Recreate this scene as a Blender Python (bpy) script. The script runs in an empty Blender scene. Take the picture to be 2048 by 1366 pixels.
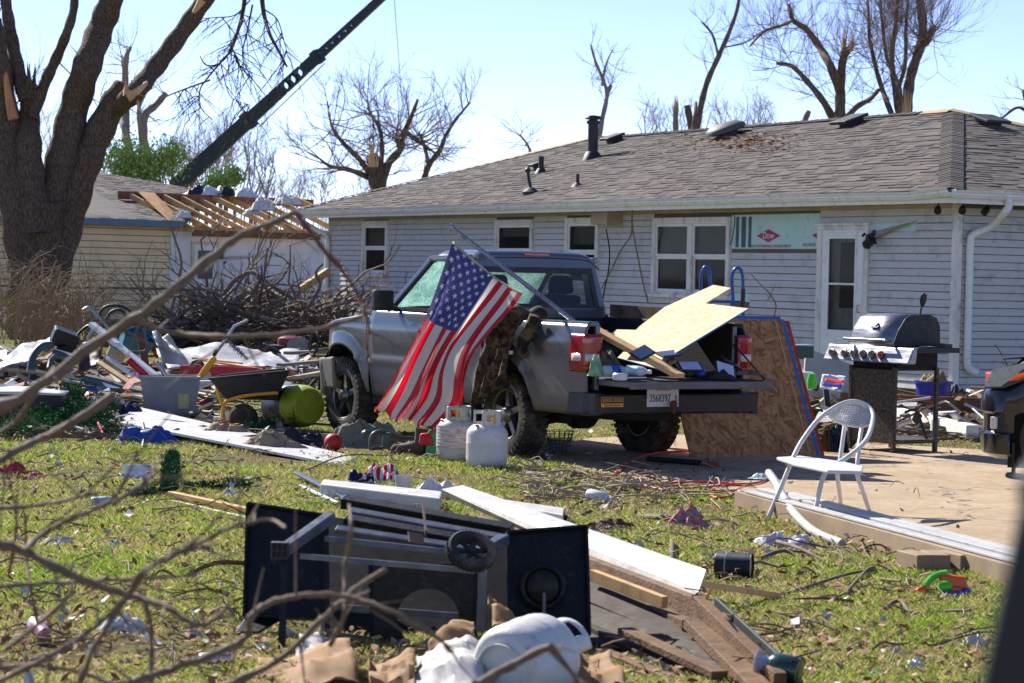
import bpy, bmesh, math, random
import numpy as np
from mathutils import Vector, Matrix, Euler
random.seed(7); rng=np.random.default_rng(7)
S=bpy.context.scene; COL=S.collection
# ------------------------------------------------ camera
F=5000.; CH=1.55; PIT=.0276; ROL=-.022          # focal length in photo pixels, camera height, pitch, roll
cd=bpy.data.cameras.new('camera'); cam=bpy.data.objects.new('camera',cd); COL.objects.link(cam); S.camera=cam
cam.location=(0,0,CH); cam.rotation_euler=(math.pi/2-PIT,ROL,0)
cd.sensor_width=36; cd.lens=36*F/2048; cd.clip_start=.1; cd.clip_end=3000
cd.dof.use_dof=True; cd.dof.focus_distance=20.5; cd.dof.aperture_fstop=7.5
# ------------------------------------------------ light
SUN_EL=math.radians(36); SX,SY=-.606,.793       # towards the sun, in plan
W=bpy.data.worlds.new('World'); S.world=W; W.use_nodes=True
wn=W.node_tree; bg=wn.nodes['Background']
sky=wn.nodes.new('ShaderNodeTexSky'); sky.sky_type='NISHITA'; sky.sun_disc=False
sky.sun_elevation=SUN_EL; sky.sun_rotation=math.atan2(SX,SY); sky.air_density=.47; sky.dust_density=.0; sky.ozone_density=2.0
bg.inputs[1].default_value=.125
tint=wn.nodes.new('ShaderNodeMix'); tint.data_type='RGBA'; tint.blend_type='MULTIPLY'; tint.inputs[0].default_value=1; tint.inputs[7].default_value=(.99,.865,.97,1)   # even white balance of the whole sky
wn.links.new(sky.outputs[0],tint.inputs[6]); wn.links.new(tint.outputs[2],bg.inputs[0])
sl=bpy.data.lights.new('sun','SUN'); sl.energy=5.0; sl.angle=math.radians(.53); sl.color=(1,.95,.87)
so=bpy.data.objects.new('sun',sl); COL.objects.link(so)
so.rotation_euler=Vector((SX*math.cos(SUN_EL),SY*math.cos(SUN_EL),math.sin(SUN_EL))).to_track_quat('Z','Y').to_euler()
S.view_settings.view_transform='Standard'; S.view_settings.look='None'; S.view_settings.gamma=1; S.view_settings.exposure=.92
S.view_settings.use_curve_mapping=False
S.render.engine='CYCLES'
# ------------------------------------------------ photo pixel -> place
CR=Euler(cam.rotation_euler).to_matrix(); CP=Vector(cam.location)
def ray(x,y): return CR@Vector(((x-1024)/F,(683-y)/F,-1))
def G(x,y,z=0.): d=ray(x,y); return CP+d*((z-CH)/d.z)
def A(x,y,Y): d=ray(x,y); return CP+d*(Y/d.y)
def PL(x,y,o,n): d=ray(x,y); n=Vector(n); return CP+d*((Vector(o)-CP).dot(n)/d.dot(n))
def V(*a): return Vector(a)
# ------------------------------------------------ materials
def hexc(h):
    h=h.lstrip('#'); r=[int(h[i:i+2],16)/255 for i in (0,2,4)]
    return tuple(c/12.92 if c<=.04045 else ((c+.055)/1.055)**2.4 for c in r)+(1,)
MATS={}
class NT:
    def __init__(s,name):
        s.m=bpy.data.materials.new(name); s.m.use_nodes=True; s.t=s.m.node_tree; s.b=s.t.nodes['Principled BSDF']; s.o=s.t.nodes['Material Output']
    def n(s,ty,**k):
        d=s.t.nodes.new('ShaderNode'+ty)
        for a,v in k.items():
            if hasattr(d,a): setattr(d,a,v)
            else: d.inputs[a.replace('_',' ')].default_value=v
        return d
    def l(s,a,b): s.t.links.new(a,b)
    def noise(s,scale,detail=4,vec=None,rough=.55):
        d=s.n('TexNoise'); d.inputs['Scale'].default_value=scale; d.inputs['Detail'].default_value=detail; d.inputs['Roughness'].default_value=rough
        if vec is not None: s.l(vec,d.inputs['Vector'])
        return d.outputs['Fac']
    def ramp(s,fac,stops):
        d=s.n('ValToRGB'); e=d.color_ramp.elements
        while len(e)<len(stops): e.new(.5)
        for i,(p,c) in enumerate(stops): e[i].position=p; e[i].color=c if len(c)==4 else tuple(c)+(1,)
        s.l(fac,d.inputs[0]); return d.outputs[0]
    def mix(s,fac,a,b):
        d=s.n('Mix',data_type='RGBA')
        for k,v in ((0,fac),(6,a),(7,b)):
            if isinstance(v,(int,float)): d.inputs[k].default_value=v
            elif isinstance(v,tuple): d.inputs[k].default_value=v
            else: s.l(v,d.inputs[k])
        return d.outputs[2]
    def math(s,op,a,b=None,c=None):
        d=s.n('Math',operation=op)
        for i,v in enumerate((a,b,c)):
            if v is None: continue
            if isinstance(v,(int,float)): d.inputs[i].default_value=v
            else: s.l(v,d.inputs[i])
        return d.outputs[0]
    def pos(s,stretch=None):
        g=s.n('NewGeometry').outputs['Position']
        if stretch is None: return g
        m=s.n('Mapping'); m.inputs['Scale'].default_value=stretch; s.l(g,m.inputs[0]); return m.outputs[0]
    def obj(s,stretch=None):
        g=s.n('TexCoord').outputs['Object']
        if stretch is None: return g
        m=s.n('Mapping'); m.inputs['Scale'].default_value=stretch; s.l(g,m.inputs[0]); return m.outputs[0]
    def bump(s,h,dist=.01,strength=1):
        d=s.n('Bump'); d.inputs['Distance'].default_value=dist; d.inputs['Strength'].default_value=strength
        s.l(h,d.inputs['Height']); s.l(d.outputs[0],s.b.inputs['Normal'])
    def col(s,c): s.l(c,s.b.inputs['Base Color'])
def mat(name,c1,c2=None,scale=6,rough=.6,metal=0,bump=0,bs=40,dirt=None,ds=4,da=.5,spec=.5,coat=0,trans=0,alpha=1,stretch=None,rvar=.15,detail=4,sheen=0,thin=False,local=False):
    """two-tone procedural surface with wear of its own colour (dirt), roughness variation and fine relief"""
    if name in MATS: return MATS[name]
    t=NT(name); vec=t.obj(stretch) if local else t.pos(stretch); a=hexc(c1); b=hexc(c2) if c2 else tuple(x*.78 for x in a[:3])+(1,)
    f=t.noise(scale,detail,vec)
    c=t.mix(t.ramp(f,[(.33,(0,0,0)),(.67,(1,1,1))]),a,b)
    if dirt:
        g=t.noise(ds,6,vec,.7); k=1-da
        c=t.mix(t.ramp(g,[(max(0,k-.12),(0,0,0)),(min(1,k+.12),(1,1,1))]),c,hexc(dirt))
    t.col(c); B=t.b.inputs
    B['Metallic'].default_value=metal; B['Specular IOR Level'].default_value=spec; B['Coat Weight'].default_value=coat
    B['Transmission Weight'].default_value=trans; B['Alpha'].default_value=alpha
    if sheen: B['Sheen Weight'].default_value=sheen
    r=t.n('MapRange'); t.l(t.noise(scale*2.3,3,vec),r.inputs[0]); r.inputs[3].default_value=max(.02,rough-rvar); r.inputs[4].default_value=min(1,rough+rvar); t.l(r.outputs[0],B['Roughness'])
    if bump: t.bump(t.noise(bs,4,vec),bump)
    MATS[name]=t.m; return t.m
# ------------------------------------------------ mesh building
class MB:
    def __init__(s): s.v=[]; s.f=[]; s.uv=None
    def add(s,vs,fs):
        o=len(s.v); s.v+= [tuple(v) for v in vs]; s.f+=[tuple(i+o for i in f) for f in fs]; return s
    def hexa(s,p): return s.add(p,[(0,3,2,1),(4,5,6,7),(0,1,5,4),(1,2,6,5),(2,3,7,6),(3,0,4,7)])
    def box(s,c,d,R=None):
        c=Vector(c); q=[Vector((sx*d[0]/2,sy*d[1]/2,sz*d[2]/2)) for sz in (-1,1) for sx,sy in ((-1,-1),(1,-1),(1,1),(-1,1))]
        if R is not None: q=[R@v for v in q]
        return s.hexa([c+v for v in q])
    def span(s,a,b): return s.box([(a[i]+b[i])/2 for i in range(3)],[abs(b[i]-a[i]) for i in range(3)])
    def beam(s,p0,p1,w,h,up=(0,0,1),w1=None,h1=None):
        p0=Vector(p0);p1=Vector(p1); d=(p1-p0).normalized(); u=Vector(up); sd=d.cross(u)
        if sd.length<1e-4: sd=d.cross(Vector((1,0,0)))
        sd.normalize(); u=sd.cross(d); w1=w if w1 is None else w1; h1=h if h1 is None else h1
        q=[]
        for p,ww,hh in ((p0,w,h),(p1,w1,h1)):
            q+=[p-sd*ww/2-u*hh/2,p+sd*ww/2-u*hh/2,p+sd*ww/2+u*hh/2,p-sd*ww/2+u*hh/2]
        return s.hexa(q)
    def tube(s,pts,r,n=8,cap=True):
        pts=[Vector(p) for p in pts]; N=len(pts); rr=[r]*N if isinstance(r,(int,float)) else list(r)
        if len(rr)==2 and N>2: rr=[rr[0]+(rr[1]-rr[0])*i/(N-1) for i in range(N)]
        vs=[];fs=[]; t0=(pts[1]-pts[0]).normalized(); ref=Vector((0,0,1)) if abs(t0.z)<.9 else Vector((1,0,0))
        a=t0.cross(ref).normalized()
        for i,p in enumerate(pts):
            t=(pts[min(i+1,N-1)]-pts[max(i-1,0)])
            t=t.normalized() if t.length>1e-9 else t0
            a=(a-t*a.dot(t)); a=a.normalized() if a.length>1e-6 else t.orthogonal().normalized(); b=t.cross(a)
            for k in range(n):
                w=2*math.pi*k/n; vs.append(p+a*math.cos(w)*rr[i]+b*math.sin(w)*rr[i])
        for i in range(N-1):
            for k in range(n): fs.append((i*n+k,i*n+(k+1)%n,(i+1)*n+(k+1)%n,(i+1)*n+k))
        if cap: fs+=[tuple(range(n-1,-1,-1)),tuple((N-1)*n+k for k in range(n))]
        return s.add(vs,fs)
    def lathe(s,prof,n=24,o=(0,0,0),ax=(0,0,1),sc=(1,1),ring=False):
        if ring: prof=list(prof)+[prof[0]]
        o=Vector(o); Q=Vector(ax).to_track_quat('Z','Y').to_matrix(); vs=[];fs=[]
        for r,z in prof:
            for k in range(n):
                w=2*math.pi*k/n; vs.append(o+Q@Vector((r*math.cos(w)*sc[0],r*math.sin(w)*sc[1],z)))
        for i in range(len(prof)-1):
            for k in range(n): fs.append((i*n+k,i*n+(k+1)%n,(i+1)*n+(k+1)%n,(i+1)*n+k))
        if prof[0][0]>1e-5 and not ring: fs.append(tuple(range(n-1,-1,-1)))
        if prof[-1][0]>1e-5 and not ring: fs.append(tuple((len(prof)-1)*n+k for k in range(n)))
        return s.add(vs,fs)
    def prism(s,poly,h,o=(0,0,0),ux=(1,0,0),uy=(0,1,0)):
        o=Vector(o);ux=Vector(ux);uy=Vector(uy);uz=ux.cross(uy).normalized(); n=len(poly)
        vs=[o+ux*a+uy*b for a,b in poly]+[o+ux*a+uy*b+uz*h for a,b in poly]
        return s.add(vs,[tuple(range(n-1,-1,-1)),tuple(range(n,2*n))]+[(k,(k+1)%n,n+(k+1)%n,n+k) for k in range(n)])
    def grid(s,fn,nu,nv):
        vs=[fn(i/nu,j/nv) for j in range(nv+1) for i in range(nu+1)]
        return s.add(vs,[(j*(nu+1)+i,j*(nu+1)+i+1,(j+1)*(nu+1)+i+1,(j+1)*(nu+1)+i) for j in range(nv) for i in range(nu)])
    def ring(s,c,R,r,ax=(0,0,1),n=24,m=6,a0=0,a1=2*math.pi):
        Q=Vector(ax).to_track_quat('Z','Y').to_matrix(); c=Vector(c)
        full=abs(a1-a0-2*math.pi)<1e-6
        return s.tube([c+Q@Vector((R*math.cos(a0+(a1-a0)*k/n),R*math.sin(a0+(a1-a0)*k/n),0)) for k in range(n+1)],r,m,cap=not full)
    def build(s,name,m,parent=None,smooth=False,label=None,cat=None,group=None,kind=None,bevel=0,solid=0,sub=0,loc=None,rot=None):
        me=bpy.data.meshes.new(name); me.from_pydata(s.v,[],s.f); me.update()
        o=bpy.data.objects.new(name,me); COL.objects.link(o)
        if m is not None: me.materials.append(m)
        bm=bmesh.new(); bm.from_mesh(me); bmesh.ops.recalc_face_normals(bm,faces=bm.faces); bm.to_mesh(me); bm.free()
        if smooth:
            me.polygons.foreach_set('use_smooth',[True]*len(me.polygons))
            me.set_sharp_from_angle(angle=math.radians(smooth if smooth is not True else 40))
        if solid: k=o.modifiers.new('s','SOLIDIFY'); k.thickness=solid; k.offset=0
        if sub: k=o.modifiers.new('u','SUBSURF'); k.levels=sub; k.render_levels=sub
        if bevel: k=o.modifiers.new('b','BEVEL'); k.width=bevel; k.segments=2; k.limit_method='ANGLE'; k.angle_limit=math.radians(35)
        if parent is not None: o.parent=parent
        if loc is not None: o.location=loc
        if rot is not None: o.rotation_euler=rot
        tag(o,label,cat,group,kind); return o
def tag(o,label=None,cat=None,group=None,kind=None):
    for k,v in (('label',label),('category',cat),('group',group),('kind',kind)):
        if v: o[k]=v
    return o
def thing(name,label,cat,loc=(0,0,0),rz=0,group=None,rot=None):
    o=bpy.data.objects.new(name,None); COL.objects.link(o); o.location=loc; o.rotation_euler=rot if rot else (0,0,rz); o.empty_display_size=.1
    return tag(o,label,cat,group)
def dup(o,parent,loc=None,rot=None):
    c=o.copy(); COL.objects.link(c); c.parent=parent
    if loc is not None: c.location=loc
    if rot is not None: c.rotation_euler=rot
    return c
def jit(a): return random.uniform(-a,a)
def lerp(a,b,t): return a+(b-a)*t
def smoothpts(p,n=6):
    """Catmull-Rom through points"""
    p=[Vector(q) for q in p]; o=[]
    for i in range(len(p)-1):
        a,b,c,d=p[max(i-1,0)],p[i],p[i+1],p[min(i+2,len(p)-1)]
        for k in range(n):
            t=k/n; o.append(.5*((2*b)+(c-a)*t+(2*a-5*b+4*c-d)*t*t+(3*b-a-3*c+d)*t**3))
    return o+[p[-1]]
FONT=None
def text(s,size,name,m,parent,loc,ux,uy,ext=.001,cx=True,sx=1,kind=None,shear=0):
    """flat lettering as a mesh laid on the surface spanned by ux, uy"""
    c=bpy.data.curves.new(name,'FONT'); c.body=s; c.size=size; c.extrude=ext; c.align_x='CENTER' if cx else 'LEFT'; c.align_y='CENTER'; c.shear=shear
    t=bpy.data.objects.new(name,c); COL.objects.link(t); dg=bpy.context.evaluated_depsgraph_get(); me=bpy.data.meshes.new_from_object(t.evaluated_get(dg))
    bpy.data.objects.remove(t); o=bpy.data.objects.new(name,me); COL.objects.link(o); me.materials.clear(); me.materials.append(m)
    ux=Vector(ux).normalized(); uy=Vector(uy).normalized(); uz=ux.cross(uy)
    Mx=Matrix((ux,uy,uz)).transposed().to_4x4(); Mx.translation=Vector(loc); me.transform(Mx@Matrix.Diagonal((sx,1,1,1)))
    if parent is not None: o.parent=parent
    return o
# ------------------------------------------------ ground, pad, grass
def m_ground():
    t=NT('lawn soil and turf'); p=t.pos()
    c=t.ramp(t.noise(.9,6,p,.65),[(.30,hexc('#6b5940')),(.45,hexc('#7d7648')),(.58,hexc('#6c7a38')),(.75,hexc('#5f7430'))])
    c=t.mix(t.ramp(t.noise(9,5,p,.7),[(.45,(0,0,0)),(.7,(1,1,1))]),c,hexc('#85734f'))
    c=t.mix(t.ramp(t.noise(60,3,p),[(.5,(0,0,0)),(.8,(1,1,1))]),c,hexc('#3b3020'))
    t.col(c); t.b.inputs['Roughness'].default_value=.95; t.b.inputs['Specular IOR Level'].default_value=.1; t.bump(t.noise(45,5,p,.7),.04); return t.m
gm=m_ground()
m=MB(); xs=[-900,-60,-20,-8,0,8,20,60,900]; ys=[-30,0,6,12,20,30,60,120,1500]
m.add([(x,y,0) for y in ys for x in xs],[(j*9+i,j*9+i+1,(j+1)*9+i+1,(j+1)*9+i) for j in range(8) for i in range(8)])
m.build('ground',gm,kind='structure')
def m_conc():
    t=NT('weathered concrete'); p=t.pos()
    c=t.ramp(t.noise(1.3,8,p,.7),[(.3,hexc('#9a8468')),(.5,hexc('#b09a7b')),(.7,hexc('#bfab8d'))])
    c=t.mix(t.ramp(t.noise(14,6,p,.75),[(.5,(0,0,0)),(.75,(1,1,1))]),c,hexc('#8b7558'))
    c=t.mix(t.ramp(t.noise(90,2,p),[(.62,(0,0,0)),(.72,(1,1,1))]),c,hexc('#5d4c38'))
    v=t.n('TexVoronoi',feature='DISTANCE_TO_EDGE'); v.inputs['Scale'].default_value=.32; w=t.n('VectorMath',operation='ADD')
    nz=t.n('TexNoise'); nz.inputs['Scale'].default_value=2.5; nz.inputs['Detail'].default_value=6; t.l(p,nz.inputs['Vector']); t.l(p,w.inputs[0]); t.l(nz.outputs['Color'],w.inputs[1]); t.l(w.outputs[0],v.inputs['Vector'])
    c=t.mix(t.ramp(v.outputs['Distance'],[(.0,(1,1,1)),(.006,(0,0,0))]),c,hexc('#3d3226'))
    t.col(c); t.b.inputs['Roughness'].default_value=.9; t.bump(t.noise(120,4,p,.7),.006); return t.m
PZ=.02
pad=[G(1060,905),G(1120,928),G(1190,948),G(1330,972),G(1500,996),G(1760,1066),G(2030,1150),G(2300,1240),G(2600,1200),G(2600,905),G(1990,905),G(1640,885),G(1330,872),G(1180,880)]
m=MB(); m.prism([(p.x,p.y) for p in pad],PZ+.06,o=(0,0,-.06)); m.build('concrete_pad',m_conc(),kind='structure')
padxy=[(p.x,p.y) for p in pad]
def inpoly(x,y,P):
    r=np.zeros(np.shape(x),bool); n=len(P)
    for i in range(n):
        x0,y0=P[i]; x1,y1=P[(i+1)%n]
        c=((y0>y)!=(y1>y)); r^= c&(x<(x1-x0)*(y-y0)/(y1-y0+1e-12)+x0)
    return r
def vnoise(x,y,s,seed=0):
    """cheap smooth value noise (numpy)"""
    x=x/s;y=y/s; xi=np.floor(x).astype(int); yi=np.floor(y).astype(int); fx=x-xi; fy=y-yi
    h=lambda a,b:(np.sin(a*127.1+b*311.7+seed*74.7)*43758.5453)%1
    fx=fx*fx*(3-2*fx); fy=fy*fy*(3-2*fy)
    return (h(xi,yi)*(1-fx)+h(xi+1,yi)*fx)*(1-fy)+(h(xi,yi+1)*(1-fx)+h(xi+1,yi+1)*fx)*fy
def m_blade():
    t=NT('grass blades'); a=t.n('Attribute',attribute_name='tint'); t.col(a.outputs['Color']); t.b.inputs['Roughness'].default_value=.6; t.b.inputs['Specular IOR Level'].default_value=.3
    tr=t.n('BsdfTranslucent'); t.l(a.outputs['Color'],tr.inputs[0]); mx=t.n('MixShader'); mx.inputs[0].default_value=.5; t.l(t.b.outputs[0],mx.inputs[1]); t.l(tr.outputs[0],mx.inputs[2]); t.l(mx.outputs[0],t.o.inputs[0]); return t.m
def grass():
    N=760000
    # even in the picture rather than on the ground: distance follows 1/Y
    k=rng.uniform(1/62.,1/8.6,N); Y=1/k*rng.uniform(.97,1.03,N); X=(rng.uniform(-1100,1100,N)/F)*Y
    d=vnoise(X,Y,1.1)*.4+vnoise(X,Y,.45,3)*.35+vnoise(X,Y,.17,5)*.25
    keep=(d>.40+.10*(vnoise(X,Y,3.1,9)-.5)+rng.uniform(-.12,.12,N))&~inpoly(X,Y,padxy)
    X,Y,d=X[keep],Y[keep],d[keep]; n=len(X); print('blades',n)
    h=rng.uniform(.014,.05,n)*(.4+.95*d); w=rng.uniform(.0016,.0034,n)*np.clip(Y/15,1,3.2)
    th=rng.uniform(0,2*np.pi,n); ln=rng.uniform(.2,1.1,n)*h; la=rng.uniform(0,2*np.pi,n)
    v=np.zeros((n,4,3)); wx=np.cos(th)*w/2; wy=np.sin(th)*w/2
    v[:,0]=np.c_[X-wx,Y-wy,np.zeros(n)]; v[:,1]=np.c_[X+wx,Y+wy,np.zeros(n)]
    v[:,2]=np.c_[X+wx*.6+np.cos(la)*ln*.35,Y+wy*.6+np.sin(la)*ln*.35,h*.6]; v[:,3]=np.c_[X+np.cos(la)*ln,Y+np.sin(la)*ln,h]
    me=bpy.data.meshes.new('grass'); me.vertices.add(n*4); me.vertices.foreach_set('co',v.ravel())
    idx=np.arange(n)[:,None]*4+np.array([0,1,2, 0,2,3]); me.loops.add(n*6); me.loops.foreach_set('vertex_index',idx.ravel().astype(np.int32))
    me.polygons.add(n*2); me.polygons.foreach_set('loop_start',np.arange(0,n*6,3,dtype=np.int32)); me.update(calc_edges=True)
    cg=np.array([hexc('#7c9a35')[:3],hexc('#9bae40')[:3],hexc('#6a8a30')[:3],hexc('#adb65c')[:3],hexc('#c9b988')[:3],hexc('#a89468')[:3]])
    dry=np.clip(1.05-d*1.25,0.08,.9); isdry=rng.random(n)<dry*1.25
    ci=np.where(isdry,rng.integers(4,6,n),rng.integers(0,4,n)); c=cg[ci]*rng.uniform(.7,1.15,(n,1))
    col=np.ones((n,4,4)); col[:,:,:3]=c[:,None,:]
    at=me.color_attributes.new('tint','FLOAT_COLOR','POINT'); at.data.foreach_set('color',col.ravel())
    me.materials.append(m_blade()); o=bpy.data.objects.new('grass',me); COL.objects.link(o)
    tag(o,'short green and straw coloured spring grass covering the littered yard','grass',kind='stuff')
grass()
def scatter_mesh(name,mtl,n,shape,region,zr,size,label,cat,flat=.5):
    """small loose pieces too many to count: one mesh of randomly turned little polygons"""
    vs=[];fs=[]; sh=np.array(shape,float)
    for i in range(n):
        p=region(); s=random.uniform(*size); R=(Matrix.Rotation(random.uniform(0,6.28),3,'Z')@Matrix.Rotation(random.gauss(0,flat),3,'X')@Matrix.Rotation(random.gauss(0,flat),3,'Y'))
        o=len(vs); zz=random.uniform(*zr)
        for a in shape: q=R@Vector(a)*s; vs.append((p[0]+q.x,p[1]+q.y,max(.004,p[2]+zz+q.z)))
        fs.append(tuple(range(o,o+len(shape))))
    b=MB(); b.v=vs; b.f=fs; return b.build(name,mtl,label=label,cat=cat,kind='stuff')
# ================================================ grey house
HA=math.radians(27.3); C0=G(1905,800); HE2=V(math.cos(HA),math.sin(HA),0); HE1=V(-math.sin(HA),math.cos(HA),0)
def LW(x,y,off=0):
    p=PL(x,y,C0+HE2*off,HE2)-C0; return p.dot(HE1),p.z
def EW(x,y,off=0):
    p=PL(x,y,C0+HE1*off,HE1)-C0; return p.dot(HE2),p.z
house=thing('house','single storey grey vinyl sided house with hip roof behind the pickup','house',C0,HA)
HL=20.95; HW=7.2; ZW=2.62; ZE=2.74; OV=.48; ZR=4.21
white=mat('white trim','#e4e1d9','#d3cec3',3,.5,dirt='#8d8372',ds=5,da=.38,stretch=(1,1,.5))
whitec=mat('white vinyl','#e9e8e4','#dfddd7',5,.45,dirt='#a79d8a',ds=7,da=.33)
def m_siding():
    t=NT('grey vinyl siding'); p=t.pos((.25,.25,4)); q=t.pos()
    c=t.mix(t.noise(2.2,4,p),hexc('#cbc8c0'),hexc('#bab6ae'))
    oi=t.n('ObjectInfo'); c=t.mix(t.math('MULTIPLY',oi.outputs['Random'],.35),c,hexc('#c9c7c4'))
    c=t.mix(t.ramp(t.noise(3.5,7,q,.75),[(.52,(0,0,0)),(.75,(.75,.75,.75))]),c,hexc('#86807a'))
    c=t.mix(t.ramp(t.noise(34,3,q),[(.70,(0,0,0)),(.76,(1,1,1))]),c,hexc('#6d5f50'))
    t.col(c); t.b.inputs['Roughness'].default_value=.55; t.bump(t.noise(70,3,p),.002); return t.m
msid=m_siding()
def m_shingle():
    t=NT('asphalt shingle'); p=t.pos(); a=t.n('Attribute',attribute_name='tint')
    c=t.mix(t.noise(300,2,p),a.outputs['Color'],hexc('#3f3937')); c=t.mix(t.math('MULTIPLY',t.noise(1.1,5,p),.35),c,hexc('#86817c'))
    t.col(c); t.b.inputs['Roughness'].default_value=.95; t.b.inputs['Specular IOR Level'].default_value=.15; t.bump(t.noise(260,2,p),.003); return t.m
mshin=m_shingle()
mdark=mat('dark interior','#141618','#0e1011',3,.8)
mfelt=mat('tan roof felt','#b39a6c','#a0885c',2,.9,bump=.004,bs=60)
def shingles(name,parent,O,U,D,quadfn,rows,expo,tones,seed):
    """courses of laminated tabs on a roof plane. O origin on the eave, U along eave, D up-slope; quadfn(s)->(u0,u1) extent at slope distance s"""
    r=random.Random(seed); N=U.cross(D).normalized()
    if N.z<0: N=-N
    b=MB(); cols=[]
    for i in range(rows):
        s0=i*expo-.02; s1=(i+1)*expo+.05; u0,u1=quadfn(max(0,i*expo)); v0,v1=quadfn((i+1)*expo); u=u0+r.uniform(-.3,0)
        while u<u1:
            w=r.uniform(.14,.36); ua=max(u,u0,v0-.02); ub=min(u+w,u1,v1+.02)
            if ub-ua>.02:
                tk=r.choice([.006,.006,.013,.017]); e=r.uniform(-.006,.006)
                q=[O+U*ua+D*(s0+e)+N*tk,O+U*ub+D*(s0+e)+N*tk,O+U*ub+D*s1+N*.001,O+U*ua+D*s1+N*.001]
                lo=[O+U*ua+D*(s0+e)-N*.002,O+U*ub+D*(s0+e)-N*.002]
                b.add(q+lo,[(0,1,2,3),(4,5,1,0),(5,2,1),(4,0,3)])
                c=hexc(r.choice(tones)); k=r.uniform(.85,1.12); cols+=[(c[0]*k,c[1]*k,c[2]*k,1)]*6
            u+=w
    o=b.build(name,mshin,parent,kind='stuff'); at=o.data.color_attributes.new('tint','FLOAT_COLOR','POINT'); at.data.foreach_set('color',[x for c in cols for x in c])
    return o
def openwall(parent,ops,L,z1,axis,mtl,name='wall',t=.14):
    """wall from 0..L with rectangular openings; axis 'y': plane x=0 (inside +x), axis 'x': plane y=0"""
    b=MB(); ops=sorted(ops); cur=0
    def bx(a,c,za,zb):
        if c-a<1e-3 or zb-za<1e-3: return
        if axis=='y': b.span((.012,a,za),(.012+t,c,zb))
        else: b.span((a,.012,za),(c,.012+t,zb))
    for a,c,za,zb in ops:
        bx(cur,a,0,z1); bx(a,c,0,za); bx(a,c,zb,z1); cur=c
    bx(cur,L,0,z1); return b.build(name,mtl,parent)
def rect(x0,y0,x1,y1):
    a=LW(x0,y0); b=LW(x1,y1); return (b[0],a[0],b[1],a[1])       # y0,y1,z0,z1
wins=[rect(728,442,776,549),rect(994,440,1066,562),rect(1135,436,1197,572),rect(1310,436,1460,592)]
door=rect(1640,452,1733,757); door=(door[0],door[1],.18,door[3])
foam=[rect(1465,430,1640,498),rect(1737,446,1832,462),rect(1462,586,1500,604)]
ops=[tuple(w) for w in wins]+[door]
mb_=mat('wall sheathing gap shade','#6e6258',None,3,.9)  # dark brown backing paints the shadow lines between siding boards
openwall(house,ops,HL,ZW,'y',mb_); openwall(house,[],HW,ZW,'x',mb_)
MB().span((HW-.1,0,0),(HW,HL,ZW)).build('wall',mb_,house); MB().span((0,HL-.1,0),(HW,HL,ZW)).build('wall',mb_,house)
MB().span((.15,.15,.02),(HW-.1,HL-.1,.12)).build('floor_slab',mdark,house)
# siding boards, one object each
def sboard(L_):
    e=.1016; pr=[(0,0),(-.016,.002),(-.015,.012),(-.006,.062),(-.013,.068),(-.003,e+.006),(0,e+.006)]; pr=[(-.001,.004),(-.016,.0),(-.020,.003),(-.020,.010),(-.004,e-.009),(-.001,e-.009)]
    return pr
EXP=.1016
me_board=MB().prism(sboard(1),1,ux=(1,0,0),uy=(0,0,1))       # extrudes along -y
bo=me_board.build('siding_board',msid,house); bmesh_board=bo.data; bpy.data.objects.remove(bo)
def put_board(a,b,z,axis,hscale=1):
    o=bpy.data.objects.new('siding_board',bmesh_board); COL.objects.link(o); o.parent=house
    if axis=='y': o.location=(jit(.002),b,z); o.scale=(1,b-a,1); o.rotation_euler=(jit(.0012),0,0)
    else: o.location=(a,0,z); o.rotation_euler=(0,0,math.pi/2); o.scale=(1,b-a,1)
for k in range(25):
    z=.10+k*EXP; zc=z+EXP/2; iv=[(.09,HL-.05)]
    if z+EXP>ZW: break
    for a,b,za,zb in ops+foam:
        if za-.03<zc<zb+.03 or (zc>zb and zb>2.4 and zc<2.62):
            n=[]
            for p,q in iv:
                if b<=p or a>=q: n.append((p,q)); continue
                if a>p: n.append((p,a))
                if b<q: n.append((b,q))
            iv=n
    for p,q in iv:
        if q-p>.03:
            L_=q-p; cuts=[p]+([p+L_*random.uniform(.35,.65)] if L_>4 else [])+[q]
            for c0,c1 in zip(cuts,cuts[1:]): put_board(c0+.001,c1-.001,z,'y')
    put_board(.09,3.6,z,'x'); put_board(3.602,HW-.05,z,'x')
MB().span((-.03,-.03,.05),(.075,.075,ZW)).build('corner_post',white,house,bevel=.008)
MB().span((-.028,HL-.05,.05),(.06,HL+.02,ZW)).build('corner_post',white,house,bevel=.008)
MB().span((-.014,.08,.10+24*EXP-.004),(.011,HL-.05,ZW-.013)).build('shaded_siding_strip',mat('eave shaded siding','#b5a996','#a59985',4,.7),house)  # added strip, eave shade on the top siding put into its colour
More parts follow.
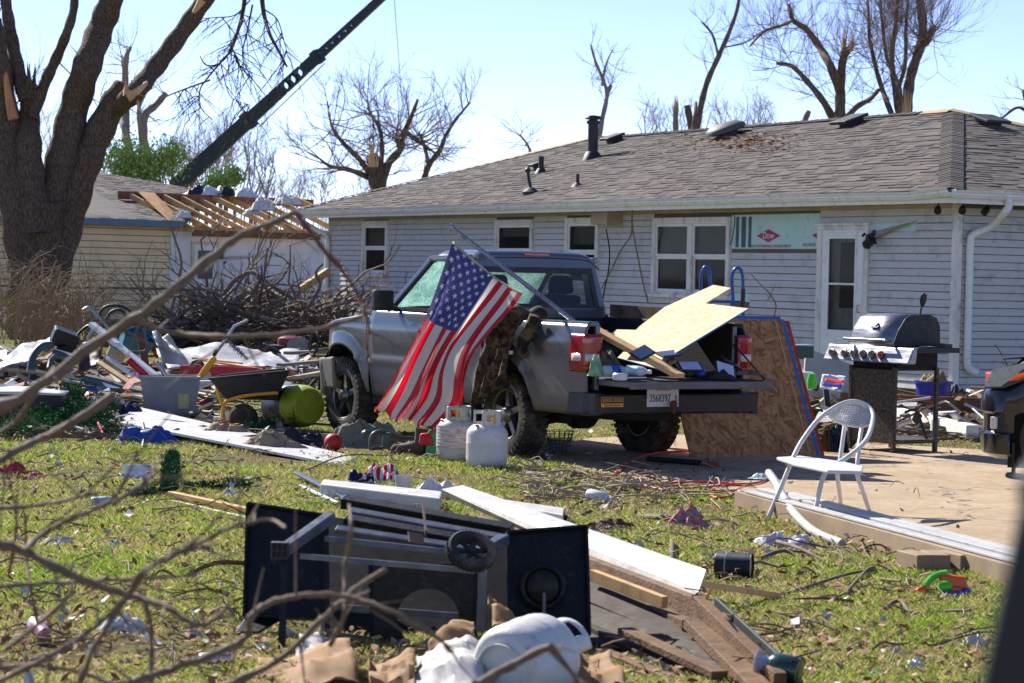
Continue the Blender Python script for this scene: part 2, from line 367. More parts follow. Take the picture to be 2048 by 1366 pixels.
# foam sheathing boards with print
mfoam=mat('teal foam board','#b3d6d0','#bfdcd6',3,.7,dirt='#7fa59d',ds=8,da=.33)
mred=mat('magenta print','#b5365c',None,20,.7); mgreyp=mat('grey print','#4f6063',None,20,.7); mwp=mat('white print','#e9eceb',None,20,.7)
for i,(a,b,za,zb) in enumerate(foam):
    f=MB().span((-.008,a,za),(.010,b,min(zb,ZW-.03))).build('foam_board',mfoam,house)
    if i: continue
    zt=min(zb,ZW-.03); ux=(0,-1,0); uz=(0,0,1); X=-.0095
    for (x0,x1) in ((1473,1479),(1484,1493),(1498,1504)):
        y0=LW(x0,460)[0]; y1=LW(x1,460)[0]; MB().span((X-.001,y1,za+.02),(X+.001,y0,zt-.03)).build('printed_stripe',mgreyp,f)
    yc,zc=LW(1538,471.5); hw=(LW(1514,471)[0]-LW(1562,471)[0])/2; hh=.098
    def diamond(y,lo=-1,hi=1):
        b=MB(); b.add([(X,y+hw*k,zc) for k in (1,)]+[(X,y,zc+hh)]+([(X,y-hw,zc)] if hi>0 else [])+[(X,y,zc-hh)],[(0,1,2,3)] if hi>0 else [(0,1,2)]); b.build('printed_diamond',mred,f)
    diamond(yc); text('Dow',.135,'lettering',mwp,f,(X-.002,yc,zc),ux,uz,sx=1.15)
    ye=LW(1638,470)[0]; yd=LW(1625,470)[0]
    MB().add([(X,yd,zc),(X,ye+.005,zc+hh*.55),(X,ye+.005,zc-hh*.55)],[(0,1,2)]).build('printed_diamond',mred,f)
    text('HIGH PERFORMANCE UNDERLAYMENT',.062,'lettering',mred,f,(X-.001,yc-.06,zc-.155),ux,uz,sx=1.0,shear=.2)
    text('R-1.0   FANFOLD INSULATION',.03,'lettering',mred,f,(X-.001,yc-.2,zc-.215),ux,uz,sx=1.2)
    text('HIGH PERFOR',.062,'lettering',mred,f,(X-.001,LW(1619,487)[0],zc-.135),ux,uz,sx=.86,shear=.2)
# a loose siding end hanging over the torn strip right of the door
mtorn=mat('torn siding strip','#a59c97','#8d837b',9,.6)
p0=LW(1742,470); p1=LW(1838,446)
MB().grid(lambda u,v:(-.03-.05*v*math.sin(u*3),lerp(p0[0],p1[0],u),lerp(p0[1],p1[1],u)-.12*v*(1-u)+.03),8,3).build('torn_strip',mtorn,house,solid=.004)
# windows
def m_glass():
    t=NT('window glass'); B=t.b.inputs; B['Base Color'].default_value=(.03,.035,.035,1); B['Roughness'].default_value=.04; B['Specular IOR Level'].default_value=.08; B['Alpha'].default_value=.4; return t.m
mglass=m_glass(); mblind=mat('cream blind','#b9b39b','#a8a28b',3,.8)
def window(a,b,za,zb,shade=.5,ns=1):
    fr=MB(); tw=.085; d0,d1=-.05,.03
    fr.span((d0,a-.01,za),(d1,a+tw,zb)); fr.span((d0,b-tw,za),(d1,b+.01,zb)); fr.span((d0+.003,a+tw,zb-.1),(d1,b-tw,zb)); fr.span((d0-.03,a-.03,za-.055),(d1,b+.03,za))
    fr.span((d0+.003,a+tw,za),(d1,b-tw,za+.04))
    mid=[a+(b-a)*(i)/ns for i in range(1,ns)]
    for y in mid: fr.span((d0+.002,y-.07,za),(d1,y+.07,zb-.1))
    w=fr.build('window',white,house,bevel=.006)
    e=[a+tw]+[q for y in mid for q in (y-.07,y+.07)]+[b-tw]
    for i in range(0,len(e),2):
        y0,y1=e[i],e[i+1]; z0,z1=za+.04,zb-.1; zm=(z0+z1)/2+.02; s=.04
        for j,(p,q,x) in enumerate(((zm,z1,-.012),(z0,zm,.01))):
            sm=MB(); sm.span((x-.012,y0,p),(x+.012,y0+s,q)); sm.span((x-.012,y1-s,p),(x+.012,y1,q)); sm.span((x-.011,y0+s,q-s),(x+.011,y1-s,q)); sm.span((x-.011,y0+s,p),(x+.011,y1-s,p+s))
            sm.build('sash',whitec,w); MB().span((x-.003,y0+s,p+s),(x+.003,y1-s,q-s)).build('pane',mglass,w)
        if shade:
            sb=MB(); zz=z1
            while zz>z1-(z1-z0)*shade: sb.span((.07,y0,zz-.023),(.074,y1,zz)); zz-=.025
            sb.build('blind',mblind,w)
    return w
for w,sh,ns in zip(wins,(.5,.2,.35,.42),(1,1,1,2)): window(*w,shade=sh,ns=ns)
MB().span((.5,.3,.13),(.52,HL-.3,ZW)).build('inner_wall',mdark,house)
# storm door over inner door
a,b,za,zb=door; dr=MB(); tw=.11
dr.span((-.045,a-.01,za),(.02,a+tw,zb)); dr.span((-.045,b-tw,za),(.02,b+.01,zb)); dr.span((-.042,a+tw,zb-.06),(.02,b-tw,zb)); dr.span((-.07,a-.05,zb),(.02,b+.05,zb+.035)); dr.span((-.1,a,za-.05),(.02,b,za+.01))
dd=dr.build('door',white,house,bevel=.006); a+=tw; b-=tw
g0=LW(1662,476); g1=LW(1711,663); ga,gb,gz0,gz1=g1[0],g0[0],g1[1],g0[1]
st=MB(); st.span((-.03,a,za+.01),(-.005,ga,zb-.06)); st.span((-.03,gb,za+.01),(-.005,b,zb-.06)); st.span((-.029,ga,gz1),(-.006,gb,zb-.06)); st.span((-.029,ga,za+.01),(-.006,gb,gz0))
gm_=LW(1690,568)[1]; st.span((-.033,ga,gm_-.015),(-.008,gb,gm_+.015)); st.build('storm_panel',whitec,dd,bevel=.004)
bz=MB()
for q0,q1,p0,p1 in ((ga-.025,ga+.012,gz0-.03,gz1+.03),(gb-.012,gb+.025,gz0-.03,gz1+.03)): bz.span((-.038,q0,p0),(-.026,q1,p1))
bz.span((-.0375,ga,gz1-.01),(-.027,gb,gz1+.03)); bz.span((-.0375,ga,gz0-.03),(-.027,gb,gz0+.01)); bz.build('glazing_frame',whitec,dd)
MB().span((-.02,ga,gz0),(-.014,gb,gz1)).build('pane',mglass,dd)
inn=MB(); inn.span((.05,a-.03,za),(.085,ga+.06,zb)); inn.span((.05,gb-.16,za),(.085,b+.02,zb)); inn.span((.051,ga+.06,za),(.084,gb-.16,gz0+.32)); inn.span((.051,ga+.06,gz1-.06),(.084,gb-.16,zb)); inn.build('inner_door',white,dd)
MB().span((.06,ga+.06,gz0+.32),(.066,gb-.16,gz1-.06)).build('pane',mglass,dd)
MB().tube([(-.03,a+.06,1.2),(-.07,a+.06,1.2),(-.07,a+.06,1.1),(-.03,a+.06,1.1)],.008,6).build('handle',mat('dull brass','#7a6a4a',None,9,.4,.8),dd)
# roof
roof=MB(); mdeck=mat('roof deck','#57504c',None,4,.9)
e=OV+.05; yA,yB,xm=4.9,16.35,HW/2
P=[V(-e,-e,ZE),V(HW+e,-e,ZE),V(HW+e,HL+e,ZE),V(-e,HL+e,ZE),V(xm,yA,ZR),V(xm,yB,ZR)]
roof.add(P,[(0,1,4),(1,2,5,4),(2,3,5),(3,0,4,5)]); roof.add([p-V(0,0,.03) for p in P[:4]],[(0,3,2,1)]); roof.add([P[0],P[1],P[2],P[3]]+[p-V(0,0,.03) for p in P[:4]],[(0,1,5,4),(1,2,6,5),(2,3,7,6),(3,0,4,7)])
ro=roof.build('roof',mdeck,house)
tones=['#69635e','#767069','#5e5a59','#7b736b','#565251','#837b74']
# long slope
O=P[0].copy(); U=V(0,1,0); D=(V(xm,0,ZR)-V(-e,0,ZE)); Ls=D.length; D.normalize(); LT=HL+2*e
def qf(s): f=s/Ls; return (lerp(0,yA+e,f),lerp(LT,yB+e,f))
shingles('shingles',ro,O,U,D,qf,int(Ls/.143)+1,.143,tones,1)
O2=P[0].copy(); U2=V(1,0,0); D2=(V(0,yA,ZR)-V(0,-e,ZE)); L2=D2.length; D2.normalize(); LT2=HW+2*e
def qf2(s): f=s/L2; return (lerp(0,LT2/2,f),lerp(LT2,LT2/2,f))
shingles('shingles',ro,O2,U2,D2,qf2,int(L2/.143)+1,.143,tones,2)
def caps(pa,pb,n1,n2,w=.17,name='hip_cap',mt=None,step=.14):
    d=(pb-pa); L=d.length; d.normalize(); b=MB(); cols=[]
    k=0
    while k*step<L:
        q=pa+d*(k*step); r=pa+d*min(L,(k*step+step*1.25)); h=.022+jit(.003)
        c=q+V(0,0,h+.012); c2=r+V(0,0,h)
        b.add([c,c+n1*w+V(0,0,.0),c2+n1*w,c2],[(0,1,2,3)]); b.add([c,c+n2*w,c2+n2*w,c2],[(0,3,2,1)])
        b.add([c,c+n1*w,c+n1*w-V(0,0,.014),c-V(0,0,.014)],[(0,1,2,3)]); b.add([c,c+n2*w,c+n2*w-V(0,0,.014),c-V(0,0,.014)],[(3,2,1,0)])
        cc=hexc(random.choice(tones)); cols+=[cc]*16; k+=1
    o=b.build(name,mt or mshin,ro); at=o.data.color_attributes.new('tint','FLOAT_COLOR','POINT'); at.data.foreach_set('color',[x for c in cols for x in c])
def hipdirs(pa,pb,Nn1,Nn2):
    d=(pb-pa).normalized(); a=Nn1.cross(d).normalized(); b=d.cross(Nn2).normalized(); return a,b
Nl=V(-(ZR-ZE),0,xm+e).normalized(); Ne=V(0,-(ZR-ZE),yA+e).normalized(); Nr=V(ZR-ZE,0,xm+e).normalized()
d=(P[4]-P[0]).normalized(); n1=Nl.cross(d); n1=n1 if n1.dot(V(0,1,0))>0 else -n1; n2=Ne.cross(d); n2=n2 if n2.dot(V(1,0,0))>0 else -n2
caps(P[0],P[0].lerp(P[4],.965),n1.normalized(),n2.normalized())
# stripped ridge and hip lines showing tan felt
def feltstrip(pa,pb,na,nb,w=.13):
    b=MB(); b.add([pa+V(0,0,.035),pb+V(0,0,.035),pb+na*w+V(0,0,.026),pa+na*w+V(0,0,.026),pb+nb*w+V(0,0,.026),pa+nb*w+V(0,0,.026)],[(0,1,2,3),(0,5,4,1)]); b.build('felt_strip',mfelt,ro)
dn=V(-(xm+e),0,-(ZR-ZE)).normalized(); dr_=V(xm+e,0,-(ZR-ZE)).normalized()
feltstrip(P[4]-V(0,.02,0),P[4].lerp(P[5],.06),dn,dr_,.16)
d=(P[4]-P[1]).normalized(); n1=Ne.cross(d); n1=n1 if n1.dot(V(-1,0,0))>0 else -n1; n2=Nr.cross(d); n2=n2 if n2.dot(V(0,1,0))>0 else -n2
feltstrip(P[1],P[4],n1.normalized(),n2.normalized(),.2)
d=(P[5]-P[3]).normalized(); n1=Nl.cross(d); n1=n1 if n1.dot(V(0,-1,0))>0 else -n1
feltstrip(P[3].lerp(P[5],.55),P[5],n1.normalized(),n1.normalized()*-.2,.16)
caps(P[4].lerp(P[5],.07),P[5],dn,dr_,.15,'ridge_cap',step=.16)
caps(P[3],P[3].lerp(P[5],.55),n1.normalized(),-n1.normalized()*.3,.14)
# soffit, fascia, gutters
MB().span((-OV,-OV,ZW-.012),(0,HL+OV,ZW)).build('soffit',mat('aged soffit','#b3a287','#9d8c72',4,.8),house)
MB().span((0,-OV,ZW-.0125),(HW+OV,0,ZW-.0005)).build('soffit',MATS['aged soffit'],house)
MB().span((-OV-.02,-OV-.02,ZW-.05),(-OV,HL+OV,ZE-.035)).build('fascia',whitec,house); MB().span((-OV,-OV-.022,ZW-.051),(HW+OV,-OV,ZE-.036)).build('fascia',whitec,house)
def gutter(p0,p1,out,name='gutter',bend=None):
    pr=[(0,0),(0,-.105),(.07,-.105),(.095,-.06),(.095,-.04),(.115,-.02),(.12,0),(.112,0),(.108,-.018),(.088,-.038),(.086,-.06),(.066,-.098),(.006,-.098),(.006,0)]
    p0=Vector(p0);p1=Vector(p1);n=24; vs=[];fs=[];k=len(pr)
    for i in range(n+1):
        t=i/n; q=p0.lerp(p1,t); dz,dо=(bend(t) if bend else (0,0))
        for a,z in pr: vs.append(q+out*(a+dо*(a/.12))+V(0,0,z+dz*(.3+.7*a/.12)))
    for i in range(n):
        for j in range(k): fs.append((i*k+j,i*k+(j+1)%k,(i+1)*k+(j+1)%k,(i+1)*k+j))
    fs+=[tuple(range(k)),tuple(n*k+j for j in range(k-1,-1,-1))]
    return MB().add(vs,fs).build(name,whitec,house)
mg=MATS['white vinyl']
def bd(t):   # crushed where the corner was hit
    x=(t-.03)/.05; return (.05*math.exp(-(t/.018)**2)-.03*math.exp(-x*x)+.006*math.sin(t*40),.06*math.exp(-(t/.03)**2))
gutter((-OV-.02,-OV-.14,ZE-.002),(-OV-.02,HL+OV,ZE-.006),V(-1,0,0),bend=bd); gutter((-OV-.02,-OV-.023,ZE-.003),(HW+OV,-OV-.023,ZE-.003),V(0,-1,0))
def dspout(pts,name='downspout'):
    b=MB(); pts=smoothpts(pts,4); b.tube(pts,.052,8); b.build(name,whitec,house,smooth=50)
px=EW(1931,600)[0]; pt=EW(2010,410,-OV)[0]
dspout([(pt,-OV-.07,ZE-.1),(pt,-OV-.07,ZE-.2),(pt-.04,-OV-.04,ZE-.27),(px+.22,-.22,ZE-.45),(px+.03,-.09,ZE-.56),(px,-.07,ZE-.68),(px,-.07,1.6),(px,-.07,.9),(px,-.07,.52),(px+.03,-.08,.42),(px+.12,-.16,.36)])
yl=HL-.06
dspout([(-OV-.07,HL+.3,ZE-.1),(-OV-.06,HL+.3,ZE-.2),(-.2,HL+.12,ZE-.42),(-.07,yl,ZE-.55),(-.07,yl,1.5),(-.07,yl,.3),(-.15,yl,.2)])
# eave spot lights
msp=mat('black metal','#1e1b19','#2b2724',20,.45,.3)
for x,y,ax in ((1876,428,0),(1925,427,1),(1974,428,1)):
    q=LW(x,415,-.3) if ax==0 else EW(x,415,-.3); o=V(-.3,q[0],ZW-.02) if ax==0 else V(q[0],-.3,ZW-.02)
    s=MB(); s.lathe([(.05,0),(.05,-.015),(.02,-.02)],12,o); s.tube([o+V(0,0,-.02),o+V(0,0,-.07)],.012,6); dd_=V(-.5,-.6,-.45) if x<1950 else V(-.7,-.2,-.5)
    s.lathe([(.02,-.04),(.045,.0),(.05,.08),(.042,.085)],12,o+V(0,0,-.09),dd_); s.build('spot_light',msp,house,smooth=40)
# broken coach lamp hanging right of the door
q=LW(1752,468); L0=V(-.02,q[0],q[1])
cl=MB(); cl.lathe([(.055,0),(.06,.02),(.02,.03)],12,L0,(-1,0,0)); cl.tube([L0+V(-.03,0,0),L0+V(-.12,.02,-.02),L0+V(-.14,0,-.09)],.012,6); cl.tube([L0+V(-.1,.09,.0),L0+V(-.1,.15,-.03)],.018,6)
c2=L0+V(-.14,-.07,-.12); cl.lathe([(.02,.1),(.09,.06),(.095,.05),(.06,.045),(.07,-.07),(.03,-.1),(.0,-.11)],6,c2,(.4,-.6,.7)); cl.build('coach_lamp',msp,house,smooth=30)
MB().lathe([(.055,.04),(.06,-.06)],6,c2,(.4,-.6,.7)).build('lamp_glass',mat('amber glass','#a98c58','#8a6c3e',12,.2),house)
# cables dangling from the eave
def cable(pts,r,m,name='dangling_cable',par=None): return MB().tube(smoothpts(pts,6),r,6).build(name,m,par)
mcb=mat('black cable','#20201f',None,5,.6); mcy=mat('weathered cable','#8d7f58','#6d6245',25,.7)
def lwp(x,y,o=-.1): a,z=LW(x,y,o); return V(o,a,z)
cable([lwp(1212,458),lwp(1219,500),lwp(1217,540),lwp(1208,585),lwp(1204,610)],.012,mcb,par=house)
cable([lwp(1265,420,-.5),lwp(1264,430,-.4),lwp(1262,470,-.2),lwp(1242,500),lwp(1215,555),lwp(1194,592)],.014,mcy,par=house)
cable([lwp(1265,420,-.5),lwp(1265,455,-.3),lwp(1275,510,-.2),lwp(1285,560),lwp(1296,605)],.013,mcy,par=house)
cable([lwp(1465,428,-.45),lwp(1470,436,-.2),lwp(1466,470,-.06),lwp(1460,490,-.06)],.008,mcb,par=house)
MB().span((-.3,LW(1246,440)[0],2.36),(-.02,LW(1213,440)[0],ZW-.02)).build('drooping_soffit_panel',MATS['aged soffit'],house)
# roof hardware: each standing where the photo shows it on the slope
mvt=mat('vent black','#2e2c2b','#3c3937',9,.6,.2); mvb=mat('vent grey','#5c5854','#4c4845',9,.6)
def RP(x,y):   # point of the long slope seen at a pixel
    n=HE2*Nl.x+HE1*Nl.y+V(0,0,Nl.z); o=C0+HE2*P[0].x+HE1*P[0].y+V(0,0,P[0].z); w=PL(x,y,o,n)-C0; return V(w.dot(HE2),w.dot(HE1),w.z)
q=RP(1185,316); b=MB(); b.lathe([(.2,-.06),(.13,.1),(.095,.12),(.095,.66),(.1,.66)],16,q); b.lathe([(.1,.62),(.125,.63),(.125,.68),(.1,.69)],16,q); b.lathe([(.15,.71),(.155,.73),(.13,.77),(.0,.79)],16,q); b.lathe([(.08,.66),(.08,.72)],12,q); b.build('flue_pipe',mvt,ro,smooth=40)
q=RP(1082,345); b=MB(); b.lathe([(.13,-.04),(.07,.07),(.05,.08),(.05,.3),(.04,.3)],12,q); b.build('vent_pipe',mvt,ro,smooth=40)
q=RP(1062,386); b=MB(); b.lathe([(.16,-.02),(.16,.02),(.06,.09),(.04,.1)],12,q); b.tube([q+V(0,0,.05),q+V(-.02,.06,.25),q+V(-.02,.09,.37)],.028,8); b.lathe([(.0,-.05),(.05,-.02),(.05,.03),(.02,.05)],10,q+V(-.02,.1,.4),(.2,.7,.4)); b.tube([q+V(-.02,.12,.41),q+V(-.02,.22,.40),q+V(-.02,.28,.43)],.012,6); b.build('vent_pipe',mvt,ro,smooth=40)
q=RP(1155,371); b=MB(); b.lathe([(.12,-.03),(.05,.04),(.03,.05),(.03,.2)],10,q); b.build('vent_pipe',mvt,ro,smooth=40)
def boxvent(q,D,U,m=mvt,s=1.):
    N_=U.cross(D).normalized(); N_=N_ if N_.z>0 else -N_; b=MB(); Rm=Matrix((U,D,N_)).transposed()
    b.box(q+N_*.04,(.3*s,.3*s,.08),Rm); b.box(q+N_*.105-D*.03,(.46*s,.48*s,.05),Rm); b.build('box_vent',m,ro,bevel=.012)
boxvent(RP(1230,284),D,U,s=.8) if False else None
Dl=V(xm+e,0,ZR-ZE).normalized(); De=V(0,yA+e,ZR-ZE).normalized()
boxvent(RP(1230,283),Dl,V(0,1,0),s=.8); boxvent(RP(1704,249),Dl,V(0,1,0))
def RPE(x,y):
    n=HE2*Ne.x+HE1*Ne.y+V(0,0,Ne.z); o=C0+HE2*P[0].x+HE1*P[0].y+V(0,0,P[0].z); w=PL(x,y,o,n)-C0; return V(w.dot(HE2),w.dot(HE1),w.z)
boxvent(RPE(1975,250),De,V(1,0,0))
boxvent(RP(1076,338),Dl,V(0,1,0),s=.45)
q=RP(1455,272); b=MB(); b.lathe([(.2,-.06),(.2,.1),(.17,.11)],20,q,Nl); b.lathe([(.33,.09),(.36,.11),(.35,.16),(.24,.22),(0,.235)],24,q,Nl); b.build('round_vent',mvb,ro,smooth=50)
# wind blown leaves and twigs lying on the roof
mleafb=mat('dry brown leaves','#7d5236','#a0754a',8,.8); mtwig=mat('grey brown twigs','#7c6a58','#5d4d3f',12,.85)
def rreg():
    q=RP(random.gauss(1480,55),random.gauss(285,11)); return q+Nl*.02
b=MB()
for i in range(280):
    q=rreg(); R=Matrix.Rotation(random.uniform(0,6.3),3,'Z'); s=random.uniform(.02,.06); b.add([q+R@V(-s,0,.01),q+R@V(0,s*.6,.02),q+R@V(s,0,.015),q+R@V(0,-s*.6,.0)],[(0,1,2,3)])
b.build('roof_leaf_litter',mleafb,ro,kind='stuff')
b=MB()
for i in range(90):
    q=RP(random.gauss(1440,80),random.gauss(292,16))+Nl*.03; a=random.uniform(-.9,.9); L_=random.uniform(.15,.7); dv=V(jit(.4),math.cos(a),.12*jit(1))*L_; b.tube([q,q+dv*.5+V(0,0,.02),q+dv],[.007,.003],4)
b.build('roof_twigs',mtwig,ro,kind='stuff')
# ================================================ trees
def m_bark(name,a,b,c=None,sc=6):
    t=NT(name); p=t.pos((1,1,.22)); v=t.n('TexVoronoi',feature='DISTANCE_TO_EDGE'); v.inputs['Scale'].default_value=sc*2.2; t.l(p,v.inputs['Vector'])
    cc=t.mix(t.noise(sc,6,p,.7),hexc(a),hexc(b)); cc=t.mix(t.ramp(v.outputs['Distance'],[(0,(.8,.8,.8)),(.18,(0,0,0))]),cc,hexc(c or a))
    if name=='big maple bark': cc=t.mix(t.ramp(t.noise(1.2,5,t.pos(),.6),[(.6,(0,0,0)),(.72,(.7,.7,.7))]),cc,hexc('#6a6a35'))
    t.col(cc); t.b.inputs['Roughness'].default_value=.9; t.b.inputs['Specular IOR Level'].default_value=.2; t.bump(v.outputs['Distance'],.025,.8); return t.m
mbig=m_bark('big maple bark','#5a4c40','#776656','#392f27',9)
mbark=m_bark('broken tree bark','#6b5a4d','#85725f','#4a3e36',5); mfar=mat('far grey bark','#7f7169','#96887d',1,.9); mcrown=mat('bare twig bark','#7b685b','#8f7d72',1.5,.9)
mwood=mat('torn pale wood','#c79a67','#dcb98a',7,.7,bump=.01,bs=18,stretch=(1,1,.2)); mwoodr=mat('torn reddish wood','#a8683f','#c98d5c',6,.7,bump=.01,bs=20,stretch=(1,1,.2))
def twigs(b,p,d,L,r,depth,up=.15,spread=.6,kids=(2,3),rnd=random):
    n=4; pts=[p]; q=p.copy(); dd=d.normalized()
    for i in range(n):
        dd=(dd+V(rnd.gauss(0,.13),rnd.gauss(0,.13),rnd.gauss(0,.13)+up*.25)).normalized(); q=q+dd*(L/n); pts.append(q.copy())
    b.tube(pts,[r,r*.45],4 if r>.02 else 3,cap=False)
    if depth<=0: return
    for k in range(rnd.randint(*kids)):
        i=rnd.randint(1,n); f=V(rnd.gauss(0,1),rnd.gauss(0,1),rnd.gauss(0,1)); dv=(pts[i]-pts[i-1]).normalized(); f=(f-dv*f.dot(dv)); f=f.normalized() if f.length>1e-3 else V(0,0,1)
        twigs(b,pts[i],dv+f*spread*rnd.uniform(.5,1.3)+V(0,0,up),L*rnd.uniform(.5,.78),r*rnd.uniform(.45,.6),depth-1,up,spread,kids,rnd)
def pathw(pts,Y,sp=.0,seed=0):
    r=random.Random(seed); return [A(x,y,Y+r.uniform(-sp,sp)) for x,y in pts]
def tree(name,label,Y,limbs,crown=0,cl=1.2,cr=.03,depth=3,mt=None,mc=None,group=None,sp=.8,up=.2,spread=.6,stubs=(),n=10,seed=1,crownfrom=.35):
    rnd=random.Random(seed); base=A(*limbs[0][0][0],Y); root=thing(name,label,'tree',V(base.x,base.y,0),group=group); o=V(base.x,base.y,0)
    tb=MB(); P_=[]
    for i,(pts,r0,r1) in enumerate(limbs):
        w=pathw(pts,Y,sp if i else .1,seed*10+i); w=smoothpts(w,5); w=[p-o for p in w]
        if i==0 and limbs[0][0][0][1]<600: w=[V(w[0].x,w[0].y,0)]+w
        nn=len(w); rr=[lerp(r0,r1,k/(nn-1))*(1+.08*math.sin(k*1.7+i)) for k in range(nn)]
        tb.tube(w,rr,n); P_.append((w,rr))
    tb.build('trunk',mt or mbark,root,smooth=60)
    for (x,y,r,h,mm) in stubs:
        q=A(x,y,Y-.25)-o; b=MB()
        for k in range(9):
            a=rnd.uniform(0,6.28); rr=r*rnd.uniform(.1,.95); s=q+V(math.cos(a)*rr,math.sin(a)*rr,-h*.4); b.tube([s,s+V(rnd.gauss(0,.03),rnd.gauss(0,.03),h*rnd.uniform(.6,1.4))],[r*.45,r*.05],5)
        b.build('splintered_wood',mm,root)
    if crown:
        cb=MB()
        for k in range(crown):
            w,rr=P_[rnd.randrange(len(P_))]; i=rnd.randint(int(len(w)*crownfrom),len(w)-1); dv=(w[i]-w[max(i-1,0)]).normalized(); f=V(rnd.gauss(0,1),rnd.gauss(0,.7),rnd.gauss(.3,.7)).normalized()
            twigs(cb,w[i],dv*.5+f,cl*rnd.uniform(.6,1.3),min(cr,rr[i]*.6),depth,up,spread,(2,4),rnd)
        cb.build('crown',mc or mcrown,root)
    return root
TG='broken bare trees behind the houses'
big=tree('maple_tree','huge storm broken tree with several thick limbs at the left edge','50' and 50,[
 ([(76,690),(72,640),(70,560),(72,480),(74,400)],.66,.50),
 ([(60,560),(38,450),(22,340),(10,240),(-8,120),(-20,40)],.38,.24),
 ([(72,470),(62,380),(58,300),(58,230),(60,170)],.36,.16),
 ([(64,235),(90,165),(112,118),(132,70),(147,20),(150,-30)],.13,.075),
 ([(52,200),(36,140),(24,80),(14,20),(8,-30)],.16,.10),
 ([(86,480),(104,400),(128,300),(150,210),(175,130),(200,60),(222,0),(232,-60)],.36,.225),
 ([(100,560),(130,460),(160,360),(196,270),(232,200),(252,178)],.36,.25),
 ([(236,212),(270,185),(300,148),(345,90),(390,28),(425,-25)],.20,.17),
 ],crown=10,cl=1.0,cr=.02,depth=2,mt=mbig,mc=mbig,n=16,sp=.35,stubs=((262,180,.22,.3,mwood),(60,160,.1,.4,mbig)),seed=3)
for pp,rr in (([(2,105),(10,140),(16,180),(22,215),(28,240)],(.03,.12)),([(404,2),(396,14),(386,28)],(.10,.03)),([(296,166),(276,184),(256,194)],(.03,.13)),([(274,200),(278,222)],(.03,.02))):
    MB().tube([p-big.location+V(.03,-.2 if rr[1]<.125 else -.26,0) for p in smoothpts(pathw(pp,49.85),4)],rr,7).build('torn_wood',mwoodr if pp[0][0]<10 else mwood,big,smooth=60)
# drooping snapped branches of that tree, top of the picture
b=MB(); rnd=random.Random(5); o=big.location
for pts,r in (([(492,-30),(486,20),(476,60),(462,100),(452,112)],.05),([(486,40),(470,75),(455,110),(436,128),(412,130),(400,112)],.025),([(522,-20),(528,30),(540,70),(556,100),(574,134)],.05),([(455,110),(420,150),(400,180),(402,215),(425,240)],.02),([(500,0),(470,30),(430,35),(400,38)],.015),([(505,10),(495,60),(485,110),(500,150),(530,190)],.02),([(470,110),(478,130),(484,135)],.03),([(530,20),(555,40),(570,90),(575,110)],.015),([(420,160),(370,178),(330,195),(290,225)],.02),([(440,120),(455,180),(470,200),(500,210)],.012)):
    w=[p-o for p in smoothpts(pathw(pts,47,.3,len(pts)+int(r*1000)),6)]; b.tube(w,[r,r*.4],5)
    for k in range(9): i=rnd.randint(3,len(w)-1); twigs(b,w[i],V(rnd.gauss(0,.6),rnd.gauss(0,.5),-.5),rnd.uniform(.3,.9),.012,2,-.25,.7,(1,3),rnd)
b.build('hanging_branch',mbig,big)
tree('broken_tree','grey snapped trunk with bare stubs behind the big left tree',88,[([(288,380),(292,330),(286,270),(290,230),(312,210),(332,186)],.22,.1),([(262,360),(258,300),(248,255),(238,235)],.18,.08),([(290,300),(280,250),(278,215),(290,190)],.12,.05),([(252,280),(250,190),(252,120),(260,95)],.16,.07),([(250,170),(246,130),(243,112)],.07,.05)],crown=26,cl=.9,cr=.02,depth=2,mt=mfar,mc=mfar,group=TG,seed=4)
tree('spreading_tree','broad bare tree with a torn pale trunk left of the flue pipe',100,[([(757,380),(752,350),(748,325),(744,312)],.38,.26),([(762,375),(775,330),(800,300),(806,270),(822,235),(835,200)],.2,.06),([(800,300),(796,285),(788,268)],.11,.08),([(755,370),(720,320),(690,290),(668,262),(660,240)],.14,.04),([(750,360),(700,340),(660,332),(640,318)],.13,.04),([(760,350),(764,300),(760,260),(740,225),(735,205)],.12,.03),([(848,360),(858,330),(880,300),(892,270),(915,235),(940,205)],.14,.035),([(858,330),(848,290),(838,265)],.1,.04),([(810,262),(840,285),(862,300)],.1,.06)],crown=120,cl=1.35,cr=.028,depth=3,group=TG,stubs=((746,318,.2,.8,mwood),),seed=5,spread=.7)
tree('thin_tree','slender bare tree rising right of the tall flue pipe',112,[([(1196,290),(1204,240),(1214,190),(1206,160),(1190,120),(1182,90)],.14,.04),([(1214,190),(1222,170)],.1,.08),([(1204,170),(1212,130),(1224,100)],.06,.03)],crown=24,cl=1.0,cr=.018,depth=2,group=TG,seed=6,mt=mfar,mc=mfar)
tree('leaning_tree','tall thin leaning tree above the middle of the roof',84,[([(1392,270),(1400,220),(1414,165),(1436,115),(1458,65),(1474,20),(1480,-20)],.13,.05),([(1436,110),(1425,70),(1405,45)],.05,.03),([(1445,95),(1490,85),(1530,60),(1560,52)],.03,.02)],crown=22,cl=.75,cr=.014,depth=2,group=TG,seed=7)
tree('snapped_trunk','pale snapped trunk standing above the roof left of the leaning tree',84,[([(1352,275),(1351,240),(1352,207)],.11,.09)],group=TG,seed=8,mt=mfar,stubs=((1352,205,.08,.3,mwood),))
tree('snapped_trunk','dark snapped trunk with a side stub beside the leaning tree',83,[([(1388,275),(1380,240),(1374,212)],.14,.11),([(1386,262),(1390,230),(1392,205)],.08,.05)],group=TG,seed=9)
tree('snapped_trunk','short splintered grey stump just showing over the ridge',60,[([(1605,262),(1610,240),(1618,222)],.11,.06)],group=TG,seed=19,mt=mfar)
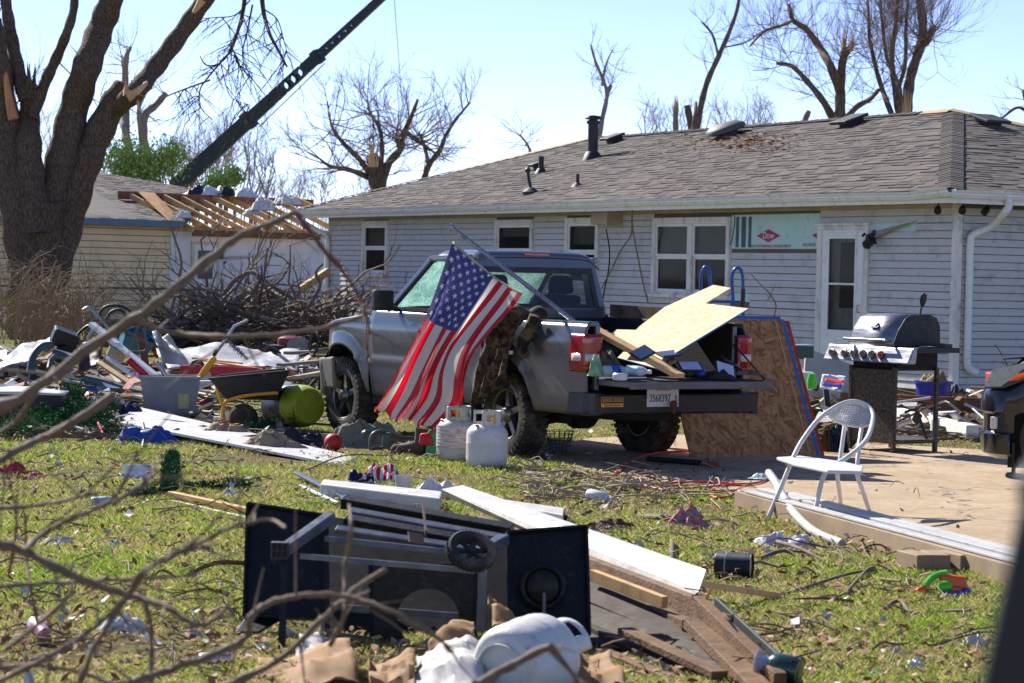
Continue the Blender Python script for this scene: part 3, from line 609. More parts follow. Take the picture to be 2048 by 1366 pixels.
tree('storm_tree','large topless tree with three torn limbs above the right roof',58,[([(1678,262),(1680,220),(1681,170),(1686,120),(1703,92)],.155,.07),([(1681,185),(1662,135),(1640,95),(1612,58),(1586,40),(1577,10)],.115,.04),([(1586,40),(1560,52),(1530,62),(1500,92)],.045,.02),([(1672,250),(1648,205),(1616,165),(1585,133),(1555,127)],.095,.04),([(1682,250),(1712,215),(1740,198),(1757,180)],.08,.045),([(1684,140),(1686,110),(1688,84)],.09,.05)],crown=120,cl=.85,cr=.010,depth=3,group=TG,stubs=((1688,84,.05,.3,mwood),(1704,92,.05,.3,mwood)),seed=10)
tree('storm_tree','tall dense bare tree with a split trunk at the upper right',57,[([(1812,255),(1815,200),(1822,150),(1838,100),(1846,60),(1840,0),(1838,-40)],.135,.085),([(1842,92),(1856,78),(1868,54)],.10,.07),([(1800,250),(1790,180),(1784,110),(1792,40),(1795,-20)],.075,.04),([(1790,245),(1765,180),(1748,120),(1738,60),(1735,0)],.07,.03),([(1795,240),(1800,180),(1775,120),(1765,50),(1760,-10)],.06,.03),([(1806,240),(1795,190),(1810,130),(1812,60),(1815,0)],.06,.03)],crown=190,cl=.95,cr=.010,depth=3,group=TG,up=.4,spread=.55,seed=11,stubs=((1812,215,.08,.5,mwood),))
tree('thin_tree','fine bare branches poking in at the right edge above the hip',60,[([(2080,250),(2040,215),(2005,235),(1990,242)],.05,.02),([(2070,230),(2050,200),(2046,180)],.04,.02)],crown=14,cl=.5,cr=.01,depth=2,group=TG,seed=12)
tree('thin_tree','small bare tree peeping over the hip left of the flue pipe',120,[([(1060,300),(1052,285),(1040,270)],.08,.04)],crown=14,cl=.9,cr=.018,depth=2,group=TG,seed=22,mt=mfar,mc=mfar)
# distant woods reading as one mass
def woods(label,x0,x1,ybase,ytop,Y,n,seed,col):
    r=random.Random(seed); b=MB()
    for k in range(n):
        x=r.uniform(x0,x1); yy=Y+r.uniform(-12,25); h=r.uniform(.55,1.)*(ybase-ytop); p=A(x,ybase,yy); t=A(x+r.gauss(0,10),ybase-h,yy); b.tube([V(p.x,p.y,p.z-6),p,p.lerp(t,.5)+V(r.gauss(0,.4),0,0),t],[.07,.015],3,cap=False)
        for j in range(7): q=p.lerp(t,r.uniform(.15,.95)); twigs(b,q,V(r.gauss(0,1),0,.9),(t-p).length*r.uniform(.2,.45),.018,2,.25,.6,(2,3),r)
    b.build('far_woods',col,label=label,cat='trees',kind='stuff')
mw1=mat('hazy bare woods','#9c8f8c','#aca09d',.3,1); mw2=mat('near bare thicket','#85746b','#9a8b82',.5,1)  # first bark colour is lightened, distance haze put into it
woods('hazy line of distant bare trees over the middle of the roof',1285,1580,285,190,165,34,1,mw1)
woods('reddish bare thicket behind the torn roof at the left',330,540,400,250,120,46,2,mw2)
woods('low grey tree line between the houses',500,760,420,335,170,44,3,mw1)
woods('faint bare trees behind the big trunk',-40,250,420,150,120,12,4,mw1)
# evergreen clumps over the neighbour's roof
mev=mat('spring evergreen leaves','#93a85a','#7b9448',3,.7)
def clumpleaf(name,pts,Y,size,n,m,label,cat,group,trunk=True,leaf=.09,seed=1):
    r=random.Random(seed); c=[A(x,y,Y) for x,y,_ in pts]; o=V(c[0].x,c[0].y,0); root=thing(name,label,cat,o,group=group); b=MB()
    for k in range(n):
        i=r.randrange(len(pts)); R=pts[i][2]*Y/F; d=V(r.gauss(0,.62),r.gauss(0,.6),r.gauss(0,.6)); q=c[i]+d*R-o; Rm=Euler((r.uniform(0,6),r.uniform(0,6),r.uniform(0,6))).to_matrix(); s=leaf*r.uniform(.6,1.5)
        b.add([q+Rm@V(-s,0,0),q+Rm@V(0,s*.45,0),q+Rm@V(s,0,.02),q+Rm@V(0,-s*.45,0)],[(0,1,2,3)])
    b.build('crown',m,root); t=MB()
    for ci in c: t.tube([V(ci.x-o.x,0,0),ci-o],[.09,.03],6)
    t.build('trunk',mbark,root)
clumpleaf('evergreen_tree',[(250,312,34),(232,330,30),(285,318,34),(320,330,30),(345,310,26),(300,348,30),(260,350,28)],80,1,6500,mev,'bright green evergreen behind the left neighbour roof','tree','evergreens by the crane',leaf=.055)
clumpleaf('evergreen_tree',[(430,368,20),(452,360,22),(470,352,14),(415,378,14)],82,1,2600,mev,'small bright green evergreen at the foot of the crane boom','tree','evergreens by the crane',leaf=.055,seed=2)
# ================================================ crane boom
crane=thing('crane','long dark telescopic crane boom slanting up behind the neighbour house','crane',V(*A(352,372,95)))
co=crane.location.copy(); mcr=mat('dark blue crane steel','#23303a','#2d3a44',2,.5,.2); a0=A(352,374,95)-co; a1=A(765,-6,92)-co; dv=(a1-a0); CL=dv.length; dv.normalize(); nv=dv.cross(V(0,1,0)).normalized()
if nv.z<0: nv=-nv
sv=nv.cross(dv)
def bt(x): return (A(x,0,1).x,)
def bx_(x): return ((x-352)/(765-352))*CL
def seg(x0,x1,h0,h1,holes,name):
    b=MB(); s0,s1=bx_(x0),bx_(x1); xs=[s0]; w=.5
    hs=[(bx_(hx),hr) for hx,hr in holes]
    def hh(s): return lerp(h0,h1,(s-s0)/(s1-s0))
    def pt(s,t,y): return a0+dv*s+nv*t+sv*y
    cur=s0
    for c,r in hs:
        L_=r*1.5; b.hexa([pt(cur,-hh(cur)/2,-w/2),pt(c-L_,-hh(c)/2,-w/2),pt(c-L_,-hh(c)/2,w/2),pt(cur,-hh(cur)/2,w/2),pt(cur,hh(cur)/2,-w/2),pt(c-L_,hh(c)/2,-w/2),pt(c-L_,hh(c)/2,w/2),pt(cur,hh(cur)/2,w/2)])
        n=16; H_=hh(c)/2; vs=[]
        for y in (-w/2,w/2):
            for k in range(n):
                an=2*math.pi*k/n+.2; ca,sa=math.cos(an),math.sin(an); m_=min(L_/max(abs(ca),1e-6),H_/max(abs(sa),1e-6)); vs.append(pt(c+ca*m_,sa*m_,y))
            for k in range(n): an=2*math.pi*k/n+.2; vs.append(pt(c+r*math.cos(an),r*math.sin(an),y))
        fs=[]
        for k in range(n):
            k2=(k+1)%n; fs+=[(k,k2,n+k2,n+k),(2*n+k,3*n+k,3*n+k2,2*n+k2),(n+k,n+k2,3*n+k2,3*n+k),(k,2*n+k,2*n+k2,k2)]
        b.add(vs,fs); cur=c+L_
    b.hexa([pt(cur,-hh(cur)/2,-w/2),pt(s1,-h1/2,-w/2),pt(s1,-h1/2,w/2),pt(cur,-hh(cur)/2,w/2),pt(cur,hh(cur)/2,-w/2),pt(s1,h1/2,-w/2),pt(s1,h1/2,w/2),pt(cur,hh(cur)/2,w/2)])
    b.build(name,mcr,crane)
seg(352,502,.62,.52,[],'boom_section'); seg(502,640,.46,.40,[(547,.07),(576,.15),(590,.155),(604,.15)],'boom_section'); seg(640,775,.34,.27,[(645,.08),(656,.085),(668,.085),(681,.085),(693,.085),(705,.08),(740,.06)],'boom_section')
for x,h in ((500,.66),(638,.52)):
    s=bx_(x); b=MB(); b.hexa([a0+dv*(s+i)+nv*j+sv*k for j in (-h/2,h/2) for i,k in ((-.12,-.3),(.12,-.3),(.12,.3),(-.12,.3))]); b.build('boom_collar',mcr,crane)
b=MB(); b.tube([a0+dv*bx_(505)-nv*.45,a0+dv*bx_(640)-nv*.36],.02,5); b.build('boom_cable',mcr,crane)
p=A(788,-10,92)-co; q=A(806,232,92)-co; MB().tube([p,q],.012,5).build('hoist_cable',mat('grey cable','#8f979c',None,2,.5),crane)
MB().span((-1.2,-1,-5.2),(1.2,1.5,-1.5)).build('crane_base',mcr,crane)
# ================================================ neighbour house, roof torn off at its right end
ND=V(.75,.66,0).normalized(); NB=V(-ND.y,ND.x,0); N0=A(340,560,66); N0.z=0
NA=math.atan2(ND.y,ND.x); nb=thing('neighbour_house','beige sided house with blue fascia and its roof torn open at the right','house',N0,NA)
def NW(x,y,off=0):
    p=PL(x,y,N0+NB*off,NB)-N0; return p.dot(ND),p.z
mbei=mat('beige siding','#f0d6a8','#e6ca98',2,.6,dirt='#c4ae7c',ds=3,da=.3); mwht=mat('white stucco wall','#e8e4e0','#dedad6',2,.7); mblu=mat('blue fascia paint','#55738a','#4c687d',3,.45)
ze=NW(300,452)[1]; xl=-16.; xr=NW(655,480)[0]+1.5
MB().span((xl,.05,0),(0,.2,ze)).build('wall',mat('beige gap shade','#7d6c4a',None,2,.9),nb); e=.17; z=.1; bm0=None  # darker backing behind the board gaps paints the lap shadows
while z<ze-.05:
    if bm0 is None:
        o=MB().prism([(0,.004),(-.024,.0),(-.024,.012),(-.003,e-.022),(0,e-.022)],14.,o=(-14.,.049,0),ux=(0,1,0),uy=(0,0,1)).build('siding_board',mbei,nb,loc=(0,0,z)); bm0=o
    else: o=dup(bm0,nb,(0,0,z))
    z+=e
MB().span((0.001,.02,0),(xr,.2,ze-.12)).build('wall',mwht,nb)
MB().span((xl,-.45,ze-.02),(.1,-.4,ze+.15)).build('fascia',mblu,nb); MB().span((xl,-.4,ze-.03),(.05,.05,ze-.005)).build('soffit',mat('tan soffit','#9a8a62',None,3,.8),nb)
def toN(p): w=p-N0; return V(w.dot(ND),w.dot(NB),w.z)
rf=MB(); q=[V(xl,-.42,ze+.12),V(.12,-.42,ze+.12),toN(A(418,402,72.5)),toN(A(205,346,73)),toN(A(150,338,73)),V(xl,4,ze+1.2)]
rf.add(q+[p-V(0,0,.06) for p in q],[(0,1,2,3,4,5),(11,10,9,8,7,6)]+[(i,i+6,(i+1)%6+6,(i+1)%6) for i in range(6)]); nr=rf.build('roof',mdeck,nb)
dd1=(q[3]-V(q[3].x,-.42,ze+.12)); Lr=dd1.length; dd1=V(0,q[3].y+.42,q[3].z-ze-.12).normalized()
hipx=lambda f:lerp(.12,q[2].x,min(1,f/.72)) if f<.72 else lerp(q[2].x,q[3].x,(f-.72)/.28)
smax=(q[3]-V(q[3].x,-.42,ze+.12)).length; s2=V(0,q[2].y+.42,q[2].z-ze-.12).length
shingles('shingles',nr,V(0,-.42,ze+.125),V(1,0,0),dd1,lambda s:(-12.,lerp(.1,q[2].x,s/s2) if s<s2 else lerp(q[2].x,q[3].x,min(1,(s-s2)/(smax-s2+1e-6)))),int(smax/.143),.143,['#857b74','#8f857d','#7a716c','#958b83'],5)
mlum=mat('raw lumber','#c79c62','#d8b27c',3,.7,dirt='#8a6238',ds=9,da=.35,stretch=(1,1,.3)); mlumd=mat('aged brown lumber','#8a5a38','#74482c',4,.7,dirt='#5b3a26',ds=8,da=.4)
zt=1.0
for i in range(11):
    x=.35+i*.56; b=MB(); b.beam((x,-.5,ze-.06),(x,2.6,ze+.86),.045,.15); b.build('rafter',mlum,nb,rot=(0,jit(.03),0))
MB().beam((.4,-.42,ze-.15),(4.6,-.42,ze-.15),.05,.17).build('header_beam',mlumd,nb); MB().beam((0,2.6,ze+.86),(6.6,2.6,ze+.86),.05,.22).build('ridge_board',mlumd,nb)
MB().beam((.1,.1,ze-.0),(6.4,.1,ze-.03),.12,.09).build('wall_plate',mlum,nb)
for i in range(10): x=.6+i*.56; MB().beam((x,.3,ze-.02),(x,4.6,ze+.0),.045,.12).build('ceiling_joist',mlum,nb)
d_=MB(); d_.add([V(-.3,-.35,ze+.15),V(.55,.2,ze+.1),V(1.1,2.5,ze+.95),V(.4,2.2,ze+.95)],[(0,1,2,3)]); d_.build('torn_decking',mat('torn plywood','#b98c55','#9c7040',3,.8),nb,solid=.02)
p0=NW(383,482); p1=NW(436,600); da,db,dz0,dz1=p0[0],p1[0],max(.12,p1[1]),p0[1]
f=MB(); f.span((da,-.03,dz0-.5),(da+.09,.03,dz1)); f.span((db-.09,-.03,dz0-.5),(db,.03,dz1)); f.span((da+.09,-.029,dz1-.09),(db-.09,.03,dz1)); dn_=f.build('door',mat('cream paint','#cfc7a6',None,3,.5),nb)
MB().span((da+.09,-.02,dz0-.5),(db-.09,.025,dz1-.09)).build('door_slab',whitec,dn_); MB().span((da+.2,-.026,dz1-1.0),(db-.2,-.021,dz1-.24)).build('pane',mglass,dn_)
w=NW(443,512); MB().span((w[0]-.04,-.03,w[1]-.08),(w[0]+.04,.02,w[1]+.07)).build('door_lock',msp,nb); w=NW(449,525); MB().lathe([(.03,0),(.04,.04),(0,.06)],10,(w[0],.02,w[1]),(0,-1,0)).build('door_knob',msp,nb)
# ================================================ chain link fence
FY=50.5; f0=A(-120,575,FY-3); f1=A(660,582,FY+.5); f0.z=0;f1.z=0; fd=(f1-f0); FL=fd.length; fd.normalize(); fence=thing('chain_link_fence','rusty chain link fence running behind the brush pile','fence',f0)
mgal=mat('rusty galvanised steel','#5d544c','#7a6a5a',6,.6,.5); n=5
for i in range(n+1): MB().tube([fd*(FL*i/n),fd*(FL*i/n)+V(0,0,1.1)],.03,8).build('post',mgal,fence)
MB().tube([V(0,0,1.08),fd*FL+V(0,0,1.06)],.022,6).build('top_rail',mgal,fence)
b=MB(); k=0; st=.075
while k*st<FL+1.05:
    for sg in (1,-1):
        s0=k*st-(1.05 if sg>0 else 0); s1=s0+1.05; za,zb=(0.,1.05) if sg>0 else (1.05,0.)
        def cl(s): return min(max(s,0),FL)
        ta=(cl(s0)-s0)/1.05; tb=(cl(s1)-s0)/1.05
        if tb-ta>.02: b.tube([fd*cl(s0)+V(0,0,lerp(za,zb,ta)),fd*cl(s1)+V(0,0,lerp(za,zb,tb))],.0035,3,cap=False)
    k+=1
b.build('wire_mesh',mgal,fence)
# ================================================ brush pile and dry shrub
mbr=mat('grey brush','#6a5d52','#857666',2,.9); mbr2=mat('dark brush','#45392f','#5a4b3e',2,.9); mbr3=mat('tan dry stems','#9a8468','#7f6a50',3,.9)
rnd=random.Random(21)
def brush(name,label,n,cx,cy,wx,wy,Y,sp,m,L=(.6,2.2),r=(.012,.05),seed=1,flat=.35):
    q=random.Random(seed); b=MB()
    for k in range(n):
        x=cx+q.uniform(-1,1)*wx; top=1-(abs(x-cx)/wx)**2*.7; y=cy-wy*top*q.random()**.8; p=A(x,y,Y+q.uniform(-sp,sp)); 
        if p.z<.03: p.z=.05
        an=q.uniform(0,6.28); l=q.uniform(*L); d=V(math.cos(an),math.sin(an)*.7,q.gauss(.1,flat)).normalized(); rr=q.uniform(*r)**1.0
        pts=[p]; cur=d
        for i in range(5): cur=(cur+V(q.gauss(0,.2),q.gauss(0,.2),q.gauss(0,.18))).normalized(); z=pts[-1]+cur*l/5; z.z=max(z.z,.03); pts.append(z)
        b.tube(pts,[rr,rr*.35],5)
        for j in range(q.randint(1,4)): twigs(b,pts[q.randint(1,5)],cur+V(q.gauss(0,.8),q.gauss(0,.8),q.gauss(.1,.6)),l*q.uniform(.2,.5),rr*.45,1,.1,.6,(1,2),q)
    return b.build(name,m,label=label,cat='brush',kind='stuff')
brush('brush_pile','tangled grey brush pile between the fence and the truck hood',240,520,678,175,85,48,1.6,mbr,seed=1)
brush('brush_pile','darker brush tangled low in the pile by the fence',170,500,692,230,50,47,1.5,mbr2,(.5,1.6),(.01,.035),seed=2)
b=MB(); q=random.Random(4)
for k in range(230):
    x=q.gauss(95,62); p=A(x,q.uniform(655,700),44+q.uniform(-2,2)); p.z=max(p.z,0); h=q.uniform(.4,1.5); dx=q.gauss(0,.5); dy=q.gauss(0,.4)
    pts=[p,p+V(dx*.2,dy*.2,h*.5),p+V(dx*.7,dy*.7,h*.85),p+V(dx*1.5,dy*1.4,h*(q.uniform(.5,1.05)))]; pts=[V(a.x,a.y,max(a.z,.02)) for a in pts]; b.tube(smoothpts(pts,3),[.011,.004],4)
    if q.random()<.6: twigs(b,pts[2],V(q.gauss(0,1),q.gauss(0,1),.4),.5,.006,1,.0,.6,(1,2),q)
shr=thing('dry_shrub','leafless tan shrub around the foot of the big broken tree','shrub',V(0,0,0)); b.build('stems',mbr3,shr)
b=MB(); b.tube(smoothpts([G(250,700)+V(0,0,.15),G(430,688)+V(0,0,.18),G(640,672)+V(0,0,.2)],5),[.22,.15],12); b.build('fallen_log',mbark,label='long fallen log lying in front of the brush pile',cat='log',smooth=60)
# individual heavy limbs sticking out of the pile
for i,(pts,r,Y,lb) in enumerate([([(440,600),(470,560),(505,545),(530,575),(560,600)],.05,47.5,'thick arched limb curving out of the brush pile'),([(600,640),(625,600),(640,570),(632,545),(645,528)],.045,46.5,'forked limb pointing up beside the house downspout'),([(330,660),(345,610),(358,560),(362,520),(350,480),(338,440)],.04,49,'thin pole like limb standing against the neighbour wall')]):
    MB().tube(smoothpts(pathw(pts,Y,.2,i),5),[r,r*.5],7).build('broken_limb',mbr,label=lb,cat='branch',group='limbs in the brush pile',smooth=60)
MB().beam(A(600,580,48),A(655,543,48.6),.09,.14).build('wood_plank',mlum,label='reddish board poking up from the brush pile near the downspout',cat='board')
# ================================================ cloth helpers
from mathutils import noise as MN
def crumple(p,s,a,seed=0):
    q=p*s+V(seed*7.3,seed*3.1,seed*1.7); n=MN.noise(q)+.5*(1-abs(MN.noise(q*2.1))*2)+.35*MN.noise(q*4.3); return a*n
def patch(c,fold,nu=24,nv=24,amp=.02,sc=4,seed=0):
    """cloth between four corners c=(tl,tr,br,bl); fold(u,v)->offset along the normal"""
    c=[Vector(x) for x in c]; N=(c[1]-c[0]).cross(c[3]-c[0]).normalized()
    def f(u,v):
        p=c[0].lerp(c[1],u).lerp(c[3].lerp(c[2],u),v); return p+N*(fold(u,v)+crumple(p,sc,amp,seed))
    return MB().grid(f,nu,nv)
def heap(name,m,c,rx,ry,h,rz=0,seed=0,amp=.35,sc=5,n=30,label=None,cat=None,group=None,parent=None,power=2.,kind=None):
    """crumpled soft pile: several overlapping lumps with sharp folds and a ragged hem"""
    c=Vector(c); b=MB(); R=Matrix.Rotation(rz,3,'Z'); vs=[];fs=[]; nr=max(8,n//2); na=max(20,int(n*1.3)); q_=random.Random(seed*13+5)
    L=[(q_.uniform(-.6,.6),q_.uniform(-.6,.6),q_.uniform(.22,.5),q_.uniform(.45,1.)) for k in range(7)]
    for i in range(nr+1):
        r=i/nr
        for k in range(na):
            a=2*math.pi*k/na; q=V(math.cos(a)*r,math.sin(a)*r,0); e=1+.38*MN.noise(V(math.cos(a)*1.9+seed*3.7,math.sin(a)*1.9,seed))
            p=V(q.x*rx*e,q.y*ry*e,0); z=max(w*math.exp(-((q.x-x)**2+(q.y-y)**2)/(s_*s_)) for x,y,s_,w in L)*(1-r**5)*h
            f=V(q.x*2.3+seed,q.y*2.3,seed*1.3); rid=1-2*abs(MN.noise(f*1.3)); rid2=1-2*abs(MN.noise(f*3.1+V(4,2,1))); z+=h*amp*(.38*rid+.24*rid2)*(1-r**3)+h*.05*MN.noise(f*7)
            p+=V(MN.noise(f*2.2)*rx*.08,MN.noise(f*2.2+V(9,0,0))*ry*.08,0); p.z=max(z,.004) if r<.97 else .001
            vs.append(R@p+c)
    for i in range(nr):
        for k in range(na): fs.append((i*na+k,i*na+(k+1)%na,(i+1)*na+(k+1)%na,(i+1)*na+k))
    return b.add(vs,fs).build(name,m,parent,smooth=50,label=label,cat=cat,group=group,kind=kind)
# ================================================ pickup truck
TT=math.radians(31.5); TF=V(-math.sin(TT),math.cos(TT),0); TL=V(-math.cos(TT),-math.sin(TT),0); HB=.80
TW=G(1006,914); TO=TW-TL*.78
truck=thing('pickup_truck','dusty dark grey pickup truck with lowered tailgate and shattered windows','truck',TO,math.pi/2+TT)
def TLc(p): w=p-TO; return V(w.dot(TF),w.dot(TL),w.z)
def SD(x,y,yy=HB): return TLc(PL(x,y,TO+TL*yy,TL))        # photo pixel on a plane along the truck
def RD(x,y,xx): return TLc(PL(x,y,TO+TF*xx,TF))           # on a plane across it
def HD(x,y,z): return TLc(G(x,y,z))                       # on a level plane
def T2W(p): return TO+TF*p[0]+TL*p[1]+V(0,0,p[2])
XE=SD(1170,700).x; FA=SD(684.5,783,.78).x; XF=SD(634,700).x; CB=.74; DB=1.02; DF=SD(735,650).x; RW=.36
def m_paint():
    t=NT('dusty grey truck paint'); p=t.pos(); g=t.n('SeparateXYZ'); t.l(p,g.inputs[0])
    base=t.mix(t.noise(3,3,p),hexc('#525960'),hexc('#5e656d'))
    zf=t.n('MapRange'); t.l(g.outputs[2],zf.inputs[0]); zf.inputs[1].default_value=.35; zf.inputs[2].default_value=1.15; zf.inputs[3].default_value=.78; zf.inputs[4].default_value=.2
    d=t.math('ADD',t.math('MULTIPLY',t.noise(8,8,p,.75),.55),t.math('SUBTRACT',zf.outputs[0],.30)); f=t.ramp(d,[(.30,(0,0,0)),(.75,(.8,.8,.8))])
    sp=t.ramp(t.noise(70,3,p),[(.58,(0,0,0)),(.66,(.7,.7,.7))]); spm=t.math('MULTIPLY',sp,zf.outputs[0])
    c=t.mix(f,base,hexc('#7c6d59')); c=t.mix(spm,c,hexc('#8a7a63')); t.col(c)
    r=t.n('MapRange'); t.l(f,r.inputs[0]); r.inputs[3].default_value=.22; r.inputs[4].default_value=.8; t.l(r.outputs[0],t.b.inputs['Roughness']); t.b.inputs['Metallic'].default_value=.25; t.b.inputs['Coat Weight'].default_value=.25; t.b.inputs['Coat Roughness'].default_value=.15
    return t.m
mpaint=m_paint(); mblk=mat('black plastic','#1f2022','#2a2b2c',12,.6,dirt='#4f4638',ds=6,da=.35); mliner=mat('black bed liner','#17181a','#222325',30,.7,bump=.004,bs=80); mrub=mat('tyre rubber','#232221','#2c2a28',9,.85,dirt='#6b5f4f',ds=7,da=.42,bump=.003,bs=60)
mund=mat('dirty underbody','#1c1a18','#29251f',8,.9); malloy=mat('dull alloy','#8d8a86','#6f6c69',6,.35,.8,dirt='#6d5f4e',ds=6,da=.45)
def prof(z):
    P_=[(.36,.715),(.45,.745),(.58,.765),(.705,.772),(.712,.788),(.735,.788),(.745,.776),(.9,.795),(1.02,.80),(1.10,.785),(1.16,.755),(1.22,.725)]
    for (a,ya),(b,yb) in zip(P_,P_[1:]):
        if z<=b: return lerp(ya,yb,max(0,min(1,(z-a)/(b-a))))
    return P_[-1][1]
def sidepanel(name,x0,x1,zb,zt,arch=None,s=1,n=36,rows=14,mt=None,nose=None):
    b=MB(); zs=[.36,.45,.58,.70,.708,.714,.735,.742,.8,.9,1.0,1.06,1.1,1.14,1.2]
    def f(u,v):
        x=lerp(x0,x1,u); lo=zb(x) if callable(zb) else zb; hi=zt(x) if callable(zt) else zt; dist=9
        if arch:
            xa,za,Ra=arch; dx=x-xa
            if abs(dx)<Ra: lo=max(lo,za+math.sqrt(Ra*Ra-dx*dx))
        z=lerp(lo,hi,v); y=prof(z)
        if arch:
            dist=math.hypot(x-xa,z-za)-Ra; y+=.035*max(0,1-max(dist,0)/.11)**.7 if z>za-.1 else 0
        if nose: y-=nose(x,z)
        return V(x,s*y,z)
    b.grid(f,n,rows); return b.build(name,mt or mpaint,truck,smooth=55,solid=.012)
def hoodz(x): t=(x-2.1)/(XF-2.1); return lerp(1.19,1.03,t)-.05*max(0,(t-.75)/.25)**2
nose=lambda x,z: .16*max(0,(x-(XF-.42))/.42)**2.2
AR=.455
for s in (1,-1):
    sidepanel('fender',DF+.005,XF-.02,.42,lambda x:hoodz(x)-.005,(FA,RW+.03,AR),s,48,14,nose=nose)
    sidepanel('door',DB+.005,DF-.005,.40,1.19,None,s,14,20)
    sidepanel('cab_quarter',CB+.01,DB-.003,.40,1.19,None,s,6,20)
    sidepanel('bed_side',XE,CB-.02,.42,1.165,(0,RW+.03,AR),s,60,16)
    # wheel wells
    for xa in (FA,0):
        b=MB(); b.grid(lambda u,v:V(xa+(AR+.005)*math.cos(math.pi*u),s*(.80-.34*v),RW+.03+(AR+.005)*math.sin(math.pi*u)),20,3); b.build('wheel_well',mund,truck,smooth=True)
        MB().span((xa-AR,s*.40,.3),(xa+AR,s*.42,.9)).build('wheel_well',mund,truck)
    MB().beam((DF+.0,s*.68,.37),(CB-.2,s*.68,.37),.1,.1).build('rocker_panel',mund,truck)
# hood, cowl, nose
b=MB(); b.grid(lambda u,v:V(lerp(2.08,XF,u),lerp(-1,1,v)*(prof(1.16)-.012-nose(lerp(2.08,XF,u),1)),hoodz(lerp(2.08,XF,u))+.035*(1-abs(2*v-1)**3)-.02*max(0,(u-.8)/.2)**2),20,16); b.build('hood',mpaint,truck,smooth=55,solid=.012)
b=MB(); b.grid(lambda u,v:V(XF+.0-.12*abs(2*u-1)**3,lerp(-.72,.72,u),lerp(.55,1.0,v)),14,4); b.build('grille',mblk,truck,solid=.02)
b=MB(); b.grid(lambda u,v:V(XF+.1-.2*abs(2*u-1)**2.5-.02*math.cos(v*3.1),lerp(-.79,.79,u),lerp(.36,.70,v)),20,6); b.build('front_bumper',mat('dusty bumper','#6c6862','#7d766c',5,.6,dirt='#84755f',ds=6,da=.5),truck,smooth=True,solid=.05)
for s in (1,-1):
    b=MB(); b.add([V(XF-.36,s*.80,.42),V(XF-.02,s*.775,.42),V(XF-.06,s*.80,.70),V(XF-.34,s*.815,.72),V(XF-.36,s*.70,.42),V(XF-.02,s*.66,.42),V(XF-.06,s*.70,.70),V(XF-.34,s*.70,.72)],[(0,1,2,3),(7,6,5,4),(0,4,5,1),(1,5,6,2),(2,6,7,3),(3,7,4,0)]); b.build('bumper_end_cap',MATS['dusty bumper'],truck,bevel=.02)
    b=MB(); b.add([V(XF-.2,s*.755,.80),V(XF-.03,s*.69,.80),V(XF-.04,s*.69,.96),V(XF-.21,s*.757,.97),V(XF-.2,s*.70,.80),V(XF-.05,s*.6,.80),V(XF-.06,s*.6,.96),V(XF-.21,s*.70,.97)],[(0,1,2,3),(7,6,5,4),(0,4,5,1),(1,5,6,2),(2,6,7,3),(3,7,4,0)]); b.build('turn_signal',mat('amber lens','#d98a3c','#c4702a',9,.25),truck)
q=SD(720,655); text('EDGE',.075,'badge',mat('chrome','#d5d7d9',None,5,.2,.9),truck,(q.x-.0,prof(1.05)+.008,1.075),(-1,0,0),(0,.1,1),ext=.004,sx=1.5)
# bed
zf=.70; FB=CB-.03
b=MB(); b.span((XE+.01,-.66,zf-.03),(FB,.66,zf)); b.build('bed_floor',mliner,truck)
for s in (1,-1):
    MB().span((XE+.02,s*.655,zf),(FB,s*.685,1.15)).build('bed_liner',mliner,truck); MB().span((XE+.0,s*.665,1.13),(FB,s*.765,1.172)).build('bed_rail',mpaint if s>0 else mliner,truck,bevel=.012)
    b=MB(); b.lathe([(0,.0)],3) if False else None
    MB().span((XE-.002,s*.655,.62),(XE+.05,s*.70,1.15)).build('bed_end_post',mpaint,truck,bevel=.012)
    b=MB(); b.grid(lambda u,v:V(-.40+.8*u,s*(.66-.18*math.sin(math.pi*min(1,max(0,v)))*0-.17*v),zf+.26*(math.sin(math.pi*u)**.5)*(1 if v<.99 else 1)),12,2); b.build('wheel_hump',mliner,truck)
MB().span((FB-.02,-.70,.6),(FB+.01,.70,1.16)).build('bed_front_wall',mliner,truck)
# tailgate, lowered
TGX=XE-.50; b=MB(); b.span((TGX,-.69,.665),(XE-.02,.69,.715)); tg=b.build('tailgate',mpaint,truck,bevel=.01)
MB().span((TGX+.04,-.64,.7155),(XE-.05,.64,.722)).build('tailgate_liner',mliner,tg)
MB().span((TGX-.003,-.69,.655),(TGX+.03,.69,.70)).build('tailgate_edge',mat('worn grey edge','#6c6a66','#57544f',9,.6),tg,bevel=.006)
for s in (1,-1): cable([(XE,s*.66,1.0),(XE-.2,s*.67,.87),(XE-.42,s*.675,.725)],.007,mcb,'tailgate_strap',tg)
# tail lights
mlr=mat('red tail lens','#a0141c','#8a0f18',14,.15,coat=.5); mlw=mat('clear lens band','#cfc9c4','#b9b3ae',30,.2)
for s in (1,-1):
    z0,z1=.775,1.075; b=MB()
    def f(u,v):
        e=min(1,max(0,(v*(1-v))*9)); w=u/.4; x=XE-.045 if u<.4 else XE-.045+.22*(u-.4)/.6; y=lerp(.665,.815,min(1,w)); x+=.018*math.exp(-((u-.4)/.08)**2); return V(x,s*(y+.008*e),lerp(z0,z1,v))
    b.grid(f,20,8); tl=b.build('tail_light',mlr,truck,smooth=True,solid=.02)
    b=MB(); b.grid(lambda u,v:f(lerp(.06,.9,u),lerp(.27,.47,v))+V(-.012*(1-u),s*.012*u,0),8,2); b.build('reverse_lens',mlw,tl,smooth=True,solid=.006)
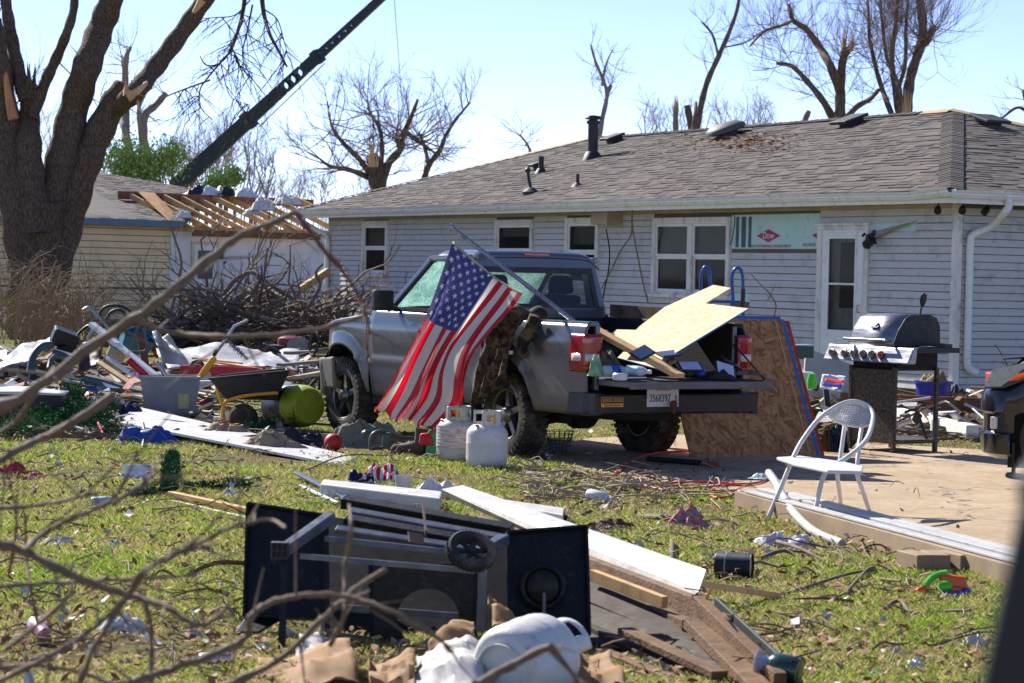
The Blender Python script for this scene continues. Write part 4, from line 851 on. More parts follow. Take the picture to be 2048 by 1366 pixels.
# rear bumper with plate and sticker
mbp=mat('dusty black bumper','#17181b','#1f2124',9,.5,dirt='#3a362f',ds=5,da=.35); BX=XE-.17
b=MB(); b.hexa([V(BX,-.80,.44),V(XE+.02,-.81,.44),V(XE+.02,.81,.44),V(BX,.80,.44),V(BX-.02,-.80,.60),V(XE+.02,-.81,.61),V(XE+.02,.81,.61),V(BX-.02,.80,.60)]); rb=b.build('rear_bumper',mbp,truck,bevel=.015)
for s in (1,-1): MB().hexa([V(BX,s*.805,.43),V(XE+.28,s*.785,.43),V(XE+.28,s*.74,.43),V(BX,s*.74,.43),V(BX-.01,s*.81,.61),V(XE+.25,s*.79,.6),V(XE+.25,s*.74,.6),V(BX-.01,s*.74,.61)]).build('bumper_end',mbp,rb,bevel=.012)
pl=RD(1325,794,BX-.012); mpw=mat('licence plate','#d3d2cc','#c6c4bd',12,.5,dirt='#8d7d6a',ds=20,da=.28); pw,ph=.155,.078
MB().span((BX-.018,pl.y-pw,pl.z-ph),(BX-.014,pl.y+pw,pl.z+ph)).build('licence_plate',mpw,rb,bevel=.001); mink=mat('dark blue ink','#20262f',None,9,.5); mrk=mat('red ink','#a5202a',None,9,.5)
UX=(0,-1,0);UZ=(0,0,1)
text('ILLINOIS',.032,'lettering',mrk,rb,(BX-.02,pl.y,pl.z+.06),UX,UZ,ext=.0008,sx=1.2); text('3568397',.088,'lettering',mink,rb,(BX-.02,pl.y+.03,pl.z-.012),UX,UZ,ext=.0008,sx=.68); text('B',.07,'lettering',mrk,rb,(BX-.02,pl.y-.128,pl.z-.012),UX,UZ,ext=.0008,sx=.7)
q=RD(1325,812,BX-.06); MB().lathe([(0,-.032),(.026,-.022),(.032,0),(.026,.022),(0,.032)],12,V(BX-.07,pl.y-.07,pl.z-.055)).lathe([(.018,-.07),(.018,0)],10,V(BX-.07,pl.y-.07,pl.z-.06)).build('tow_ball',mat('rust','#4a2a1c','#6a3a22',20,.8),rb,smooth=40)
st=RD(1224,804,BX-.012); my=mat('yellow sticker','#e0a52a',None,9,.5); mk=mat('black ink','#191613',None,9,.5)
MB().span((BX-.0175,st.y-.105,st.z-.04),(BX-.015,st.y+.105,st.z+.04)).build('bumper_sticker',my,rb); MB().span((BX-.0185,st.y-.1,st.z-.012),(BX-.0165,st.y+.1,st.z+.036)).build('sticker_panel',mk,rb)
text('SENIOR DRIVER',.044,'lettering',my,rb,(BX-.0195,st.y,st.z+.012),UX,UZ,ext=.0006,sx=.60); text('Please Be Patient',.026,'lettering',mk,rb,(BX-.0185,st.y,st.z-.026),UX,UZ,ext=.0006,sx=.9)
# underbody
b=MB(); b.span((XE+.1,-.45,.42),(FA,-.36,.54)); b.span((XE+.1,.36,.42),(FA,.45,.54)); b.span((XE+.1,-.36,.43),(XE+.2,.36,.53)); b.tube([(0,-.66,RW),(0,.66,RW)],.05,10); b.lathe([(.0,-.14),(.13,-.08),(.14,.08),(0,.14)],14,(0,0,RW),(1,0,0)); b.tube([(FA,-.6,RW),(FA,.6,RW)],.05,8); b.span((.8,-.6,.36),(FA-.3,.6,.48)); b.build('chassis',mund,truck)
MB().lathe([(.34,-.1),(.36,-.07),(.36,.07),(.34,.1),(.2,.11),(.2,-.11)],24,(XE+.55,0,.46)).build('spare_tyre',mund,truck)
for s in (1,-1):
    b=MB(); b.tube([(XE+.12,s*.42,.5),(0,s*.42,.28),(.7,s*.42,.48)],.03,6); b.build('leaf_spring',mund,truck)
# wheels
def tyre():
    b=MB(); R=RW; w=.115; P_=[(.215,-.085),(.23,-.105),(.29,-w),(.335,-w+.006),(R-.008,-w+.03),(R-.004,-.03),(R-.004,.03),(R-.008,w-.03),(.335,w-.006),(.29,w),(.23,.105),(.215,.085)]; b.lathe(P_,40,ax=(0,1,0),ring=True)
    for k in range(40):
        a=2*math.pi*k/40
        for sy,off in ((1,0),(-1,.5)):
            aa=a+off*2*math.pi/40; er=V(math.cos(aa),0,math.sin(aa)); et=V(-math.sin(aa),0,math.cos(aa)); c=er*(R-.004)+V(0,sy*.062,0); b.box(c,(.022,.08,.036),Matrix((er,V(0,1,0),et)).transposed())
            c=er*(R-.028)+V(0,sy*.112,0); b.box(c,(.04,.014,.03),Matrix((er,V(0,1,0),et)).transposed())
    return b
def rim():
    b=MB(); b.lathe([(.205,-.09),(.212,.075),(.222,.088),(.214,.095),(.2,.085),(.196,.0),(.196,-.09)],32,ax=(0,1,0),ring=True)
    for k in range(5):
        a=2*math.pi*k/5+.3; er=V(math.cos(a),0,math.sin(a)); et=V(-math.sin(a),0,math.cos(a)); 
        b.hexa([er*.05+et*-.035+V(0,.03,0),er*.205+et*-.028+V(0,.045,0),er*.205+et*.028+V(0,.045,0),er*.05+et*.035+V(0,.03,0),er*.05+et*-.03+V(0,.075,0),er*.205+et*-.022+V(0,.08,0),er*.205+et*.022+V(0,.08,0),er*.05+et*.03+V(0,.075,0)])
    b.lathe([(.075,.03),(.07,.085),(.055,.1),(.045,.125),(0,.13)],16,ax=(0,1,0)); return b
def letters(parent):
    b=MB()
    for k in range(14):
        a=2.0+k*.085 if k<7 else 5.1+k*.085-.6
        er=V(math.cos(a),0,math.sin(a)); et=V(-math.sin(a),0,math.cos(a)); b.box(er*.268+V(0,.1145,0),(.022,.003,.013),Matrix((er,V(0,1,0),et)).transposed())
    return b
wh=None
for xa in (0,FA):
    for s in (1,-1):
        e_=thing('wheel',None,None,(xa,s*.672,RW),0 if s>0 else math.pi); e_.parent=truck
        if wh is None:
            wh=(MB().lathe([(.2,-.03),(.2,-.01),(0,-.01)],20,ax=(0,1,0)).build('brake_disc',mund,e_),tyre().build('tyre',mrub,e_,smooth=35),rim().build('rim',malloy,e_,smooth=35),letters(e_).build('raised_letters',mat('dirty white letters','#8d8880',None,9,.8),e_))
        else:
            for w in wh: dup(w,e_)
# cab
mcg=NT('clear door glass'); mcg.b.inputs['Base Color'].default_value=(.05,.09,.09,1); mcg.b.inputs['Roughness'].default_value=.04; mcg.b.inputs['Alpha'].default_value=.14; mcg=mcg.m
zs_=1.19; RT=1.725
b=MB()
def froof(u,v):
    x=lerp(.80,1.56,u); y=lerp(-1,1,v); e1=max(0,abs(y)-.72)/.28; e2=max(0,(u-.82)/.18); e3=max(0,(.1-u)/.1); z=RT+.012*(1-y*y)-.085*e1**2.2-.05*e2**2-.05*e3**2; return V(x-.02*e3,y*(.655),z)
b.grid(froof,24,24); b.build('cab_roof',mpaint,truck,smooth=60,solid=.02)
def pillar(p0,p1,w,d,name='pillar',mt=None): return MB().beam(p0,p1,w,d,up=(1,0,0)).build(name,mt or mpaint,truck,bevel=.01)
for s in (1,-1):
    pillar((2.12,s*.735,1.18),(1.50,s*.645,1.655),.05,.055); pillar((DB-.03,s*.745,1.18),(.99,s*.655,1.66),.045,.13)
    b=MB(); b.hexa([V(CB-.0,s*.60,1.18),V(CB+.16,s*.745,1.18),V(CB+.03,s*.752,1.18),V(CB,s*.68,1.18),V(.80,s*.555,1.67),V(.95,s*.655,1.66),V(.84,s*.66,1.66),V(.79,s*.60,1.67)]); b.build('pillar',mpaint,truck,bevel=.015)
    b=MB(); b.beam((1.52,s*.64,1.66),(.82,s*.648,1.675),.05,.05); b.build('roof_rail',mpaint,truck,bevel=.012)
    b=MB(); b.beam((2.12,s*.738,1.2),(DB-.05,s*.748,1.2),.03,.03); b.build('window_sill',mblk,truck)
    b=MB(); g=[V(2.06,s*.735,1.2),V(1.10,s*.745,1.2),V(1.05,s*.66,1.645),V(1.50,s*.65,1.635)]; b.add(g,[(0,1,2,3)]); b.build('side_window',mcg,truck,solid=.004)
    b=MB(); g=[V(DB-.09,s*.748,1.2),V(CB+.14,s*.748,1.2),V(.93,s*.66,1.635),V(.95,s*.66,1.64)]; b.add(g,[(0,1,2,3)]); b.build('quarter_window',mglass,truck,solid=.004)
    # mirror
    mc=SD(763,600,.93) if s>0 else V(1.93,-.93,1.3); mc=V(mc.x,s*.93,mc.z); b=MB(); b.hexa([mc+V(.05*i*(1 if k<0 else .8)-.02,s*.10*j,.095*k) for k in (-1,1) for i,j in ((-1,-1),(1,-1),(1,1),(-1,1))]); b.beam(mc+V(0,s*-.08,-.06),V(mc.x-.02,s*.75,mc.z-.09),.05,.05); b.build('side_mirror',mblk,truck,bevel=.025)
# rear wall of cab with its window
b=MB(); b.span((CB-.012,-.70,.62),(CB+.02,.70,1.235)); b.build('cab_back',mpaint,truck)
wt,wb_,ww0,ww1=1.60,1.245,.575,.64
def RWp(y,z): t=(z-1.235)/(1.68-1.235); return V(lerp(CB-.006,.80,t),y,z)
b=MB(); o4=[RWp(-.70,1.235),RWp(.70,1.235),RWp(.60,1.68),RWp(-.60,1.68)]; i4=[RWp(-ww1,wb_),RWp(ww1,wb_),RWp(ww0,wt),RWp(-ww0,wt)]
b.add(o4+i4,[(0,1,5,4),(1,2,6,5),(2,3,7,6),(3,0,4,7)]); b.build('cab_back_frame',mpaint,truck,solid=.02)
b=MB(); i5=[RWp(-ww1+.05,wb_+.035),RWp(ww1-.05,wb_+.035),RWp(ww0-.04,wt-.05),RWp(-ww0+.04,wt-.05)]; b.add([p-V(.006,0,0) for p in i4+i5],[(0,1,5,4),(1,2,6,5),(2,3,7,6),(3,0,4,7)]); b.build('window_seal',mblk,truck,solid=.012)
mtint=NT('tinted rear glass'); mtint.b.inputs['Base Color'].default_value=(.012,.03,.032,1); mtint.b.inputs['Roughness'].default_value=.05; mtint.b.inputs['Alpha'].default_value=.35; mtint=mtint.m
b=MB(); b.add([p-V(.003,0,0) for p in i5],[(0,1,2,3)]); b.build('rear_window',mtint,truck,solid=.004)
b=MB(); p=RWp(0,1.70); b.span((.772,-.13,1.695),(.80,.13,1.728)); b.build('brake_light',mlr,truck,bevel=.008)
def m_shatter():
    t=NT('shattered windscreen'); p=t.obj(); v=t.n('TexVoronoi',feature='DISTANCE_TO_EDGE'); v.inputs['Scale'].default_value=38; t.l(p,v.inputs['Vector']); w=t.n('TexVoronoi',feature='DISTANCE_TO_EDGE'); w.inputs['Scale'].default_value=9; t.l(p,w.inputs['Vector'])
    e=t.math('MAXIMUM',t.ramp(v.outputs['Distance'],[(0,(1,1,1)),(.12,(0,0,0))]),t.ramp(w.outputs['Distance'],[(0,(1,1,1)),(.06,(0,0,0))])); c=t.mix(e,hexc('#8cc7b6'),hexc('#e6f7f1')); t.col(c); t.b.inputs['Roughness'].default_value=.25
    k=t.n('MapRange'); t.l(t.noise(3.5,4,p),k.inputs[0]); k.inputs[1].default_value=.35; k.inputs[2].default_value=.6; k.inputs[3].default_value=.25; k.inputs[4].default_value=.85; t.l(t.math('MAXIMUM',t.math('MULTIPLY',e,.9),k.outputs[0]),t.b.inputs['Alpha'])
    tr=t.n('BsdfTranslucent'); t.l(c,tr.inputs[0]); mx=t.n('MixShader'); mx.inputs[0].default_value=.5; t.l(t.b.outputs[0],mx.inputs[1]); t.l(tr.outputs[0],mx.inputs[2]); t.l(mx.outputs[0],t.o.inputs[0]); return t.m
b=MB(); b.grid(lambda u,v:V(lerp(2.10,1.50,v)+.06*(1-(2*u-1)**2)*1.2-crumple(V(u*3,v*3,0),1,.03),lerp(-.70,.70,u)*lerp(1,.89,v),lerp(1.2,1.66,v)),16,8); b.build('windscreen',m_shatter(),truck,smooth=True,solid=.006)
b=MB(); b.span((DB+.0,-.66,.7),(2.3,.66,.74)); b.build('cab_floor',mund,truck); MB().span((2.0,-.68,.9),(2.3,.68,1.17)).build('dashboard',mund,truck,bevel=.03)
mseat=mat('grey seat cloth','#3a3c3d','#47494a',20,.9)
for y in (.34,-.34):
    b=MB(); b.span((CB+.35,y-.25,.74),(CB+.95,y+.25,.98)); b.hexa([V(CB+.25,y-.25,.95),V(CB+.40,y-.25,.95),V(CB+.40,y+.25,.95),V(CB+.25,y+.25,.95),V(CB+.14,y-.22,1.36),V(CB+.26,y-.22,1.36),V(CB+.26,y+.22,1.36),V(CB+.14,y+.22,1.36)]); b.hexa([V(CB+.12,y-.13,1.37),V(CB+.22,y-.13,1.37),V(CB+.22,y+.13,1.37),V(CB+.12,y+.13,1.37),V(CB+.13,y-.11,1.53),V(CB+.21,y-.11,1.53),V(CB+.21,y+.11,1.53),V(CB+.13,y+.11,1.53)]); b.build('seat',mseat,truck,bevel=.04)
# ================================================ load of the truck
def m_osb(name,a,b_,c_,sc=1.):
    """strand board: three layers of long flakes laid in different directions"""
    t=NT(name); p=t.obj(); outs=[]
    for k,(an,w) in enumerate(((.2,(11,50,50)),(1.3,(12,52,52)),(2.2,(13,46,46)))):
        mp=t.n('Mapping'); mp.inputs['Rotation'].default_value=(0,0,an); mp.inputs['Location'].default_value=(k*3.1,k*1.7,0); t.l(p,mp.inputs[0]); m2=t.n('Mapping'); m2.inputs['Scale'].default_value=tuple(x*sc for x in w); t.l(mp.outputs[0],m2.inputs[0])
        v=t.n('TexVoronoi'); v.inputs['Scale'].default_value=1; t.l(m2.outputs[0],v.inputs['Vector']); s=t.n('SeparateColor'); t.l(v.outputs['Color'],s.inputs[0]); outs.append((s.outputs[0],s.outputs[1]))
    f=t.mix(t.ramp(outs[1][1],[(.45,(0,0,0)),(.5,(1,1,1))]),outs[0][0],outs[1][0]); f=t.mix(t.ramp(outs[2][1],[(.6,(0,0,0)),(.65,(1,1,1))]),f,outs[2][0])
    c=t.ramp(f,[(.04,hexc('#7d5530') if sc<1 else hexc(a)),(.3,hexc(a)),(.6,hexc(b_)),(.92,hexc(c_))]); c=t.mix(t.math('MULTIPLY',t.noise(3,4,p),.3),c,hexc(a)); t.col(c); t.b.inputs['Roughness'].default_value=.75; t.bump(f,.002); return t.m
mosb=m_osb('oriented strand board','#bfa074','#cfb48a','#dcc8a4'); mosbd=m_osb('brown strand board','#9c6c3f','#b07f4c','#c08f5a',.8)  # second board set is browner and darker than the first
mbluep=mat('blue edge paint','#2f6fb0','#2860a0',9,.6); mredp=mat('red edge paint','#c23a22','#a83220',9,.6)
def slab(name,pts,th,m,label=None,cat=None,edge=None,edges=(),world=True,group=None,ew=.004):
    """board from a planar outline (world points) with thickness; painted edges as parts"""
    pts=[Vector(p) for p in pts]; N=Vector((0,0,0))
    for i in range(len(pts)): a,b=pts[i],pts[(i+1)%len(pts)]; N+=a.cross(b)
    N.normalize(); o=pts[0].copy(); n=len(pts); root=thing(name,label,cat,o,group=group); q=[p-o for p in pts]
    ux=(q[1]-q[0]).normalized(); uy=N.cross(ux); Mx=Matrix((ux,uy,N)).transposed(); Mi=Mx.transposed(); root.rotation_euler=Mx.to_euler(); q=[Mi@p for p in q]
    b=MB(); b.add([p-V(0,0,th/2) for p in q]+[p+V(0,0,th/2) for p in q],[tuple(range(n-1,-1,-1)),tuple(range(n,2*n))]+[(k,(k+1)%n,n+(k+1)%n,n+k) for k in range(n)]); b.build('sheet',m,root)
    for k in edges:
        a,c=q[k],q[(k+1)%n]; d=(c-a).normalized(); out=d.cross(V(0,0,1)); b=MB(); b.beam(a+out*ew/2,c+out*ew/2,ew,th*1.02,up=(0,0,1)); b.build('painted_edge',edge,root)
    return root
P1=PL(1497,618,TO+TL*-.60,TL); BD=lambda x,y,xx:T2W(RD(x,y,xx)); P2=BD(1322,722,-1.5); P3=PL(1330,612,TO+TL*-.62,TL); NP=(P2-P1).cross(P3-P1).normalized()
def OP(x,y,dz=0): return PL(x,y,P1-V(0,0,dz),NP)
slab('osb_sheet',[OP(x,y) for x,y in ((1497,618),(1326,722),(1300,708),(1238,700),(1278,655),(1330,615),(1427,571),(1462,577),(1411,608))],.012,mosb,'large notched pale strand board sheet propped across the truck bed','board',mbluep,(0,))
slab('osb_sheet',[OP(x,y,.05) for x,y in ((1222,668),(1232,660),(1312,662),(1300,690),(1240,690))],.012,mosb,'small strand board offcut under the big sheet in the bed','board')
slab('osb_sheet',[OP(x,y,.09) for x,y in ((1236,716),(1250,702),(1350,722),(1330,742))],.012,mosb,'narrow strand board offcut lying on the tailgate','board',mbluep,(3,))
# leaning sheets
BRt=G(1645,917); BLt=G(1372,920); TRt=A(1572,640,22.25); dX=TRt-BRt
def lean(off,wid,lab,m,edge,edges,top=1.,ew=.03):
    d=(BLt-BRt).normalized(); br=BRt+off; q=[br,br+d*wid,br+d*wid+dX*top,br+dX*top]; return slab('leaning_board',q,.018,m,lab,'board',edge,edges,ew=ew)
dl=(BLt-BRt).normalized(); bk=V(.25,1,0).normalized()
lean(dl*.12-bk*.0,1.16,'front brown strand board leaning on the truck rear corner',mosbd,mlum,(3,),.985,.008); lean(dl*.06+bk*.03,1.2,'blue edged strand board leaning second behind the truck',mosbd,mbluep,(3,2),1.0); lean(bk*.075+dl*.02,1.2,'red edged strand board leaning rearmost behind the truck',mosbd,mredp,(3,),.99)
# plywood strip along far bed rail
MB().beam(T2W((FB-.05,-.72,1.23)),T2W((-.3,-.74,1.22)),.03,.11).build('plywood_strip',mat('old plywood','#6d5a43','#83694c',5,.8,dirt='#3a3026',ds=7,da=.4),label='old plywood strip standing along the far bed rail',cat='board')
# plank
MB().beam(BD(1176,652,-.95),BD(1360,752,-1.76),.14,.04).build('lumber_plank',mlum,label='tan lumber plank slanting from the bed onto the tailgate',cat='board',bevel=.003)
# blue hand truck standing behind the bed
ht=thing('hand_truck','blue tubular hand truck standing behind the truck bed','hand truck',V(*G(1445,885))); ho=ht.location.copy(); mhb=mat('blue tube paint','#1d4f9e','#174286',9,.35)
for pts in (((1404,700),(1402,585),(1402,552),(1410,534),(1419,542),(1421,580),(1422,640)),((1468,700),(1466,600),(1464,552),(1474,536),(1484,546),(1486,585),(1486,700))):
    MB().tube(smoothpts([A(x,y,23.3)-ho for x,y in pts],5),.016,8).build('handle_tube',mhb,ht,smooth=60)
b=MB(); b.tube([A(1424,603,23.3)-ho,A(1487,604,23.3)-ho],.013,8); b.tube([A(1404,690,23.3)-ho,A(1486,692,23.3)-ho],.013,8); b.build('cross_bar',mhb,ht); MB().tube([A(1486,578,23.28)-ho,A(1485,614,23.28)-ho],.022,8).build('grip',mblk,ht)
MB().span((-.2,-.1,.0),(.2,.12,.02)).build('toe_plate',mhb,ht); b=MB(); b.tube([V(-.17,0,.05),A(1404,690,23.3)-ho],.014,6); b.tube([V(.17,0,.05),A(1486,692,23.3)-ho],.014,6); b.build('frame_tube',mhb,ht)
# solar lamps
msol=mat('solar panel glass','#55657d','#48566c',40,.12,.0,coat=.6); mpanel=mat('lamp diffuser','#b8c0dc','#aab2d0',9,.3)
def solar(x,y,z,rx,ry,rz,lab,m):
    r=thing('solar_lamp',lab,'lamp',BD(x,y,z),group='solar lamps on the tailgate',rot=(rx,ry,rz)); r.scale=(.72,.72,.72); b=MB(); b.span((-.13,-.09,-.012),(.13,.09,.012)); b.build('panel_frame',mblk,r,bevel=.006); MB().span((-.115,-.075,.0125),(.115,.075,.0145)).build('panel_face',m,r); MB().span((-.05,-.05,-.06),(.05,.05,-.012)).build('housing',mblk,r,bevel=.008); MB().tube([(0,0,-.05),(0,.03,-.1)],.014,6).build('bracket',mblk,r)
solar(1285,706,-1.5,.5,-.35,.75,'solar lamp tilted on the plank nearest the tail light',msol); solar(1338,708,-1.5,.25,-.1,.5,'flat solar lamp leaning on the front edge of the big sheet',msol); solar(1380,733,-1.6,.55,0,.3,'pale faced solar lamp standing in the middle of the tailgate',mpanel); solar(1450,739,-1.6,1.0,.25,.5,'solar lamp with upright white face near the tailgate right end',mpanel)
solar(1464,727,-1.4,.2,.5,.2,'solar lamp lying behind the upright white faced one',msol)
# bottles and small things on the tailgate
mclear=mat('clear plastic','#bcd2dc','#d6e4ea',15,.12,alpha=.55); mlab=mat('blue label','#2b4fae','#2444a0',12,.4); mcapw=mat('white plastic','#d2d2d0','#c6c6c2',8,.4)
def bottle(name,lab,p,ax,L,r,body,label_m,cap_m,grp=None):
    p=Vector(p); ax=Vector(ax).normalized(); t=thing(name,lab,'bottle',p,group=grp); MB().lathe([(r*.8,0),(r,.01),(r,L*.62),(r*.75,L*.74),(r*.38,L*.86),(r*.38,L*.92)],16,ax=ax).build('body',body,t,smooth=50); MB().lathe([(r*1.02,L*.25),(r*1.02,L*.55)],16,ax=ax).build('label_wrap',label_m,t,smooth=True); MB().lathe([(r*.44,L*.92),(r*.44,L)],12,ax=ax).build('cap',cap_m,t); return t
bottle('plastic_bottle','bottle with blue label lying on the tailgate left end',BD(1205,742,-1.5),TF*-.1-TL*1,.26,.045,mclear,mlab,mlab,'bottles on the tailgate'); bottle('plastic_bottle','clear water bottle lying beside the white tub on the tailgate',BD(1253,740,-1.55),V(.7,-.6,-.02),.24,.04,mclear,mat('pale blue label','#9fc4e0',None,9,.4),mcapw,'bottles on the tailgate')
MB().lathe([(.055,0),(.06,.015),(.06,.045),(.05,.055),(0,.055)],20,BD(1240,760,-1.68)).build('plastic_tub',mcapw,label='low white plastic tub on the tailgate edge',cat='tub',smooth=40)
heap('plastic_bag',mat('green white bag','#b9c7ae','#5f9c58',9,.5,alpha=.9),BD(1196,752,-1.45),.08,.1,.16,seed=2,label='green and white plastic bag stuffed behind the left tail light',cat='bag')
heap('work_clothes',mat('dark denim','#2e3036','#3d4047',7,.9),BD(1224,702,-1.05),.16,.22,.16,seed=3,amp=.6,label='dark denim clothes heaped in the bed behind the left tail light',cat='clothes')
heap('work_boot_bag',mat('olive canvas','#6d6149','#574d3a',6,.9),BD(1208,728,-1.25),.12,.16,.14,seed=5,amp=.5,label='olive canvas bundle under the denim in the bed corner',cat='clothes')
for x,y,r,mm,lb in ((1375,744,.05,mblk,'round black lamp head beside the plank end'),(1400,742,.055,mat('cobalt','#2a4ca0',None,7,.3),'round blue bottle cap like globe on the tailgate')):
    MB().lathe([(0,-r),(r*.8,-r*.6),(r,0),(r*.7,r*.6),(0,r)],14,BD(x,y,-1.6)).build('lamp_globe',mm,label=lb,cat='lamp part',smooth=True)
heap('tailgate_trash',mund,BD(1430,757,-1.6),.22,.1,.05,seed=8,amp=1.2,label='dark scraps lying along the tailgate right half',cat='scraps'); heap('work_glove',mat('glove tan','#7d6a55','#3b3732',20,.9),BD(1495,750,-1.65),.12,.06,.035,seed=9,amp=.8,label='patterned work glove at the tailgate right end',cat='glove')
# camouflage jacket over the bed side
def m_camo():
    t=NT('woodland camouflage cloth'); p=t.pos(); c=t.ramp(t.noise(9,3,p,.6),[(.36,hexc('#221d18')),(.45,hexc('#4a3e30')),(.54,hexc('#6d5d48')),(.62,hexc('#38342a'))])
    for n in c.node.color_ramp.elements: pass
    c.node.color_ramp.interpolation='CONSTANT'; c=t.mix(t.ramp(t.noise(40,3,t.pos((1,1,.3))),[(.6,(0,0,0)),(.66,(1,1,1))]),c,hexc('#2a221b')); t.col(c); t.b.inputs['Roughness'].default_value=.95; return t.m
mcamo=m_camo(); cj=thing('camouflage_jacket','camouflage jacket slung over the left bed side behind the flag','jacket',T2W((0,HB,.5))); cjo=cj.location.copy()
c4=[SD(975,640,.86),SD(1050,630,.86),SD(1004,775,.86),SD(945,815,.87)]; c4=[T2W(p)-cjo for p in c4]
patch(c4,lambda u,v:.03*math.sin(u*17+v*3)*(.4+v)+.02*math.sin(u*7-v*5)-.02,30,30,.018,6,1).build('hanging_body',mcamo,cj,smooth=True,solid=.012)
b=MB(); pts=[SD(988,690,.90),SD(1000,655,.92),SD(1030,632,.88),SD(1062,632,.78),SD(1080,640,.66)]; pts=smoothpts([T2W(p)-cjo for p in pts],8)
b.tube(pts,[.07+.03*math.sin(i*.5) for i in range(len(pts))],16); 
for i,v in enumerate(b.v): p=Vector(v); b.v[i]=tuple(p+V(1,1,1).normalized()*crumple(p,9,.018,3)+V(0,0,crumple(p,22,.008,5)))
b.build('sleeve_roll',mcamo,cj,smooth=True,sub=1)
b=MB(); pts=smoothpts([T2W(p)-cjo for p in (SD(1072,632,.85),SD(1060,660,.88),SD(1042,690,.88),SD(1048,712,.88))],6); b.tube(pts,[.06,.05],14)
for i,v in enumerate(b.v): p=Vector(v); b.v[i]=tuple(p+V(0,0,crumple(p,12,.015,7))+V(1,0,0)*crumple(p,15,.01,2))
b.build('sleeve',mcamo,cj,smooth=True,sub=1); q=T2W(SD(1022,705,.91))-cjo; MB().box(q,(.035,.01,.03)).build('care_tag',mcapw,cj)
# ================================================ flag on its pole
pB=T2W(SD(1148,643,.66)); pT=A(906,457,20.7); fl=thing('flagpole_flag','frayed red white and blue flag hanging from a pole across the truck side','flag',pB); fo=pB.copy()
mpole=mat('brushed flagpole','#a9abb0','#8f9298',14,.3,.7,dirt='#6a6258',ds=15,da=.35); MB().tube([V(0,0,0),pT-fo],.019,12).build('pole',mpole,fl,smooth=True)
dpo=(pT-fo).normalized(); MB().lathe([(0,-.032),(.024,-.024),(.033,0),(.024,.024),(0,.032)],14,pT-fo+dpo*.02,dpo).build('pole_ball',mpole,fl,smooth=True)
MB().lathe([(.02,-.03),(.022,0),(.02,.03)],10,(pT-fo).lerp(V(0,0,0),.63),dpo).build('pole_clip',mpole,fl)
def polyl(P_,t):
    n=len(P_)-1; i=min(int(t*n),n-1); return P_[i].lerp(P_[i+1],t*n-i)
LB=smoothpts([A(x,y,Y)-fo for x,y,Y in ((906,482,20.66),(884,540,20.62),(858,610,20.66),(832,670,20.72),(800,728,20.8),(772,778,20.86),(748,822,20.92))],5)
RB=smoothpts([A(x,y,Y)-fo for x,y,Y in ((1046,586,20.05),(1022,620,20.05),(985,662,20.1),(948,712,20.15),(934,762,20.2),(930,812,20.25),(886,864,20.3))],5)
def FS(u,v):
    a=polyl(LB,v); b_=polyl(RB,v); p=a.lerp(b_,u); sag=math.sin(math.pi*u)*(1-v)**2; p=p+V(-.02,0,.0)*sag+V(.05,0,-.06)*math.sin(math.pi*u)*(1-v)**3
    k=min(1,v*1.6); f=.055*k*math.sin(u*15.5+v*2.6)+.035*k*math.sin(u*27-v*4.1+1)+.02*math.sin(u*9+v*9)*k+.025*math.sin(v*6+u*4)*math.sin(math.pi*u)
    p=p+V(.35,-.94,0)*f+V(.012*k*math.sin(u*22+v*3),0,.01*math.sin(u*13)*k)
    if v>.985: p=p+V(0,0,.02*math.sin(u*17)-.012*math.sin(u*63))
    return p
def m_cloth(name,c,d,al=1):
    t=NT(name); p=t.pos(); t.col(t.mix(t.noise(7,5,p,.7),hexc(c),hexc(d))); t.b.inputs['Roughness'].default_value=.85; t.b.inputs['Sheen Weight'].default_value=.2; t.bump(t.noise(330,2,p),.0012)
    tr=t.n('BsdfTranslucent'); tr.inputs[0].default_value=hexc(c); mx=t.n('MixShader'); mx.inputs[0].default_value=.42; t.l(t.b.outputs[0],mx.inputs[1]); t.l(tr.outputs[0],mx.inputs[2]); t.l(mx.outputs[0],t.o.inputs[0]); return t.m
mfr=m_cloth('flag red','#d4122e','#ba0f28'); mfw=m_cloth('flag white','#e9e0d2','#dccfbd'); mfb=m_cloth('flag blue','#45457f','#393970'); mst=mat('embroidered star','#cfcbd6','#b9b6c6',60,.8)
CU,CV=7/13,.405
for i in range(13):
    u0,u1=i/13,(i+1)/13; v0=CV if i<7 else 0; b=MB(); b.grid(lambda u,v:FS(lerp(u0,u1,u),lerp(v0,1,v)),6,56); b.build('stripe',mfr if i%2==0 else mfw,fl,smooth=True)
b=MB(); b.grid(lambda u,v:FS(lerp(0,CU,u),lerp(0,CV,v)),36,30); b.build('canton',mfb,fl,smooth=True)
b=MB(); b.grid(lambda u,v:FS(u,lerp(-.0,.022,v))+V(.1,-.3,.02)*.012,30,2); b.build('heading',mat('canvas heading','#b3a891','#9c9179',30,.9),fl,smooth=True,solid=.004)
for r in range(9):
    nc=6 if r%2==0 else 5
    for c_ in range(nc):
        su=CU*(r+1)/10; sv=CV*((2*c_+1) if r%2==0 else (2*c_+2))/12; du=.030; dvv=du*.91/1.52; b=MB(); e_=1e-3
        n_=(FS(su+e_,sv)-FS(su-e_,sv)).cross(FS(su,sv+e_)-FS(su,sv-e_)).normalized(); n_=n_ if n_.y<0 else -n_; ring_=[]
        for k in range(10):
            a=math.pi*k/5+.3; rr=1 if k%2==0 else .40; ring_.append(FS(su+du*rr*math.cos(a),sv+dvv*rr*math.sin(a))+n_*.004)
        b.add([FS(su,sv)+n_*.006]+ring_,[(0,k+1,(k+1)%10+1) for k in range(10)]); b.build('star',mst,fl)
